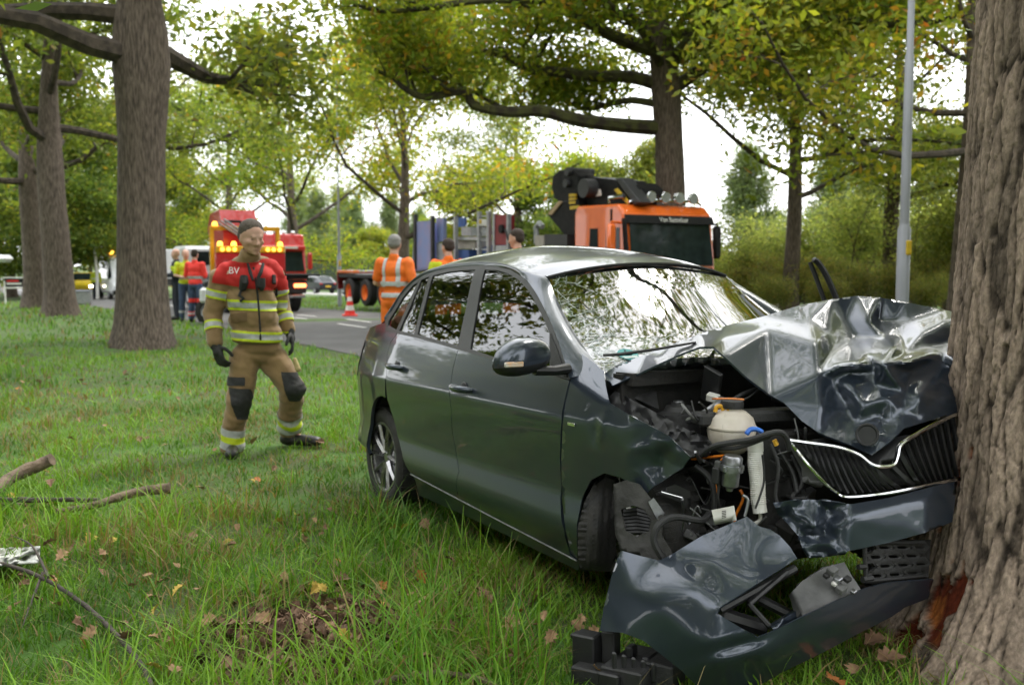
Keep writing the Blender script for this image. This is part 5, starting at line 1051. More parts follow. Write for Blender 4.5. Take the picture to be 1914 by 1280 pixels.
# ================================================================== people
def capsule(mb, p0, r0, p1, r1, k=14):
    p0 = np.array(p0, float); p1 = np.array(p1, float); d = p1 - p0; L = np.linalg.norm(d); d = d / (L + 1e-9); pts = []; rd = []
    for a in (85, 60, 35, 12): pts.append(p0 - d * r0 * math.sin(R(a))); rd.append(r0 * math.cos(R(a)))
    pts += [p0, p1]; rd += [r0, r1]
    for a in (12, 35, 60, 85): pts.append(p1 + d * r1 * math.sin(R(a))); rd.append(r1 * math.cos(R(a)))
    mb.tube(pts, rd, k)
def fuse(name, prims, m, parent, vox=.012, it=6, post=None, noise=0.0, nscale=14.0, zs=1.0):
    """join overlapping shapes into ONE continuous smooth surface"""
    mb = MB()
    for p in prims:
        if p[0] == 'c': capsule(mb, *p[1:])
        else: mb.ball(p[1], p[2], 20, 0, p[3] if len(p) > 3 else None)
    me = bpy.data.meshes.new('tmp'); me.from_pydata(mb.v, [], mb.f); o = bpy.data.objects.new('tmp', me); COL.objects.link(o)
    r = o.modifiers.new('r', 'REMESH'); r.mode = 'VOXEL'; r.voxel_size = vox
    s = o.modifiers.new('s', 'SMOOTH'); s.factor = .5; s.iterations = it
    dg = bpy.context.evaluated_depsgraph_get(); ev = o.evaluated_get(dg); nm = bpy.data.meshes.new_from_object(ev)
    bpy.data.objects.remove(o); bpy.data.meshes.remove(me); nm.name = name
    if noise:
        n = len(nm.vertices); co = np.zeros(n * 3); nm.vertices.foreach_get('co', co); co = co.reshape(-1, 3); no = np.zeros(n * 3); nm.vertices.foreach_get('normal', no); no = no.reshape(-1, 3)
        f = np.abs(fbm(co[:, 0] * nscale + co[:, 2] * nscale * .7 * zs, co[:, 2] * nscale * zs - co[:, 1] * nscale * .6, 3, 7) - .5) * 2 - .3
        co = co + no * (f * noise)[:, None]; nm.vertices.foreach_set('co', co.ravel()); nm.update()
    return finish(nm, name, m, parent, True)
def band(name, src, o, nrm, half, mats, keep, off=.006, split=.55, parent=None):
    """a sewn-on strip: the slice of the garment between two planes, lifted off it"""
    bm = bmesh.new(); bm.from_mesh(src.data); o = Vector(o); nrm = Vector(nrm).normalized()
    bmesh.ops.delete(bm, geom=[f for f in bm.faces if not keep(f.calc_center_median())], context='FACES')
    for s, c in ((half, True), (-half, True), (half * split, False), (-half * split, False)):
        q = o + nrm * s; kw = dict(clear_outer=(s > 0 and c), clear_inner=(s < 0 and c))
        bmesh.ops.bisect_plane(bm, geom=bm.verts[:] + bm.edges[:] + bm.faces[:], plane_co=q, plane_no=nrm, dist=1e-6, **kw)
    for v in bm.verts: v.co += v.normal * off
    for f in bm.faces:
        d = abs((f.calc_center_median() - o).dot(nrm)); f.material_index = 1 if d < half * split else 0; f.smooth = True
    if not bm.faces: bm.free(); return None
    me = bpy.data.meshes.new(name); bm.to_mesh(me); bm.free(); return finish(me, name, mats, parent or src.parent)
def patch(name, src, m, keep, cuts=(), off=.006, parent=None):
    bm = bmesh.new(); bm.from_mesh(src.data)
    bmesh.ops.delete(bm, geom=[f for f in bm.faces if not keep(f.calc_center_median())], context='FACES')
    for q, nn in cuts: bmesh.ops.bisect_plane(bm, geom=bm.verts[:] + bm.edges[:] + bm.faces[:], plane_co=Vector(q), plane_no=Vector(nn), dist=1e-6, clear_outer=True)
    for v in bm.verts: v.co += v.normal * off
    for f in bm.faces: f.smooth = True
    if not bm.faces: bm.free(); return None
    me = bpy.data.meshes.new(name); bm.to_mesh(me); bm.free(); return finish(me, name, m, parent or src.parent)
m_skin = mat('skin', (.62, .375, .29), .5, alt=(.54, .30, .22), scale=9, bump=.05)
m_hair = mat('short_grey_hair', (.115, .095, .078), .95, alt=(.06, .046, .036), scale=90, bump=.3, bscale=260)
m_hairb = mat('brown_hair', (.05, .035, .025), .9, alt=(.03, .02, .015), scale=90, bump=.5)
m_hairg = mat('silver_hair', (.30, .29, .28), .9, alt=(.18, .17, .16), scale=90, bump=.5)
m_tan = mat('tan_turnout_cloth', (.27, .175, .08), .9, alt=(.21, .13, .058), scale=5, bump=.10, bscale=240, sheen=.2)
m_redc = mat('red_cloth', (.52, .02, .016), .85, alt=(.46, .018, .015), scale=5, bump=.10, bscale=200)
m_fluo = mat('fluorescent_yellow', (.60, .72, .02), .7, alt=(.52, .62, .02), scale=20)
m_silv = mat('reflective_silver', (.50, .51, .52), .45, alt=(.40, .41, .42), scale=30, rvar=.1)
m_glove = mat('black_glove', (.014, .014, .015), .7, alt=(.022, .022, .022), scale=40, bump=.3)
m_boot = mat('black_boot', (.013, .013, .013), .45, alt=(.022, .02, .018), scale=20, bump=.2)
m_navy = mat('navy_cloth', (.014, .018, .032), .85, alt=(.01, .013, .024), scale=12)
m_jean = mat('blue_work_cloth', (.055, .085, .16), .85, alt=(.04, .065, .12), scale=12)
m_ora = mat('fluorescent_orange', (.85, .17, .012), .75, alt=(.75, .14, .01), scale=9, bump=.25, bscale=50)
m_salm = mat('fluorescent_red', (.90, .05, .035), .75, alt=(.80, .04, .03), scale=9, bump=.2)
m_dk = mat('dark_feature', (.05, .032, .026), .6, scale=60); m_lip = mat('lips', (.38, .17, .14), .5, scale=60)
def head(root, c, fwd, m_h, tall=1.0, hair=True, prims_only=False, parent=None, vox=.008, hair_low=-.01):
    """head in its own frame: a forward, b the person's left, u up"""
    f = np.array(fwd, float); f /= np.linalg.norm(f); l = np.cross([0, 0, 1.], f); l /= np.linalg.norm(l); u = np.cross(f, l); M = np.stack([f, l, u], 1); c = np.array(c, float)
    T = lambda a, b, z: c + M @ np.array([a, b, z]) * tall
    E = lambda a, b, z, ra, rb, rz: ('e', T(a, b, z), (ra * tall * 1.04, rb * tall * 1.10, rz * tall), M)
    pr = [E(-.008, 0, .035, .098, .078, .088), E(.015, 0, -.02, .082, .069, .085), E(.038, 0, -.075, .050, .052, .040), E(.070, 0, -.100, .022, .024, .018),
          ('c', T(.088, -.03, .022), .013 * tall, T(.088, .03, .022), .013 * tall), ('c', T(.092, 0, .012), .010 * tall, T(.113, 0, -.030), .0145 * tall), E(.098, .012, -.034, .010, .009, .008), E(.098, -.012, -.034, .010, .009, .008),
          E(.060, .043, -.022, .028, .024, .024), E(.060, -.043, -.022, .028, .024, .024), ('c', T(.083, -.018, -.066), .009 * tall, T(.083, .018, -.066), .009 * tall), ('c', T(.081, -.014, -.080), .009 * tall, T(.081, .014, -.080), .009 * tall),
          E(-.005, .079, -.012, .020, .008, .032), E(-.005, -.079, -.012, .020, .008, .032)]
    def extras():
        for s in (-1, 1):
            MB().ball(T(.0845, s * .031, .003), (.007 * tall, .0115 * tall, .0042 * tall), 10, 0, M).build('eye', m_dk, root, True)
            MB().tube([T(.089, s * .014, .023), T(.094, s * .030, .028), T(.082, s * .05, .022)], [.002, .0032, .0015], 6).build('eyebrow', m_h, root, True)
        MB().tube([T(.088, -.022, -.0765), T(.0945, 0, -.0735), T(.088, .022, -.0765)], [.001, .0022, .001], 6).build('mouth', m_lip, root, True)
        hp = [E(-.016, 0, .050, .096, .0815, .086), E(-.045, 0, .005, .064, .078, .072), E(-.005, .066, .012, .026, .013, .028), E(-.005, -.066, .012, .026, .013, .028)]
        ho = fuse('hair', hp, m_h, root, vox, 3, noise=.004, nscale=60)
    return pr, extras, T
def hand_prims(w, d, side, up, s=1.0, curl=.5):
    """palm and five fingers; w wrist, d hand direction, side towards the thumb, up = palm normal (fingers curl towards it)"""
    w = np.array(w, float); d = np.array(d, float) / np.linalg.norm(d); sd_ = np.array(side, float); sd_ -= d * np.dot(sd_, d); sd_ /= np.linalg.norm(sd_); n = np.cross(d, sd_); n = n if np.dot(n, up) > 0 else -n
    pr = [('c', w, .030 * s, w + d * .05 * s, .030 * s), ('c', w + d * .05 * s + sd_ * .022 * s, .020 * s, w + d * .085 * s + sd_ * .028 * s, .016 * s), ('c', w + d * .05 * s - sd_ * .022 * s, .019 * s, w + d * .08 * s - sd_ * .028 * s, .015 * s)]
    for k, L in enumerate((.078, .088, .082, .064)):
        o = (1.5 - k) * .0215; p = w + d * (.088 - abs(o) * .15) * s + sd_ * o * s; q = d; rr = .0105 * s
        for j, fr in enumerate((.45, .32, .25)):
            a = curl * (j + .4) * .75; v = d * math.cos(a) + n * math.sin(a) + sd_ * o * .6; e = p + v / np.linalg.norm(v) * L * fr * s; pr.append(('c', p, rr, e, rr * .92)); p = e; rr *= .92
    p = w + d * .025 * s + sd_ * .030 * s
    for j, (v, L) in enumerate(((d * .6 + sd_ * .75 + n * .25, .045), (d * .85 + sd_ * .35 + n * .45, .034), (d * .9 + sd_ * .05 + n * .5, .028))):
        e = p + v / np.linalg.norm(v) * L * s; pr.append(('c', p, .0125 * s, e, .0115 * s)); p = e
    return pr
# ------------------------------------------------------------------ the firefighter
def firefighter():
    g = G(470, 850); root = empty('firefighter', (g[0], g[1], 0), 0, 'firefighter in tan turnout gear with red shoulders walking on the grass', 'person')
    o = np.array([g[0], g[1], 0])
    def P(px, py, y=7.72): return WY(px, py, y) - o
    # body under the clothes, one continuous figure
    hf = np.array([.62, -.74, -.22]); hp, extras, T = head(root, P(470, 444, 7.68), hf, m_hair, 1.06)
    bodyp = hp + [('c', P(470, 470, 7.72), .062, P(468, 500, 7.74), .07), ('e', P(470, 540, 7.76), (.17, .11, .24)), ('e', P(482, 632, 7.76), (.155, .11, .12)),
                  ('c', P(425, 515, 7.72), .06, P(400, 588, 7.72), .045), ('c', P(400, 588, 7.72), .042, P(403, 640, 7.62), .035), ('c', P(510, 512, 7.86), .06, P(527, 575, 7.96), .045), ('c', P(527, 575, 7.96), .04, P(540, 617, 7.90), .035), ('c', P(430, 512, 7.72), .06, P(508, 508, 7.86), .06),
                  ('c', P(460, 660, 7.74), .085, P(447, 752, 7.62), .06), ('c', P(447, 752, 7.62), .055, P(436, 838, 7.68), .04), ('c', P(506, 660, 7.80), .085, P(549, 728, 7.74), .06), ('c', P(549, 728, 7.74), .055, P(541, 805, 8.0), .04), ('c', P(436, 843, 7.68), .03, P(434, 850, 7.58), .02), ('c', P(541, 810, 8.0), .03, P(565, 817, 7.97), .02)]
    fuse('body', bodyp, m_skin, root, .009, 3); extras()
    jp = [('e', P(466, 525, 7.76), (.208, .145, .135)), ('e', P(468, 560, 7.75), (.205, .15, .15)), ('e', P(474, 595, 7.74), (.196, .15, .15)), ('e', P(479, 622, 7.74), (.198, .148, .095)), ('e', P(480, 634, 7.74), (.20, .15, .05)),
          ('c', P(424, 508, 7.74), .078, P(506, 503, 7.86), .076), ('c', P(446, 497, 7.75), .072, P(492, 494, 7.82), .070), ('c', P(463, 490, 7.74), .086, P(468, 476, 7.72), .083),
          ('c', P(412, 520, 7.72), .088, P(398, 586, 7.72), .078), ('c', P(398, 586, 7.72), .076, P(402, 640, 7.62), .064), ('c', P(513, 514, 7.88), .084, P(527, 573, 7.97), .072), ('c', P(527, 573, 7.97), .070, P(539, 614, 7.90), .058)]
    jk = fuse('turnout_jacket', jp, m_tan, root, .0115, 5, noise=.022, nscale=7)
    # cut the hem flat and open the collar
    bm = bmesh.new(); bm.from_mesh(jk.data)
    for px, py, nn in ((480, 641, (0.05, 0, -1)),): bmesh.ops.bisect_plane(bm, geom=bm.verts[:] + bm.edges[:] + bm.faces[:], plane_co=Vector(P(px, py)), plane_no=Vector(nn), clear_outer=False)
    hz = P(470, 477)[2]; bmesh.ops.bisect_plane(bm, geom=bm.verts[:] + bm.edges[:] + bm.faces[:], plane_co=Vector(P(472, 474, 7.66)), plane_no=Vector((.35, -.45, 1)), clear_outer=True)
    bm.to_mesh(jk.data); bm.free()
    x0, x1 = P(409, 520)[0], P(519, 520)[0]
    zy = P(470, 536)[2]; yk = lambda c: c.z > zy - .03 and x0 - .1 < c.x < x1 + .1 and c.z < P(0, 484)[2]
    patch('red_yoke', jk, m_redc, yk, [((P(430, 532)), (-.16, 0, -1)), (P(404, 520), (-1, 0, .28)), (P(524, 520), (1, 0, .30)), (P(470, 487), (0, -.25, 1))], .007)
    ys = [m_fluo, m_silv]
    band('reflective_band', jk, P(470, 570), (.05, 0, 1), .040, ys, lambda c: P(418, 0)[0] < c.x < P(515, 0)[0] and abs(c.z - P(0, 570)[2]) < .09, .007)
    band('reflective_band', jk, P(475, 627), (.06, 0, 1), .038, ys, lambda c: P(419, 0)[0] < c.x < P(521, 0)[0] and abs(c.z - P(0, 627)[2]) < .08, .007)
    def sleeve(a, b, t, half):
        a, b = np.array(a), np.array(b); q = a + (b - a) * t; n = (b - a) / np.linalg.norm(b - a); band('reflective_band', jk, q, n, half, ys, lambda c: np.linalg.norm(np.array(c) - q - n * np.dot(np.array(c) - q, n)) < .115 and abs(np.dot(np.array(c) - q, n)) < .08, .006)
    sleeve(P(411, 520, 7.72), P(398, 586, 7.72), .44, .034); sleeve(P(398, 586, 7.72), P(402, 640, 7.62), .46, .034); sleeve(P(513, 514, 7.88), P(527, 573, 7.97), .45, .034); sleeve(P(527, 573, 7.97), P(539, 614, 7.90), .55, .034)
    tp = [('e', P(483, 650, 7.76), (.178, .135, .095)), ('e', P(484, 664, 7.77), (.165, .13, .08)), ('c', P(458, 668, 7.74), .118, P(447, 750, 7.63), .100), ('c', P(447, 750, 7.63), .098, P(436, 800, 7.66), .090), ('c', P(436, 800, 7.66), .090, P(434, 838, 7.68), .094),
          ('c', P(508, 668, 7.80), .118, P(546, 726, 7.74), .104), ('c', P(546, 726, 7.74), .102, P(542, 770, 7.88), .094), ('c', P(542, 770, 7.88), .094, P(541, 800, 8.0), .098)]
    tr = fuse('turnout_trousers', tp, m_tan, root, .0115, 4, noise=.026, nscale=6, zs=1.6)
    def legband(a, b, t, half):
        a, b = np.array(a), np.array(b); q = a + (b - a) * t; n = (b - a) / np.linalg.norm(b - a); band('reflective_band', tr, q, n, half, [m_silv, m_fluo], lambda c: np.linalg.norm(np.array(c) - q - n * np.dot(np.array(c) - q, n)) < .15 and abs(np.dot(np.array(c) - q, n)) < .14, .006, .30)
    legband(P(447, 750, 7.63), P(434, 838, 7.68), .77, .082); legband(P(546, 726, 7.74), P(541, 800, 8.0), .78, .082)
    for px, py, y, w_, h_ in ((452, 757, 7.6, .075, .12), (552, 725, 7.7, .085, .11)):
        q = P(px, py, y - .06); patch('knee_pad', tr, m_glove, lambda c: abs(c.x - q[0]) < w_ + .03 and abs(c.z - q[2]) < h_ + .03 and c.y < q[1] + .09, [(q + [w_, 0, 0], (1, 0, .25)), (q - [w_, 0, 0], (-1, 0, -.25)), (q + [0, 0, h_], (.1, 0, 1)), (q - [0, 0, h_], (-.1, 0, -1))], .008)
    # boots and gloves
    def boot(a, toe, top):
        a, toe, top = map(np.array, (a, toe, top)); d = toe - a; d[2] = 0; d /= np.linalg.norm(d)
        fuse('boot', [('c', top, .062, a, .058), ('c', a - d * .02, .052, toe - d * .02, .046), ('e', toe, (.055, .055, .042)), ('e', a - d * .03, (.055, .055, .05))], m_boot, root, .012, 3)
    boot(P(436, 848, 7.68) * [1, 1, 0] + [0, 0, .06], P(433, 853, 7.47) * [1, 1, 0] + [0, 0, .045], P(435, 832, 7.68)); boot(P(541, 812, 8.0) * [1, 1, 0] + [0, 0, .07], P(590, 815, 7.95) * [1, 1, 0] + [0, 0, .06], P(541, 795, 8.0))
    fuse('glove', [('c', P(402, 634, 7.63), .048, P(403, 645, 7.61), .046)] + hand_prims(P(403, 645, 7.61), P(416, 690, 7.55) - P(403, 645, 7.61), (.7, -.5, .3), (.6, .6, 0), 1.2, .75), m_glove, root, .008, 2)
    fuse('glove', [('c', P(539, 610, 7.90), .046, P(541, 620, 7.89), .042)] + hand_prims(P(541, 620, 7.89), P(551, 660, 7.84) - P(541, 620, 7.89), (.2, -1, .1), (-1, .2, 0), 1.15, .55), m_glove, root, .008, 2)
    # fittings: zip, radio, straps, pockets
    from mathutils.bvhtree import BVHTree
    bvh = BVHTree.FromPolygons([v.co for v in jk.data.vertices], [p.vertices for p in jk.data.polygons]); bvt = BVHTree.FromPolygons([v.co for v in tr.data.vertices], [p.vertices for p in tr.data.polygons])
    def on(px, py, lift=.008, b=None):
        r_ = ray(px, py); h = (b or bvh).ray_cast(Vector(CP - o), Vector(r_ / np.linalg.norm(r_)));
        return (np.array(h[0]) - r_ / np.linalg.norm(r_) * lift, np.array(h[1])) if h[0] is not None else (P(px, py, 7.6), np.array([0, -1., 0]))
    MB().tube([on(x, y)[0] for x, y in ((474, 500), (478, 525), (482, 555), (484, 580), (486, 610), (487, 636))], .008, 6).build('zip', m_glove, root, True)
    MB().tube([on(x, y, .012)[0] for x, y in ((463, 492), (468, 510), (473, 524))], [.008, .014, .01], 6).build('strap', m_glove, root, True); MB().tube([on(x, y, .014)[0] for x, y in ((492, 493), (487, 510), (482, 520))], [.012, .016, .014], 6).build('strap', m_glove, root, True)
    def dev(name, pts, rr, m=m_glove): MB().tube([on(x, y, l)[0] for x, y, l in pts], rr, 10, squash=.7).build(name, m, root, True)
    dev('radio_microphone', [(456, 516, .034), (456, 528, .042), (453, 541, .034)], [.040, .048, .036]); dev('coiled_cord', [(452, 540, .03), (447, 552, .03), (455, 558, .03), (449, 563, .03)], [.013, .015, .014, .012]); dev('gas_meter', [(488, 520, .034), (488, 535, .04), (490, 540, .03)], [.046, .046, .028]); dev('torch', [(512, 515, .03), (512, 530, .03)], [.022, .022]); dev('torch', [(517, 540, .02), (517, 553, .02)], [.013, .013])
    patch('chest_pocket', jk, mat('brown_pocket', (.16, .10, .045), .9, alt=(.13, .08, .035), scale=9), lambda c: P(424, 0)[0] < c.x < P(472, 0)[0] and P(0, 606)[2] < c.z < P(0, 583)[2] and c.y < P(470, 0)[1] + .05, [(P(448, 585), (-.15, 0, 1)), (P(448, 602), (.15, 0, -1)), (P(427, 595), (-1, 0, 0)), (P(470, 595), (1, 0, 0))], .008)
    patch('pocket_flap', tr, m_glove, lambda c: P(410, 0)[0] < c.x < P(462, 0)[0] and abs(c.z - P(0, 713)[2]) < .06, [(P(440, 705, 7.6), (0, 0, 1)), (P(440, 721, 7.6), (0, 0, -1)), (P(458, 713, 7.6), (1, 0, 0))], .010)
    patch('pocket_flap', tr, m_glove, lambda c: P(545, 0)[0] < c.x and abs(c.z - P(0, 677)[2]) < .06, [(P(556, 668, 7.7), (-.6, 0, 1)), (P(556, 688, 7.7), (.6, 0, -1))], .010)
    fuse('spare_glove', [('c', P(551, 672, 7.70), .018, P(557, 690, 7.68), .024)], mat('pale_leather', (.45, .36, .16), .8, alt=(.35, .27, .12), scale=30), root, .008, 2)
    # letters on the yoke
    cu = bpy.data.curves.new('letters', 'FONT'); cu.body = 'BV'; cu.size = 1; to = bpy.data.objects.new('tmp', cu); COL.objects.link(to); dg = bpy.context.evaluated_depsgraph_get(); tm = bpy.data.meshes.new_from_object(to.evaluated_get(dg)); bpy.data.objects.remove(to)
    vs = [on(427 + v.co.x * 17.5, 511 - v.co.y * 18 + v.co.x * 1.0, .020)[0] for v in tm.vertices]; fs = [tuple(p.vertices) for p in tm.polygons]; mesh('chest_letters', vs, fs, mat('white_print', (.75, .72, .70), .6, scale=20), root)
firefighter()
# ------------------------------------------------------------------ other people
def person(loc, rz, h, label, top, legs, hairm, bands=None, arms='down', skin_arm=False, legband=None, group=None, turn=0.0, yoke=None, vox=.017, vest=None, shorts=False):
    """standing figure facing -Y in its own frame"""
    root = empty('person', loc, rz, label, 'person', group); s = h / 1.80; V3 = lambda x, y, z: np.array([x, y, z]) * s
    hd, extras, T = head(root, V3(0, -.01, 1.685), (math.sin(turn), -math.cos(turn), -.08), hairm, s)
    if arms == 'down': A = {-1: [(-.20, 0, 1.44), (-.26, .02, 1.16), (-.25, -.06, .92)], 1: [(.20, 0, 1.44), (.26, .02, 1.16), (.25, -.06, .92)]}
    elif arms == 'front': A = {-1: [(-.20, 0, 1.44), (-.27, -.02, 1.17), (-.10, -.26, 1.12)], 1: [(.20, 0, 1.44), (.27, -.02, 1.17), (.10, -.26, 1.14)]}
    else: A = {-1: [(-.20, 0, 1.44), (-.28, .04, 1.16), (-.26, -.10, .93)], 1: [(.20, 0, 1.44), (.28, .0, 1.18), (.14, -.24, 1.10)]}
    Lg = {-1: [(-.10, 0, .92), (-.11, -.02, .50), (-.12, .02, .09)], 1: [(.10, 0, .92), (.12, -.01, .50), (.14, .0, .09)]}
    bp = hd + [('c', V3(0, .01, 1.58), .058 * s, V3(0, .01, 1.46), .065 * s), ('e', V3(0, 0, 1.28), (.155 * s, .10 * s, .24 * s)), ('e', V3(0, 0, .98), (.15 * s, .10 * s, .13 * s)), ('c', V3(-.17, 0, 1.43), .05 * s, V3(.17, 0, 1.43), .05 * s)]
    for k in (-1, 1):
        a = [V3(*q) for q in A[k]]; bp += [('c', a[0], .048 * s, a[1], .040 * s), ('c', a[1], .038 * s, a[2], .030 * s)]; d = a[2] - a[1]; bp += hand_prims(a[2], d, (0, -1, .2) if arms != 'front' else (0, 0, 1), (-k, 0, 0), s * 1.05, .5)
        l = [V3(*q) for q in Lg[k]]; bp += [('c', l[0], .075 * s, l[1], .052 * s), ('c', l[1], .050 * s, l[2], .038 * s), ('c', l[2] - V3(0, 0, .04), .035 * s, l[2] + V3(.02 * k, -.15, -.05), .032 * s)]
    fuse('body', bp, m_skin, root, .0135, 2); extras()
    tp = [('e', V3(0, 0, 1.34), (.20 * s, .135 * s, .15 * s)), ('e', V3(0, 0, 1.18), (.19 * s, .14 * s, .16 * s)), ('e', V3(0, 0, 1.00), (.185 * s, .14 * s, .13 * s)), ('c', V3(-.17, 0, 1.435), .068 * s, V3(.17, 0, 1.435), .068 * s), ('c', V3(0, .01, 1.49), .075 * s, V3(0, .015, 1.52), .07 * s)]
    for k in (-1, 1):
        a = [V3(*q) for q in A[k]]; tp.append(('c', a[0], .078 * s, a[1] if not skin_arm else a[0] + (a[1] - a[0]) * .75, .066 * s))
        if not skin_arm: tp.append(('c', a[1], .064 * s, a[2], .050 * s))
    tj = fuse('jacket', tp, top, root, vox, 3, noise=.008, nscale=9)
    lp = [('e', V3(0, 0, .93), (.175 * s, .13 * s, .12 * s))]
    for k in (-1, 1): l = [V3(*q) for q in Lg[k]]; lp += [('c', l[0], .10 * s, l[1], .080 * s), ('c', l[1], .078 * s, l[2] + V3(0, 0, .02), .072 * s)]
    tl_ = fuse('trousers', lp, legs, root, vox, 3, noise=.008, nscale=9)
    for k in (-1, 1): l = V3(*Lg[k][2]); fuse('boot', [('c', l + V3(0, 0, .02), .058 * s, l - V3(0, 0, .03), .052 * s), ('c', l - V3(0, 0, .045), .045 * s, l + V3(.02 * k, -.16, -.045), .042 * s)], m_boot, root, vox, 2)
    for z, half, ms in (bands or ()): band('reflective_band', tj, V3(0, 0, z), (0, 0, 1), half * s, ms, lambda c: abs(c.x) < .225 * s and abs(c.z - z * s) < (half + .04) * s, .007, .5)
    if yoke:
        for xx in (-.10, .10): band('reflective_band', tj, V3(xx, 0, 1.3), (1, 0, 0), .026 * s, [m_silv, m_silv], lambda c: abs(c.x - xx * s) < .06 * s and c.z > 1.13 * s, .007, .5)
    for z, half, ms in (legband or ()): band('reflective_band', tl_, V3(0, 0, z), (0, 0, 1), half * s, ms, lambda c: abs(c.z - z * s) < (half + .04) * s, .007, .5)
    return root, tj, s
def at_row(px, d): return ((px - 957) / F * d, d, 0)
person(at_row(738, 13.6), R(160), 1.86, 'man in orange work shirt and trousers with silver hair, back turned', m_ora, m_ora, m_hairg, [(1.17, .028, [m_silv, m_silv]), (1.02, .028, [m_silv, m_silv])], 'walk', True, [(.45, .035, [m_silv, m_silv])], None, .35, yoke=True)
w2, w2j, s2 = person(at_row(838, 15.0), R(200), 1.84, 'dark haired man in orange and yellow jacket facing the blue machine', m_ora, m_ora, m_hairb, [(1.17, .03, [m_silv, m_silv])], 'front', False, None, None, .3)
patch('yellow_panel', w2j, m_fluo, lambda c: c.x > .12 and c.z > 1.25 and c.z < 1.5, [], .008)
person(at_row(966, 14.3), R(215), 1.96, 'dark haired man in orange jacket by the truck crane', m_ora, m_ora, m_hairb, [(1.17, .03, [m_silv, m_silv])], 'front', False, None, None, .5, yoke=True)
person(at_row(331, 26.0), R(-60), 1.82, 'bald police officer in navy uniform with yellow chest strip', m_navy, m_navy, m_skin, [(1.32, .06, [m_fluo, m_fluo])], 'front', False, None, None, .2)
person(at_row(349, 25.3), R(25), 1.80, 'medic in yellow vest and blue trousers', m_fluo, m_jean, m_skin, [(1.10, .03, [m_silv, m_silv])], 'front', True, [(.25, .03, [m_silv, m_silv])], None, .2)
person(at_row(366, 24.9), R(165), 1.80, 'medic in bright red jacket seen from behind', m_salm, m_jean, m_hairb, [(1.12, .035, [m_silv, m_silv])], 'front', False, [(.55, .05, [m_salm, m_salm]), (.22, .05, [m_salm, m_silv])], None, .2)
person(at_row(181, 57), R(180), 1.80, 'person in yellow green jacket walking beside the police van', m_fluo, m_navy, m_hairb, [(1.15, .04, [m_silv, m_silv])], 'down', False, None, None)
# ================================================================== vehicles on the road
class Frame:
    """x forward, y left, z up; turns pixels into points on planes of a vehicle"""
    def __init__(s, loc, yaw): s.o = np.array([loc[0], loc[1], 0.]); c, n = math.cos(yaw), math.sin(yaw); s.M = np.array([[c, -n, 0], [n, c, 0], [0, 0, 1]]); s.yaw = yaw
    def l(s, p): return s.M.T @ (np.asarray(p) - s.o)
    def at(s, px, py, axis, val):
        o = s.l(CP); r = s.M.T @ ray(px, py); return o + r * ((val - o[axis]) / r[axis])
    def xz(s, pts, y): return [(p[0], p[2]) for p in (s.at(a, b, 1, y) for a, b in pts)]
def V_(name, base, **k): return mat(name, base, k.pop('rough', .35), coat=k.pop('coat', .6), **k)
m_otruck = V_('orange_truck_paint', (.78, .145, .012), alt=(.70, .12, .01), scale=3); m_rtruck = V_('red_truck_paint', (.55, .012, .012), alt=(.48, .01, .01), scale=3); m_ytruck = V_('yellow_truck_paint', (.75, .40, .01), alt=(.68, .35, .01), scale=3)
m_vwhite = V_('white_van_paint', (.72, .73, .75), alt=(.66, .67, .69), scale=3); m_tglass = mat('dark_vehicle_glass', (.012, .018, .018), .06, alt=(.02, .03, .03), scale=4, spec=.15); m_navyp = V_('dark_car_paint', (.012, .016, .024), alt=(.01, .013, .02), scale=3)
m_blueP = mat('weathered_blue_panel', (.20, .25, .46), .6, alt=(.30, .24, .38), scale=2.2, lo=.3, hi=.6); m_bluec = mat('blue_cover', (.04, .09, .28), .6, scale=6); m_galv = mat('galvanised_steel', (.40, .41, .42), .45, .6, alt=(.30, .31, .32), scale=9); m_dred = mat('dark_red_panel', (.24, .012, .018), .5, alt=(.19, .01, .014), scale=5)
m_charc = mat('charcoal_paint', (.03, .031, .033), .5, alt=(.022, .022, .024), scale=5); m_bblk = mat('crane_black', (.006, .006, .007), .55, spec=.2, alt=(.010, .010, .010), scale=8, rvar=.1); m_stick = mat('yellow_sticker', (.62, .42, .02), .5, alt=(.5, .33, .02), scale=12)
m_lampY = mat('lit_amber_lamp', (.9, .4, .03), .3, emit=(1, .45, .05), estr=2.6); m_lampR = mat('lit_tail_lamp', (.8, .05, .02), .3, emit=(1, .16, .05), estr=5); m_lampW = mat('lit_head_lamp', (.9, .9, .8), .2, emit=(1, .95, .8), estr=8)
m_wood = mat('raw_timber', (.45, .33, .19), .8, alt=(.36, .25, .14), scale=12, stretch=(1, 8, 8)); m_conc = mat('pale_machine_casing', (.42, .38, .33), .7, alt=(.33, .30, .26), scale=6); m_plateY = mat('yellow_number_plate', (.70, .45, .03), .5, alt=(.62, .40, .03), scale=30)
def truck_wheel(root, x, y, r=.5, w_=.30, mrim=None):
    o = empty('wheel', (x, y, r)); o.parent = root
    MB().lathe([(r * .58, -w_ / 2), (r * .9, -w_ / 2), (r, -w_ * .36), (r, w_ * .36), (r * .9, w_ / 2), (r * .58, w_ / 2)], (0, 0, 0), (0, 1, 0), 28, caps=False).build('tyre', m_rub, o, True)
    MB().lathe([(0, w_ * .1), (r * .25, w_ * .12), (r * .3, w_ * .3), (r * .55, w_ * .42), (r * .6, w_ * .5), (r * .6, -w_ * .5), (r * .55, -w_ * .42), (r * .3, -w_ * .3), (r * .25, -w_ * .12), (0, -w_ * .1)], (0, 0, 0), (0, 1, 0), 24, caps=False).build('rim', mrim or m_galv, o, True)
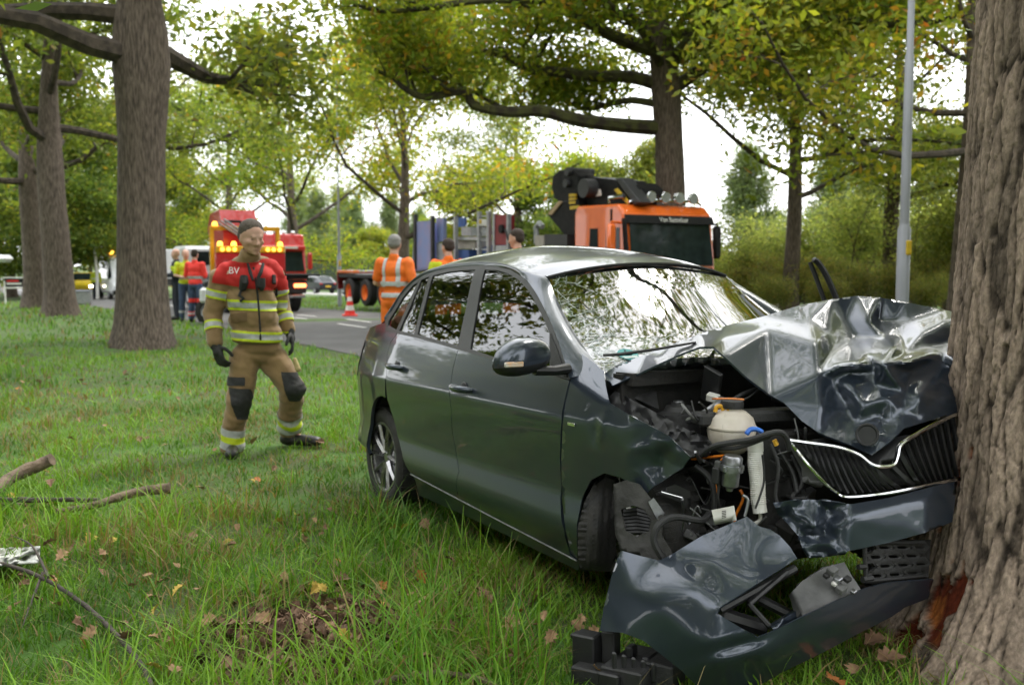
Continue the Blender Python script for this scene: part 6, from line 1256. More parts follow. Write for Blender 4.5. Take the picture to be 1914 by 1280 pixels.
# ---- orange crane truck
def orange_truck():
    c = np.array([2.45, 21.4]) + N * 1.25; fr = Frame(c, ROADYAW + math.pi); t = empty('crane_truck', (c[0], c[1], 0), fr.yaw, 'orange lorry with folded black crane behind its cab', 'truck')
    cab = MB(); zt = 2.78; prof = [(-2.0, .55), (-2.0, 2.62), (-1.9, zt), (-.35, zt - .02), (-.12, 2.55), (.02, 1.45), (.05, .55)]
    cab.prism(prof, -1.25, 1.25); co = cab.build('cab', m_otruck, t); bv = co.modifiers.new('b', 'BEVEL'); bv.width = .07; bv.segments = 3
    wsc = MB(); q = [(-.105, 2.36, 1.13), (.035, 1.40, 1.13)]
    wsc.add([(q[0][0] + .035, -1.13, 2.38), (q[0][0] + .035, 1.13, 2.38), (q[1][0] + .03, 1.16, 1.42), (q[1][0] + .03, -1.16, 1.42)], [(0, 1, 2, 3)]); wsc.build('windscreen', m_tglass, t)
    vis = MB(); vis.add([(-.06, -1.22, 2.52), (-.06, 1.22, 2.52), (.0, 1.22, 2.34), (.0, -1.22, 2.34), (-.16, -1.22, 2.52), (-.16, 1.22, 2.52), (-.10, 1.22, 2.34), (-.10, -1.22, 2.34)], [(0, 1, 2, 3), (4, 7, 6, 5), (0, 4, 5, 1), (3, 2, 6, 7), (0, 3, 7, 4), (1, 5, 6, 2)]); vo = vis.build('sun_visor', m_bblk, t)
    cu = bpy.data.curves.new('letters', 'FONT'); cu.body = 'Van Bastelaar'; cu.size = .15; to = bpy.data.objects.new('tmp', cu); COL.objects.link(to); dg = bpy.context.evaluated_depsgraph_get(); tm = bpy.data.meshes.new_from_object(to.evaluated_get(dg)); bpy.data.objects.remove(to)
    mesh('visor_lettering', [(-.012 - (v.co.y - .06) * .33, -.35 + v.co.x, 2.38 + v.co.y) for v in tm.vertices], [tuple(p.vertices) for p in tm.polygons], m_white, vo)
    for a, b in (((-1.40, 1.45), (-1.02, 2.25)), ((-.78, 1.42), (-.22, 2.25))):
        MB().add([(a[0], -1.258, a[1]), (b[0], -1.258, a[1]), (b[0] - .02, -1.258, b[1]), (a[0] + .05, -1.258, b[1])], [(0, 1, 2, 3)]).build('side_window', m_tglass, t)
    MB().box((-.55, -1.257, 2.50), (.06, .012, .30)).build('air_deflector', m_bblk, t); MB().box((.0, -1.27, 1.9), (.16, .05, 1.1), (0, -.12, 0), bev=.02).build('air_deflector', m_bblk, t)
    for y in (-1.5, 1.5):
        mo = MB(); mo.box((-.22, y, 1.95), (.14, .22, .75), bev=.05); mo.tube([(-.25, y * .83, 2.35), (-.22, y, 2.36)], .03, 6); mo.tube([(-.25, y * .83, 1.6), (-.22, y, 1.6)], .03, 6); mo.build('mirror', m_otruck if y < 0 else m_bblk, t, True)
    for k in range(4):
        y = -.42 + k * .40; l = MB(); l.lathe([(.0, -.02), (.10, -.02), (.125, .05), (.13, .10), (.12, .11), (0, .10)], (-.30, y, 2.93), (1, 0, -.1), 20, caps=False); lo_ = l.build('roof_lamp', m_chr, t, True)
        MB().lathe([(0, .112), (.115, .112), (.11, .105)], (-.30, y, 2.93), (1, 0, -.1), 20, caps=False).build('lamp_lens', m_galv, lo_, True)
    bar = MB(); bar.tube([(-.34, -.95, 2.80), (-.34, -.75, 2.87), (-.34, .95, 2.87), (-.34, 1.12, 2.79)], .035, 8); bar.build('lamp_bar', m_chr, t, True)
    for y in (-.75, 1.02): MB().lathe([(.085, 0), (.085, .05), (.07, .13), (.03, .15), (0, .15)], (-.42, y, 2.86), (0, 0, 1), 16, caps=False).build('beacon', m_amber, t, True)
    for y0 in (-1.05,): MB().tube([(-.9, y0, 2.80), (-.9, y0, 2.92), (-.5, y0 + .1, 2.95)], [.05, .04, .06], 8).build('air_horn', m_chr, t, True)
    MB().box((-9.1, 0, .78), (16.0, .9, .25), bev=.03).build('chassis', m_charc, t); MB().box((-10.5, 0, 1.02), (13.4, 2.45, .14), bev=.02).build('flat_bed', m_charc, t); MB().box((-.02, 0, 1.0), (.10, 2.4, .8), bev=.04).build('grille', m_bblk, t)
    for x in (-1.0, -4.4, -13.2, -14.7, -16.2):
        for y in (-1.08, 1.08): truck_wheel(t, x, y, .47, .32, m_ora)
    MB().box((-17.25, 0, .98), (.10, 2.5, .34), bev=.02).build('tail_board', m_dred, t); MB().box((-16.4, -1.15, 1.16), (1.5, .25, .10), bev=.02).build('mudguard', m_otruck, t)
    for y in (-1.1, 1.1): MB().box((-17.32, y, .75), (.05, .22, .45), bev=.02).build('tail_lamp', m_dred, t)
    # crane folded behind the cab
    cr = empty('crane', (0, 0, 0)); cr.parent = t
    def slab(name, px, y, th, m, bev=.03):
        o = MB().prism(fr.xz(px, y), y, y + th).build(name, m, cr)
        b = o.modifiers.new('b', 'BEVEL'); b.width = bev; b.segments = 2; b.limit_method = 'ANGLE'; return o
    slab('crane_column', [(1066, 332), (1100, 330), (1148, 336), (1172, 368), (1168, 384), (1092, 396), (1092, 470), (1068, 470)], -.75, .9, m_bblk)
    slab('crane_boom', [(1030, 350), (1033, 328), (1045, 318), (1068, 316), (1082, 328), (1078, 372), (1070, 402), (1050, 378), (1036, 372)], -.95, .5, m_bblk); slab('crane_boom', [(1023, 402), (1050, 376), (1078, 372), (1092, 420), (1086, 452), (1060, 446)], -1.0, .6, m_bblk)
    slab('crane_arm', [(1148, 333), (1160, 332), (1196, 378), (1184, 384)], -.85, .35, m_charc); slab('crane_arm', [(1160, 342), (1182, 341), (1194, 352), (1194, 366), (1176, 366)], -.6, .7, m_bblk); slab('crane_casing', [(1068, 390), (1096, 390), (1096, 424), (1072, 426)], -.80, .3, m_charc)
    slab('crane_column', [(1044, 334), (1096, 330), (1100, 400), (1094, 470), (1066, 470), (1040, 400)], -.35, 1.0, m_bblk)
    for px, py, r_ in ((1062, 321, .10), (1059, 343, .10), (1093, 352, .22)):
        p = fr.at(px, py, 1, -1.0); MB().cyl((p[0], -1.05, p[2]), (p[0], -.3, p[2]), r_, k=20).build('crane_pin', m_charc, cr, True)
    for pts in ([(1067, 363), (1078, 362), (1078, 367), (1067, 368)], [(1067, 370), (1078, 369), (1078, 374), (1067, 375)], [(1067, 377), (1078, 376), (1078, 381), (1067, 382)], [(1068, 386), (1084, 384), (1084, 390), (1069, 392)], [(1143, 355), (1148, 352), (1172, 378), (1168, 382)]):
        MB().prism(fr.xz(pts, -.965), -1.02 if pts[0][0] < 1100 else -.90, -.965 if pts[0][0] < 1100 else -.86).build('yellow_sticker', m_stick, cr)
    MB().prism(fr.xz([(1110, 355), (1122, 354), (1124, 366), (1110, 368)], -.76), -.77, -.75).build('white_sticker', m_white, cr)
    MB().prism(fr.xz([(1025, 400), (1045, 376), (1051, 378), (1032, 402)], -1.02), -1.04, -.5).build('timber_block', m_wood, cr)
    MB().prism(fr.xz([(1018, 438), (1060, 438), (1060, 470), (1018, 470)], -1.2), -1.2, -.4).build('tool_box', m_charc, t); MB().prism(fr.xz([(1000, 440), (1016, 440), (1016, 470), (1000, 470)], -1.1), -1.1, 0).build('tool_box', m_conc, t)
    MB().tube([tuple(fr.at(x, y, 1, -1.0)) for x, y in ((1003, 455), (1002, 425), (1008, 417), (1014, 424))], .07, 8).build('exhaust_stack', m_galv, t, True)
    # the load: a blue panelled machine frame standing on the bed
    f0 = fr.at(860, 470, 1, -1.15); ld = empty('blue_machine', (*(fr.M @ np.array([f0[0], -1.15, 1.09]) + fr.o)[:2], 1.09), fr.yaw, 'blue panelled machine frame with steel ladders loaded behind the crane', 'machine')
    base = np.array([f0[0], -1.15, 1.09])
    def ls(name, px, y, th, m):
        o = MB().prism([(a - base[0], b - base[2]) for a, b in fr.xz(px, y)], y - base[1], y + th - base[1]).build(name, m, ld); return o
    ls('blue_panel', [(774, 412), (806, 410), (806, 500), (770, 505)], -1.1, .12, m_blueP); ls('blue_panel', [(815, 405), (829, 405), (829, 448), (815, 450)], -.9, .1, m_blueP); ls('blue_panel', [(806, 414), (815, 414), (815, 500), (806, 500)], -.7, .1, m_blueP); ls('blue_panel', [(855, 404), (869, 404), (869, 420), (855, 422)], -.6, .05, m_bluec)
    for x, y0 in ((774, 398), (806, 400), (849, 402), (893, 392), (911, 392), (922, 396), (948, 396)): ls('post', [(x - 1.6, y0), (x + 1.6, y0), (x + 1.6, 500), (x - 1.6, 500)], -1.16, .10, m_galv if x > 810 else m_charc)
    for y in (400, 412, 428, 445, 462): ls('rung', [(893, y), (911, y), (911, y + 2.5), (893, y + 2.5)], -1.1, .06, m_galv)
    ls('beam', [(850, 440), (893, 440), (893, 446), (850, 446)], -1.0, .3, m_galv); ls('motor_casing', [(848, 447), (888, 447), (888, 462), (848, 462)], -.9, .6, m_conc); ls('motor', [(862, 422), (880, 422), (882, 438), (862, 438)], -.8, .5, m_galv); ls('water_tank', [(853, 464), (876, 464), (878, 500), (850, 500)], -1.0, .8, m_bluec); ls('water_tank', [(896, 462), (920, 455), (922, 500), (894, 500)], -.7, .6, m_bluec)
    ls('red_panel', [(923, 398), (946, 398), (946, 455), (921, 455)], -1.13, .25, m_dred); ls('grey_cabinet', [(922, 456), (947, 456), (948, 500), (922, 500)], -1.13, .5, m_galv); ls('name_plate', [(895, 407), (909, 407), (909, 419), (895, 419)], -1.18, .02, m_white); ls('hazard_mark', [(895, 408), (899, 408), (899, 415), (895, 415)], -1.20, .02, m_stick)
    p = fr.at(935, 425, 1, -1.2) - base; MB().cyl((p[0], p[1], p[2]), (p[0], p[1] + .10, p[2]), .115, k=24).build('fan_cover', m_bblk, ld, True)
    MB().tube([tuple(fr.at(x, y, 1, -1.22) - base) for x, y in ((944, 425), (956, 465), (960, 490))], .03, 6).build('strut', m_charc, ld, True); ls('vent', [(816, 452), (829, 452), (829, 500), (816, 500)], -1.0, .1, m_galv); ls('base_frame', [(772, 498), (948, 498), (948, 506), (772, 506)], -1.1, 1.8, m_charc)
orange_truck()
# ---- yellow recovery vehicle seen from behind
def recovery():
    u0, n0 = un_of(np.array([-8.7, 30.7])); c = UN(u0, n0 + 1.25); fr = Frame(c, ROADYAW); t = empty('recovery_vehicle', (c[0], c[1], 0), fr.yaw, 'yellow recovery vehicle with amber lights and red crane, seen from behind', 'truck')
    B = lambda name, cc, d, m, bev=.02, rot=None: MB().box(cc, d, rot, bev=bev).build(name, m, t)
    B('deck', (3.2, 0, 1.13), (6.6, 2.5, .16), m_charc); B('tail_lift', (-.15, -.55, 1.20), (.7, 1.9, .07), m_bblk); B('tail_board', (.03, 0, .82), (.10, 2.4, .42), m_charc); B('bumper_bar', (-.02, 0, .52), (.08, 2.3, .10), m_galv); B('chassis', (3.2, 0, .75), (6.4, .9, .22), m_charc)
    for y in (-.98, .98):
        B('tail_lamp', (-.04, y, .86), (.05, .40, .12), m_lampR); truck_wheel(t, .9, y * 1.08, .45, .3); truck_wheel(t, 2.0, y * 1.08, .45, .3); truck_wheel(t, 5.8, y * 1.08, .45, .3)
    hb = 2.0
    B('headboard', (hb, 0, 1.60), (.12, 2.3, .62), m_rtruck); B('light_board', (hb - .03, 0, 2.02), (.12, 2.3, .22), m_ytruck)
    for y in (-1.05, 1.05): B('frame_post', (hb + .6, y * 1.06, 1.95), (.12, .14, 1.65), m_ytruck)
    B('frame_beam', (hb + .6, 0, 2.72), (.12, 2.3, .16), m_ytruck)
    for k in range(3):
        for s in (-1, 1): MB().lathe([(0, .03), (.06, .03), (.065, 0)], (hb - .10, s * (.55 + .2 * k), 2.02), (-1, 0, 0), 12, caps=False).build('amber_lamp', m_lampY, t, True)
    for y in (-1.0, .55, 1.0): MB().lathe([(.09, 0), (.09, .08), (.05, .14), (0, .14)], (hb, y, 2.14), (0, 0, 1), 14, caps=False).build('beacon', m_lampY, t, True)
    MB().lathe([(.09, 0), (.09, .08), (.05, .14), (0, .14)], (hb + .6, 1.0, 2.80), (0, 0, 1), 14, caps=False).build('beacon', m_lampY, t, True)
    MB().prism([(2.6, 1.3), (3.6, 1.3), (4.6, 2.75), (4.2, 3.25), (3.0, 3.35), (2.5, 2.6)], -.45, .75).build('crane_boom', m_rtruck, t); B('crane_base', (3.2, .1, 1.5), (.9, .9, .7), m_bblk)
    for k in range(3): MB().cyl((2.4, .75 + .10 * k, 3.02 - .06 * k), (2.5, -.45 + .05 * k, 2.2 - .05 * k), .035, k=8).build('crane_cylinder', m_galv, t, True)
    MB().tube([(2.5, .7, 2.95), (2.5, .2, 2.95), (2.5, -.1, 2.6), (2.5, -.3, 2.3)], .05, 8).build('crane_hose', m_bblk, t, True)
    B('cab', (7.6, 0, 1.45), (1.8, 2.3, 1.5), m_vwhite, .12); B('rear_window', (6.68, 0, 1.75), (.03, 1.5, .5), m_tglass)
recovery()
def red_truck():
    a = (520 - 957) / F; d = 42.; c = np.array([a * d, d]); fr = Frame(c, ROADYAW + math.pi); t = empty('red_lorry', (c[0], c[1], 0), fr.yaw, 'red lorry cab with dark windscreen facing along the road', 'truck')
    co = MB().prism([(-2.2, .5), (-2.2, 2.9), (-1.8, 3.05), (-.25, 2.98), (-.1, 2.45), (.05, 1.5), (.06, .5)], -1.25, 1.25).build('cab', m_rtruck, t); b = co.modifiers.new('b', 'BEVEL'); b.width = .08; b.segments = 3
    MB().add([(-.05, -1.1, 2.25), (-.05, 1.1, 2.25), (.085, 1.14, 1.42), (.085, -1.14, 1.42)], [(0, 1, 2, 3)]).build('windscreen', m_tglass, t); MB().box((-.02, 0, 2.40), (.30, 2.4, .22), bev=.04).build('sun_visor', m_rtruck, t); MB().box((.14, .1, 2.42), (.02, 1.5, .09)).build('visor_lettering', m_white, t)
    for k in range(5): MB().ball((-.35, -.8 + .4 * k, 3.06), (.09, .09, .08), 10).build('roof_lamp', m_chr, t, True)
    for y in (-1.45, 1.45): MB().box((-.1, y, 1.85), (.14, .20, .72), bev=.05).build('mirror', m_rtruck, t)
    MB().box((.08, 0, .98), (.06, 2.2, .7), bev=.03).build('grille', m_bblk, t); MB().prism([(0, 1.15), (.6, 1.35), (1.0, 1.30), (.7, 1.22)], .09, .11, M=lambda p: np.array([p[1] + .02, -1.1 + p[0], p[2]])).build('white_swoosh', m_white, t)
    for y in (-.85, .85): MB().box((.08, y, .75), (.06, .42, .16), bev=.03).build('head_lamp', m_silv, t)
    for x in (-.9, -5.2):
        for y in (-1.08, 1.08): truck_wheel(t, x, y, .48, .3)
    MB().box((-4.3, 0, .9), (4.6, 2.3, .3), bev=.02).build('chassis', m_charc, t); MB().box((-2.9, 0, 1.9), (.9, 1.2, 1.7), bev=.04).build('equipment_locker', m_rtruck, t)
red_truck()
# ---- cars and vans
def loft_car(name, px, d, yaw, label, L, Wd, H, paint, roofm=None, wag=False, lamps='rear', lit=False):
    c = np.array([(px - 957) / F * d, d]); t = empty(name, (c[0], c[1], 0), yaw, label, 'van' if H > 2 else 'car'); h2, w2 = L / 2, Wd / 2; v = []
    if H > 2: st = [(-h2, .35, 1.2, H * .97), (-h2 + .1, .32, 1.2, H), (h2 * .35, .32, 1.2, H), (h2 * .55, .32, 1.15, H * .93), (h2 * .80, .32, 1.10, 1.30), (h2 * .97, .35, .95, 1.02), (h2, .45, .8, .82)]
    elif wag: st = [(-h2, .40, .95, 1.0), (-h2 + .05, .35, 1.0, H * .96), (-h2 * .3, .32, 1.0, H), (h2 * .22, .32, 1.0, H * .98), (h2 * .45, .32, .98, 1.08), (h2 * .92, .35, .85, .98), (h2, .45, .7, .78)]
    else: st = [(-h2, .42, .80, .92), (-h2 + .08, .35, .95, 1.02), (-h2 * .62, .32, .95, H * .95), (-h2 * .2, .32, .94, H), (h2 * .12, .32, .93, H * .96), (h2 * .48, .32, .90, .98), (h2 * .9, .35, .75, .82), (h2, .45, .6, .66)]
    for x, zb, zm, zt in st:
        e = .90 if abs(x) > h2 * .93 else 1.0; wt = w2 * (.80 if zt > zm + .15 else .95) * e; w1 = w2 * e
        v += [(x, -w1 * .9, zb), (x, -w1, zb + .18), (x, -w1, zm), (x, -wt, zt - .06), (x, -wt * .8, zt), (x, wt * .8, zt), (x, wt, zt - .06), (x, w1, zm), (x, w1, zb + .18), (x, w1 * .9, zb)]
    k = 10; n = len(st); f = [(i * k + j, i * k + (j + 1) % k, (i + 1) * k + (j + 1) % k, (i + 1) * k + j) for i in range(n - 1) for j in range(k)] + [tuple(range(k)), tuple((n - 1) * k + j for j in range(k))[::-1]]
    bm_ = MB().add(v, f).build('body', paint, t); b = bm_.modifiers.new('b', 'BEVEL'); b.width = .05; b.segments = 2
    V = np.array(v).reshape(n, k, 3)
    def pane(nm, i, j0, j1, sh=.86):
        q = np.array([V[i, j0], V[i + 1, j0], V[i + 1, j1], V[i, j1]]); cc = q.mean(0); q = cc + (q - cc) * sh; nn = np.cross(q[1] - q[0], q[3] - q[0]); nn /= np.linalg.norm(nn); nn = nn if np.dot(nn, cc - np.array([0, 0, .8])) > 0 else -nn; mesh(nm, q + nn * .02, [(0, 1, 2, 3)], m_tglass, t)
    if H > 2: pane('windscreen', 3, 3, 6, .88); [pane('side_window', 3, a, b_, .75) for a, b_ in ((2, 3), (7, 6))]
    elif wag: mesh('rear_window', [(-h2 - .012, -w2 * .68, 1.04), (-h2 - .012, w2 * .68, 1.04), (-h2 + .028, w2 * .62, H * .90), (-h2 + .028, -w2 * .62, H * .90)], [(0, 1, 2, 3)], m_tglass, t); [pane('side_window', i, a, b_, .85) for i in (1, 2) for a, b_ in ((2, 3), (7, 6))]; pane('windscreen', 3, 4, 5, .9)
    else: pane('rear_window', 1, 4, 5, .9); [pane('side_window', i, a, b_, .82) for i in (2, 3) for a, b_ in ((2, 3), (7, 6))]; pane('windscreen', 4, 4, 5, .9)
    r = .32 if H < 1.7 else .36
    for x in (-h2 * .62, h2 * .62):
        for y in (-w2 * .88, w2 * .88): truck_wheel(t, x, y, r, .20)
    for s in (-1, 1):
        MB().box((-h2 - .0, s * w2 * .74, .84), (.06, .26, .15), bev=.02).build('tail_lamp', m_lampR if lit else m_red, t); MB().box((h2 * .985, s * w2 * .66, .72), (.10, .30, .16), bev=.03).build('head_lamp', m_lampW if lit else m_silv, t)
        MB().box((h2 * .30, s * (w2 + .08), 1.0), (.10, .16, .12), bev=.03).build('mirror', paint, t)
    MB().box((-h2 - .03, 0, .62), (.02, .50, .11)).build('number_plate', m_plateY, t); MB().box((h2 + .01, 0, .50), (.02, .50, .11)).build('number_plate', m_plateY, t); MB().box((-h2 + .02, 0, .45), (.12, Wd * .92, .2), bev=.04).build('bumper', m_bblk, t); MB().box((h2 - .02, 0, .45), (.12, Wd * .9, .2), bev=.04).build('bumper', m_bblk, t)
    return t
loft_car('parked_hatchback', 592, 84, ROADYAW + .15, 'dark hatchback driving away beyond the far verge', 4.0, 1.75, 1.48, m_navyp)
suv = loft_car('offroad_car', 676, 75.4, ROADYAW + .1, 'black upright off-road car with laden roof rack by the lamp post', 4.2, 1.8, 1.72, m_navyp, wag=True)
for k in range(6): MB().cyl((-1.6 + .5 * k, -.8, 1.80), (-1.6 + .5 * k, .8, 1.80 + .05 * (k % 2)), .03, k=6).build('roof_rack', m_galv, suv, True)
MB().cyl((-2.12, .0, 1.12), (-2.28, .0, 1.12), .30, k=20).build('spare_wheel', m_rub, suv, True)
tw = loft_car('towed_trailer', 656, 47.5, ROADYAW + .1, 'small dark trailer of metal scrap beside the off-road car', 1.9, 1.3, 1.0, m_charc) if False else None
van = loft_car('police_van', 228, 58, ROADYAW + math.pi, 'white police van with red and blue stripes and amber beacons', 5.4, 2.0, 2.55, m_vwhite)
for s, m in ((-1, m_redc), (0, m_bluec), (1, m_redc)): MB().box((2.42, s * .5, 1.10), (.05, .34, .16), (.5, .4, 0)).build('stripe', m, van)
for y in (-.7, .3): MB().ball((1.3, y, 2.66), (.14, .16, .10), 12).build('beacon', m_lampY, van, True)
MB().box((2.66, 0, .75), (.05, 1.2, .35), bev=.03).build('grille', m_bblk, van)
loft_car('yellow_car', 158, 66, ROADYAW + math.pi - .2, 'bright yellow car with headlights on behind the police van', 4.4, 1.8, 1.6, V_('yellow_car_paint', (.75, .55, .01), scale=3), wag=True, lit=True)
bt = empty('box_lorry', (*((np.array([(346 - 957) / F, 1.]) * 52)), 0), ROADYAW, 'pale box lorry behind the group of medics', 'truck')
MB().box((2, 0, 1.9), (5, 2.3, 1.5), bev=.03).build('box_body', m_vwhite, bt); MB().box((2, 0, .95), (6.5, 1.0, .3)).build('chassis', m_charc, bt); MB().box((-.55, 0, 1.6), (.06, 1.2, .7)).build('rear_shutter', m_charc, bt); MB().box((5.4, 0, 1.6), (1.6, 2.2, 1.9), bev=.1).build('cab', m_vwhite, bt)
for x in (.3, 5.2):
    for y in (-1, 1): truck_wheel(bt, x, y, .42, .28)
# response motorcycle half hidden behind the firefighter
mc = empty('motorcycle', (*((np.array([(446 - 957) / F, 1.]) * 24.5)), 0), R(15), 'white and blue response motorcycle behind the firefighter', 'motorcycle')
for x in (-.72, .72): truck_wheel(mc, x, 0, .31, .14)
MB().ball((.45, 0, .95), (.35, .26, .30), 16).build('fairing', m_vwhite, mc, True); MB().ball((-.05, 0, .85), (.40, .18, .18), 14).build('fuel_tank', m_bluec, mc, True); MB().box((-.5, 0, .85), (.6, .30, .12), bev=.05).build('saddle', m_bblk, mc, True); MB().box((0, 0, .5), (.6, .3, .34), bev=.05).build('engine', m_charc, mc)
for s in (-1, 1): MB().box((-.65, s * .32, .70), (.5, .2, .36), bev=.05).build('pannier', m_vwhite, mc); MB().cyl((.72, s * .09, .31), (.52, s * .12, 1.05), .025, k=8).build('fork', m_galv, mc, True)
MB().tube([(.4, -.38, 1.15), (.5, -.15, 1.18), (.5, .15, 1.18), (.4, .38, 1.15)], .018, 8).build('handlebar', m_bblk, mc, True); MB().box((.62, 0, 1.25), (.02, .36, .34), (0, -.5, 0), bev=.01).build('windshield', m_tglass, mc)
# ---- street furniture
def cone(px, py, label):
    g = G(px, py); t = empty('traffic_cone', (g[0], g[1], .014), .3, label, 'cone'); b = MB().box((0, 0, .02), (.40, .40, .04), bev=.01).build('base', mat('cone_red', (.75, .035, .02), .6, alt=(.65, .03, .02), scale=9), t); mr = b.data.materials[0]
    zs = [.04, .16, .30, .42, .55, .68, .75]; rr = [.155, .128, .100, .078, .055, .033, .026]
    MB().lathe([(rr[i], zs[i]) for i in range(7)] + [(0, .75)], (0, 0, 0), (0, 0, 1), 20, caps=False).build('cone_body', mr, t, True)
    for a, b_ in ((1, 2), (3, 4)): MB().lathe([(rr[a] + .003, zs[a]), (rr[b_] + .003, zs[b_])], (0, 0, 0), (0, 0, 1), 20, caps=False).build('white_sleeve', m_white, t, True)
cone(654, 588, 'red and white traffic cone standing on the asphalt')
m_post = mat('grey_lamp_post', (.30, .31, .34), .5, .3, alt=(.25, .26, .28), scale=6, stretch=(1, 1, .2))
def lamp_post(px, d, label, r=.07, ybox=None, H=9.0, base_r=None):
    x = (px - 957) / F * d; t = empty('lamp_post', (x, d, 0), 0, label, 'lamp post'); b = base_r or r * 1.35
    MB().lathe([(b, -.02), (b, 2.0), (r * 1.02, 2.06), (r, 2.1), (r * .92, 4.6), (r * .72, 4.65), (r * .55, H), (0, H)], (0, 0, 0), (0, 0, 1), 20, caps=False).build('post', m_post, t, True)
    MB().tube([(0, 0, H - .02), (.1, -.2, H + .25), (.5, -.9, H + .35)], [.05, .04, .035], 8).build('bracket_arm', m_post, t, True); MB().box((.62, -1.1, H + .36), (.22, .6, .10), (0, 0, .5), bev=.03).build('lamp_head', m_charc, t)
    MB().box((b * .45, -b * .92, 1.72), (.10, .03, .22), (0, 0, .35), bev=.01).build('number_tag', m_stick, t)
lamp_post(1686, 15.4, 'tall grey street lamp post rising behind the bonnet', .072); lamp_post(635, 39.5, 'thin pale lamp post on the far verge near the off-road car', .05, base_r=.085)
lw = empty('white_lamp', (*((np.array([(183 - 957) / F, 1.]) * 56)), 0), 0, 'short white lamp with bent arm beside the police van', 'lamp'); MB().tube([(0, 0, 0), (0, 0, 1.5), (-.08, 0, 2.75), (.0, 0, 2.92), (.22, 0, 2.95)], [.09, .08, .07, .07, .06], 10).build('pole', m_white, lw, True); MB().box((.25, 0, 2.93), (.25, .16, .06), bev=.02).build('lamp_head', m_white, lw)
sg = empty('sign_board', (*((np.array([(28 - 957) / F, 1.]) * 44)), 0), .1, 'low dark sign board with red and white lettering beyond the trees', 'sign'); MB().box((0, 0, .95), (.78, .05, .36), bev=.01).build('panel', m_bblk, sg); MB().box((-.05, -.03, 1.02), (.5, .02, .08)).build('red_lettering', m_redc, sg); MB().box((0, -.03, .90), (.62, .02, .07)).build('white_lettering', m_white, sg)
MB().box((0, 0, 1.17), (.84, .07, .05)).build('top_rail', m_white, sg); MB().box((0, 0, .72), (.84, .07, .06)).build('bottom_rail', m_white, sg)
for x in (-.4, .4): MB().box((x, 0, .5), (.05, .06, 1.0)).build('leg', m_white, sg)
cn = empty('shelter', (*((np.array([(-32 - 957) / F, 1.]) * 46)), 0), .2, 'white roofed shelter at the edge of the verge', 'shelter'); MB().box((0, 0, 2.05), (2.4, 1.6, .35), bev=.15).build('roof', m_vwhite, cn); [MB().cyl((x, y, 0), (x, y, 2.0), .06, k=8).build('post', m_white, cn, True) for x in (-.9, .35) for y in (-.6, .6)]
ub_ = empty('utility_box', (*G(150, 556)[:2], 0), .3, 'low grey utility box on the verge by the yellow car', 'utility box'); MB().box((0, 0, .3), (.9, .4, .55), bev=.03).build('cabinet', m_galv, ub_); MB().box((0, 0, .6), (.96, .46, .05), bev=.02).build('lid', m_post, ub_)
# ================================================================== things lying in the grass
m_twig = mat('grey_branch_bark', (.20, .145, .10), .9, alt=(.10, .07, .05), scale=14, bump=.6, bscale=50); m_twigd = mat('dark_twig', (.09, .07, .06), .9, alt=(.05, .04, .035), scale=20, bump=.4)
def branch(pts, r0, r1, label, m=m_twig, side=(), lift=.05):
    P = []
    for p in pts:
        z = p[2] if len(p) > 2 else lift; q = G(p[0], p[1], z); q[2] = z + float(ground_z(q[0], q[1])); P.append(q)
    C = catmull(P, 6); n = len(C); o = C[0].copy(); o[2] = 0; root = empty('fallen_branch', o, 0, label, 'branch'); rg = np.random.default_rng(len(pts) + int(pts[0][1]))
    MB().tube([c - o + rg.normal(0, r0 * .12, 3) for c in C], [r0 + (r1 - r0) * i / (n - 1) + rg.normal(0, r0 * .05) for i in range(n)], 10).build('stem', m, root, True)
    for sp in side:
        Q = [G(x, y, z) - o for x, y, z in sp]; MB().tube(catmull(Q, 4), [r1 * .7] * 1 + [max(.002, r1 * .7 * (1 - i / (4 * (len(Q) - 1)))) for i in range(4 * (len(Q) - 1))], 6).build('twig', m, root, True)
branch([(-60, 950, .06), (30, 890, .13), (95, 862, .20)], .045, .040, 'thick cut log end poking from the grass')
branch([(105, 955, .08), (180, 945, .09), (250, 922, .11), (318, 911, .13)], .014, .034, 'bent pale branch with thick end lying beside the log', side=[[(220, 932, .05), (270, 915, .09), (320, 905, .10)]])
branch([(-40, 935, .10), (60, 937, .10), (185, 934, .10)], .018, .013, 'straight thin stick lying across the grass by the log', m_twigd)
branch([(-30, 945), (30, 946), (62, 950)], .014, .006, 'short pale stick under the thin one', m_twig)
branch([(-30, 1045, .10), (20, 1052, .10), (90, 1080, .09), (160, 1125, .06), (225, 1185, .05), (265, 1240, .04), (285, 1278, .03)], .009, .011, 'long dark bowed twig running to the leaf heap', m_twigd, side=[[(80, 1070, .08), (60, 1120, .05), (40, 1175, .03)], [(90, 1078, .10), (60, 1020, .12), (20, 1000, .10)]])
branch([(205, 985), (270, 955), (360, 912)], .004, .003, 'fine dark twig sloping through the grass', m_twigd)
branch([(700, 1275), (760, 1262), (830, 1256), (900, 1270), (930, 1285)], .012, .010, 'mossy crooked twig at the foot of the tussocks', m_twig)
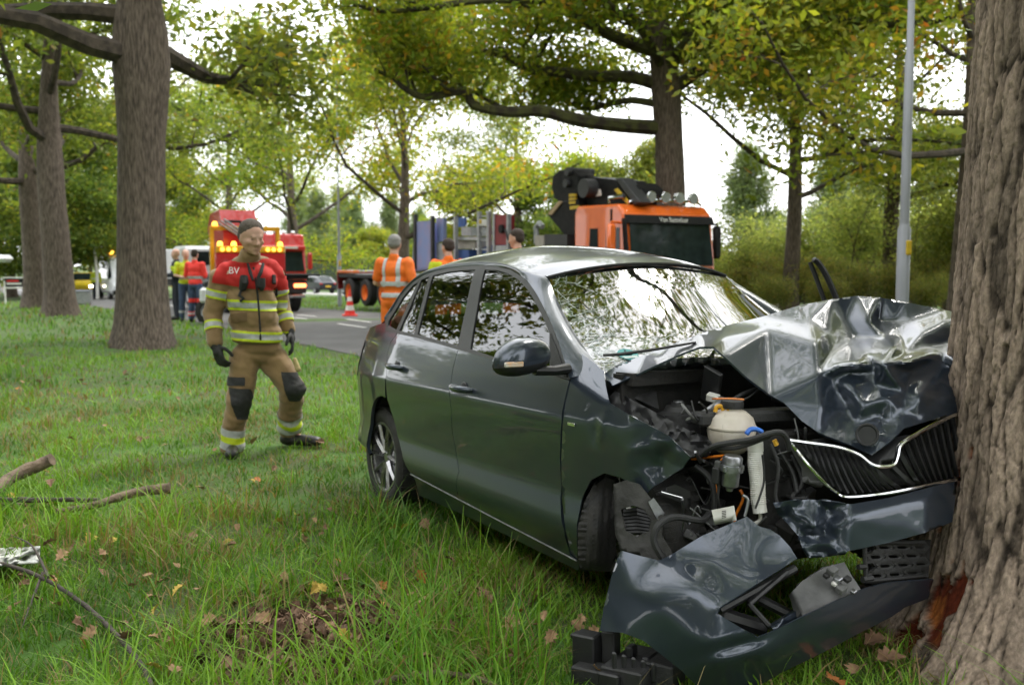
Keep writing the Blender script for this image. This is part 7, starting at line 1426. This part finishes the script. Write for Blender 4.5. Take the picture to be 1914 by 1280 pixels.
def scrap():
    g = G(20, 1045); o = np.array([g[0], g[1], 0]); root = empty('plastic_scrap', o, 0, 'crumpled white plastic sheet scrap in the grass', 'litter'); n = 14; v = []
    for i in range(n):
        for j in range(8): a, b = i / (n - 1), j / 7; q = G(-45 + 118 * a, 1028 + 30 * b - 8 * a, .03 + .10 * fbm(a * 9, b * 7, 3, 3) + .02 * math.sin(a * 7)) - o; v.append(q)
    f = [(i * 8 + j, i * 8 + j + 1, (i + 1) * 8 + j + 1, (i + 1) * 8 + j) for i in range(n - 1) for j in range(7)]; s = mesh('sheet', v, f, mat('dirty_white_plastic', (.62, .63, .60), .4, alt=(.42, .42, .39), scale=9), root, True); s.modifiers.new('s', 'SOLIDIFY').thickness = .006
scrap()
# fallen oak leaves, one by one
def leaf_mesh(seed):
    rg = np.random.default_rng(seed); n = 9; L = .055; v = [(0, 0, 0)]; out = []
    for s in (1, -1):
        side_ = []
        for i in range(1, n):
            t = i / n; w_ = L * .62 * math.sin(math.pi * min(1, t * 1.05) ** .8) * (1 + .28 * math.cos(i * math.pi)) ; side_.append((t * 2 * L - L, s * w_, .010 * abs(w_ / L) * 2.2 + rg.normal(0, .002) + .010 * math.sin(t * 4 + seed)))
        out.append(side_)
    spine = [(i / n * 2 * L - L, 0, .006 * math.sin(i / n * 4 + seed)) for i in range(n + 1)]
    v = spine + out[0] + out[1]; f = []
    for k, s0 in ((0, n + 1), (1, n + 1 + n - 1)):
        for i in range(n):
            a, b = i, i + 1; c = s0 + i - 1 if i > 0 else None; d = s0 + i if i < n - 1 else None
            q = [x for x in (a, b, d, c) if x is not None]; f.append(tuple(q) if k == 0 else tuple(q[::-1]))
    me = bpy.data.meshes.new('fallen_leaf'); me.from_pydata([tuple(p) for p in v], [], f); return me
LM = [mat('dry_leaf_brown', (.22, .125, .07), .85, alt=(.13, .07, .04), scale=30), mat('dry_leaf_tan', (.36, .22, .12), .85, alt=(.25, .15, .08), scale=30), mat('dry_leaf_orange', (.42, .15, .04), .85, alt=(.36, .12, .03), scale=30), mat('dry_leaf_yellow', (.50, .36, .06), .75, alt=(.40, .26, .05), scale=30)]
LMESH = []
for k in range(8): me = leaf_mesh(k); me.materials.append(LM[(0, 1, 2, 1, 0, 0, 3, 1)[k]]); LMESH.append(me)
LBL = ['brown curled oak leaf lying in the grass', 'pale tan oak leaf lying in the grass', 'orange oak leaf lying in the grass', 'yellow oak leaf lying in the grass']; LG_ = ['brown fallen leaves', 'tan fallen leaves', 'orange fallen leaves', 'yellow fallen leaves']
rl = np.random.default_rng(19); cnt = 0
while cnt < 200:
    py = rl.uniform(690, 1279) if rl.random() < .8 else rl.uniform(660, 760); px = rl.uniform(0, 1180)
    g = G(px, py, .06)
    if incar(g[0], g[1]) or fbm(g[0] * 1.5, g[1] * 1.5, 2, 55) < .40 + .12 * (py < 900): continue
    k = rl.integers(0, 8); o = bpy.data.objects.new('fallen_leaf', LMESH[k]); COL.objects.link(o); o.location = (g[0], g[1], float(ground_z(g[0], g[1])) + rl.uniform(.03, .085)); s = rl.uniform(.42, .85); o.scale = (s, s, s); o.rotation_euler = (rl.normal(0, .45), rl.normal(0, .45), rl.uniform(0, 6.28))
    c = (0, 1, 2, 1, 0, 0, 3, 1)[k]; tag(o, LBL[c], 'leaf', LG_[c]); cnt += 1
for px, py, k in ((1640, 1215, 0), (1600, 1255, 1), (1665, 1240, 0), (1560, 1268, 2), (1625, 1190, 1), (1140, 1040, 2)):
    g = G(px, py, .06); o = bpy.data.objects.new('fallen_leaf', LMESH[k]); COL.objects.link(o); o.location = (g[0], g[1], float(ground_z(g[0], g[1])) + .06); o.rotation_euler = (.3, -.2, px); tag(o, LBL[(0, 1, 2)[k]], 'leaf', LG_[(0, 1, 2)[k]])
# heap of dead leaves and soil
def heap():
    n = 900; g = LEAFPILE; x = g[0] + rl.normal(0, .20, n) + .05; y = g[1] + rl.normal(0, .26, n); r2 = ((x - g[0]) ** 2 + (y - g[1]) ** 2); z = ground_z(x, y) + .05 * np.exp(-r2 / .05) * rl.random(n) + .012
    Vs = []; Fs = []; Cs = []; b = 0
    for i in range(n):
        me = LMESH[rl.integers(0, 8)]; co = np.array([v.co for v in me.vertices]) * rl.uniform(.35, .9); from mathutils import Euler
        M = np.array(Euler((rl.normal(0, .8), rl.normal(0, .8), rl.uniform(0, 6.28))).to_matrix()); co = co * [1, 1, 2.0] @ M.T + [x[i], y[i], z[i]]
        for p in me.polygons:
            q = list(p.vertices); Fs += [[b + q[0], b + q[j], b + q[j + 1]] for j in range(1, len(q) - 1)]
        c = np.array([(.20, .12, .08), (.15, .085, .055), (.27, .17, .11), (.10, .06, .04)][rl.integers(0, 4)]) * rl.uniform(.7, 1.3); Vs.append(co); Cs.append(np.tile(c, (len(co), 1))); b += len(co)
    tag(bigmesh('leaf_heap', np.concatenate(Vs), np.array(Fs), colmat('dead_leaves', .85, .2, 60), col=np.concatenate(Cs)), 'heap of dead brown leaves and soil in the grass', 'leaves', kind='stuff')
heap()
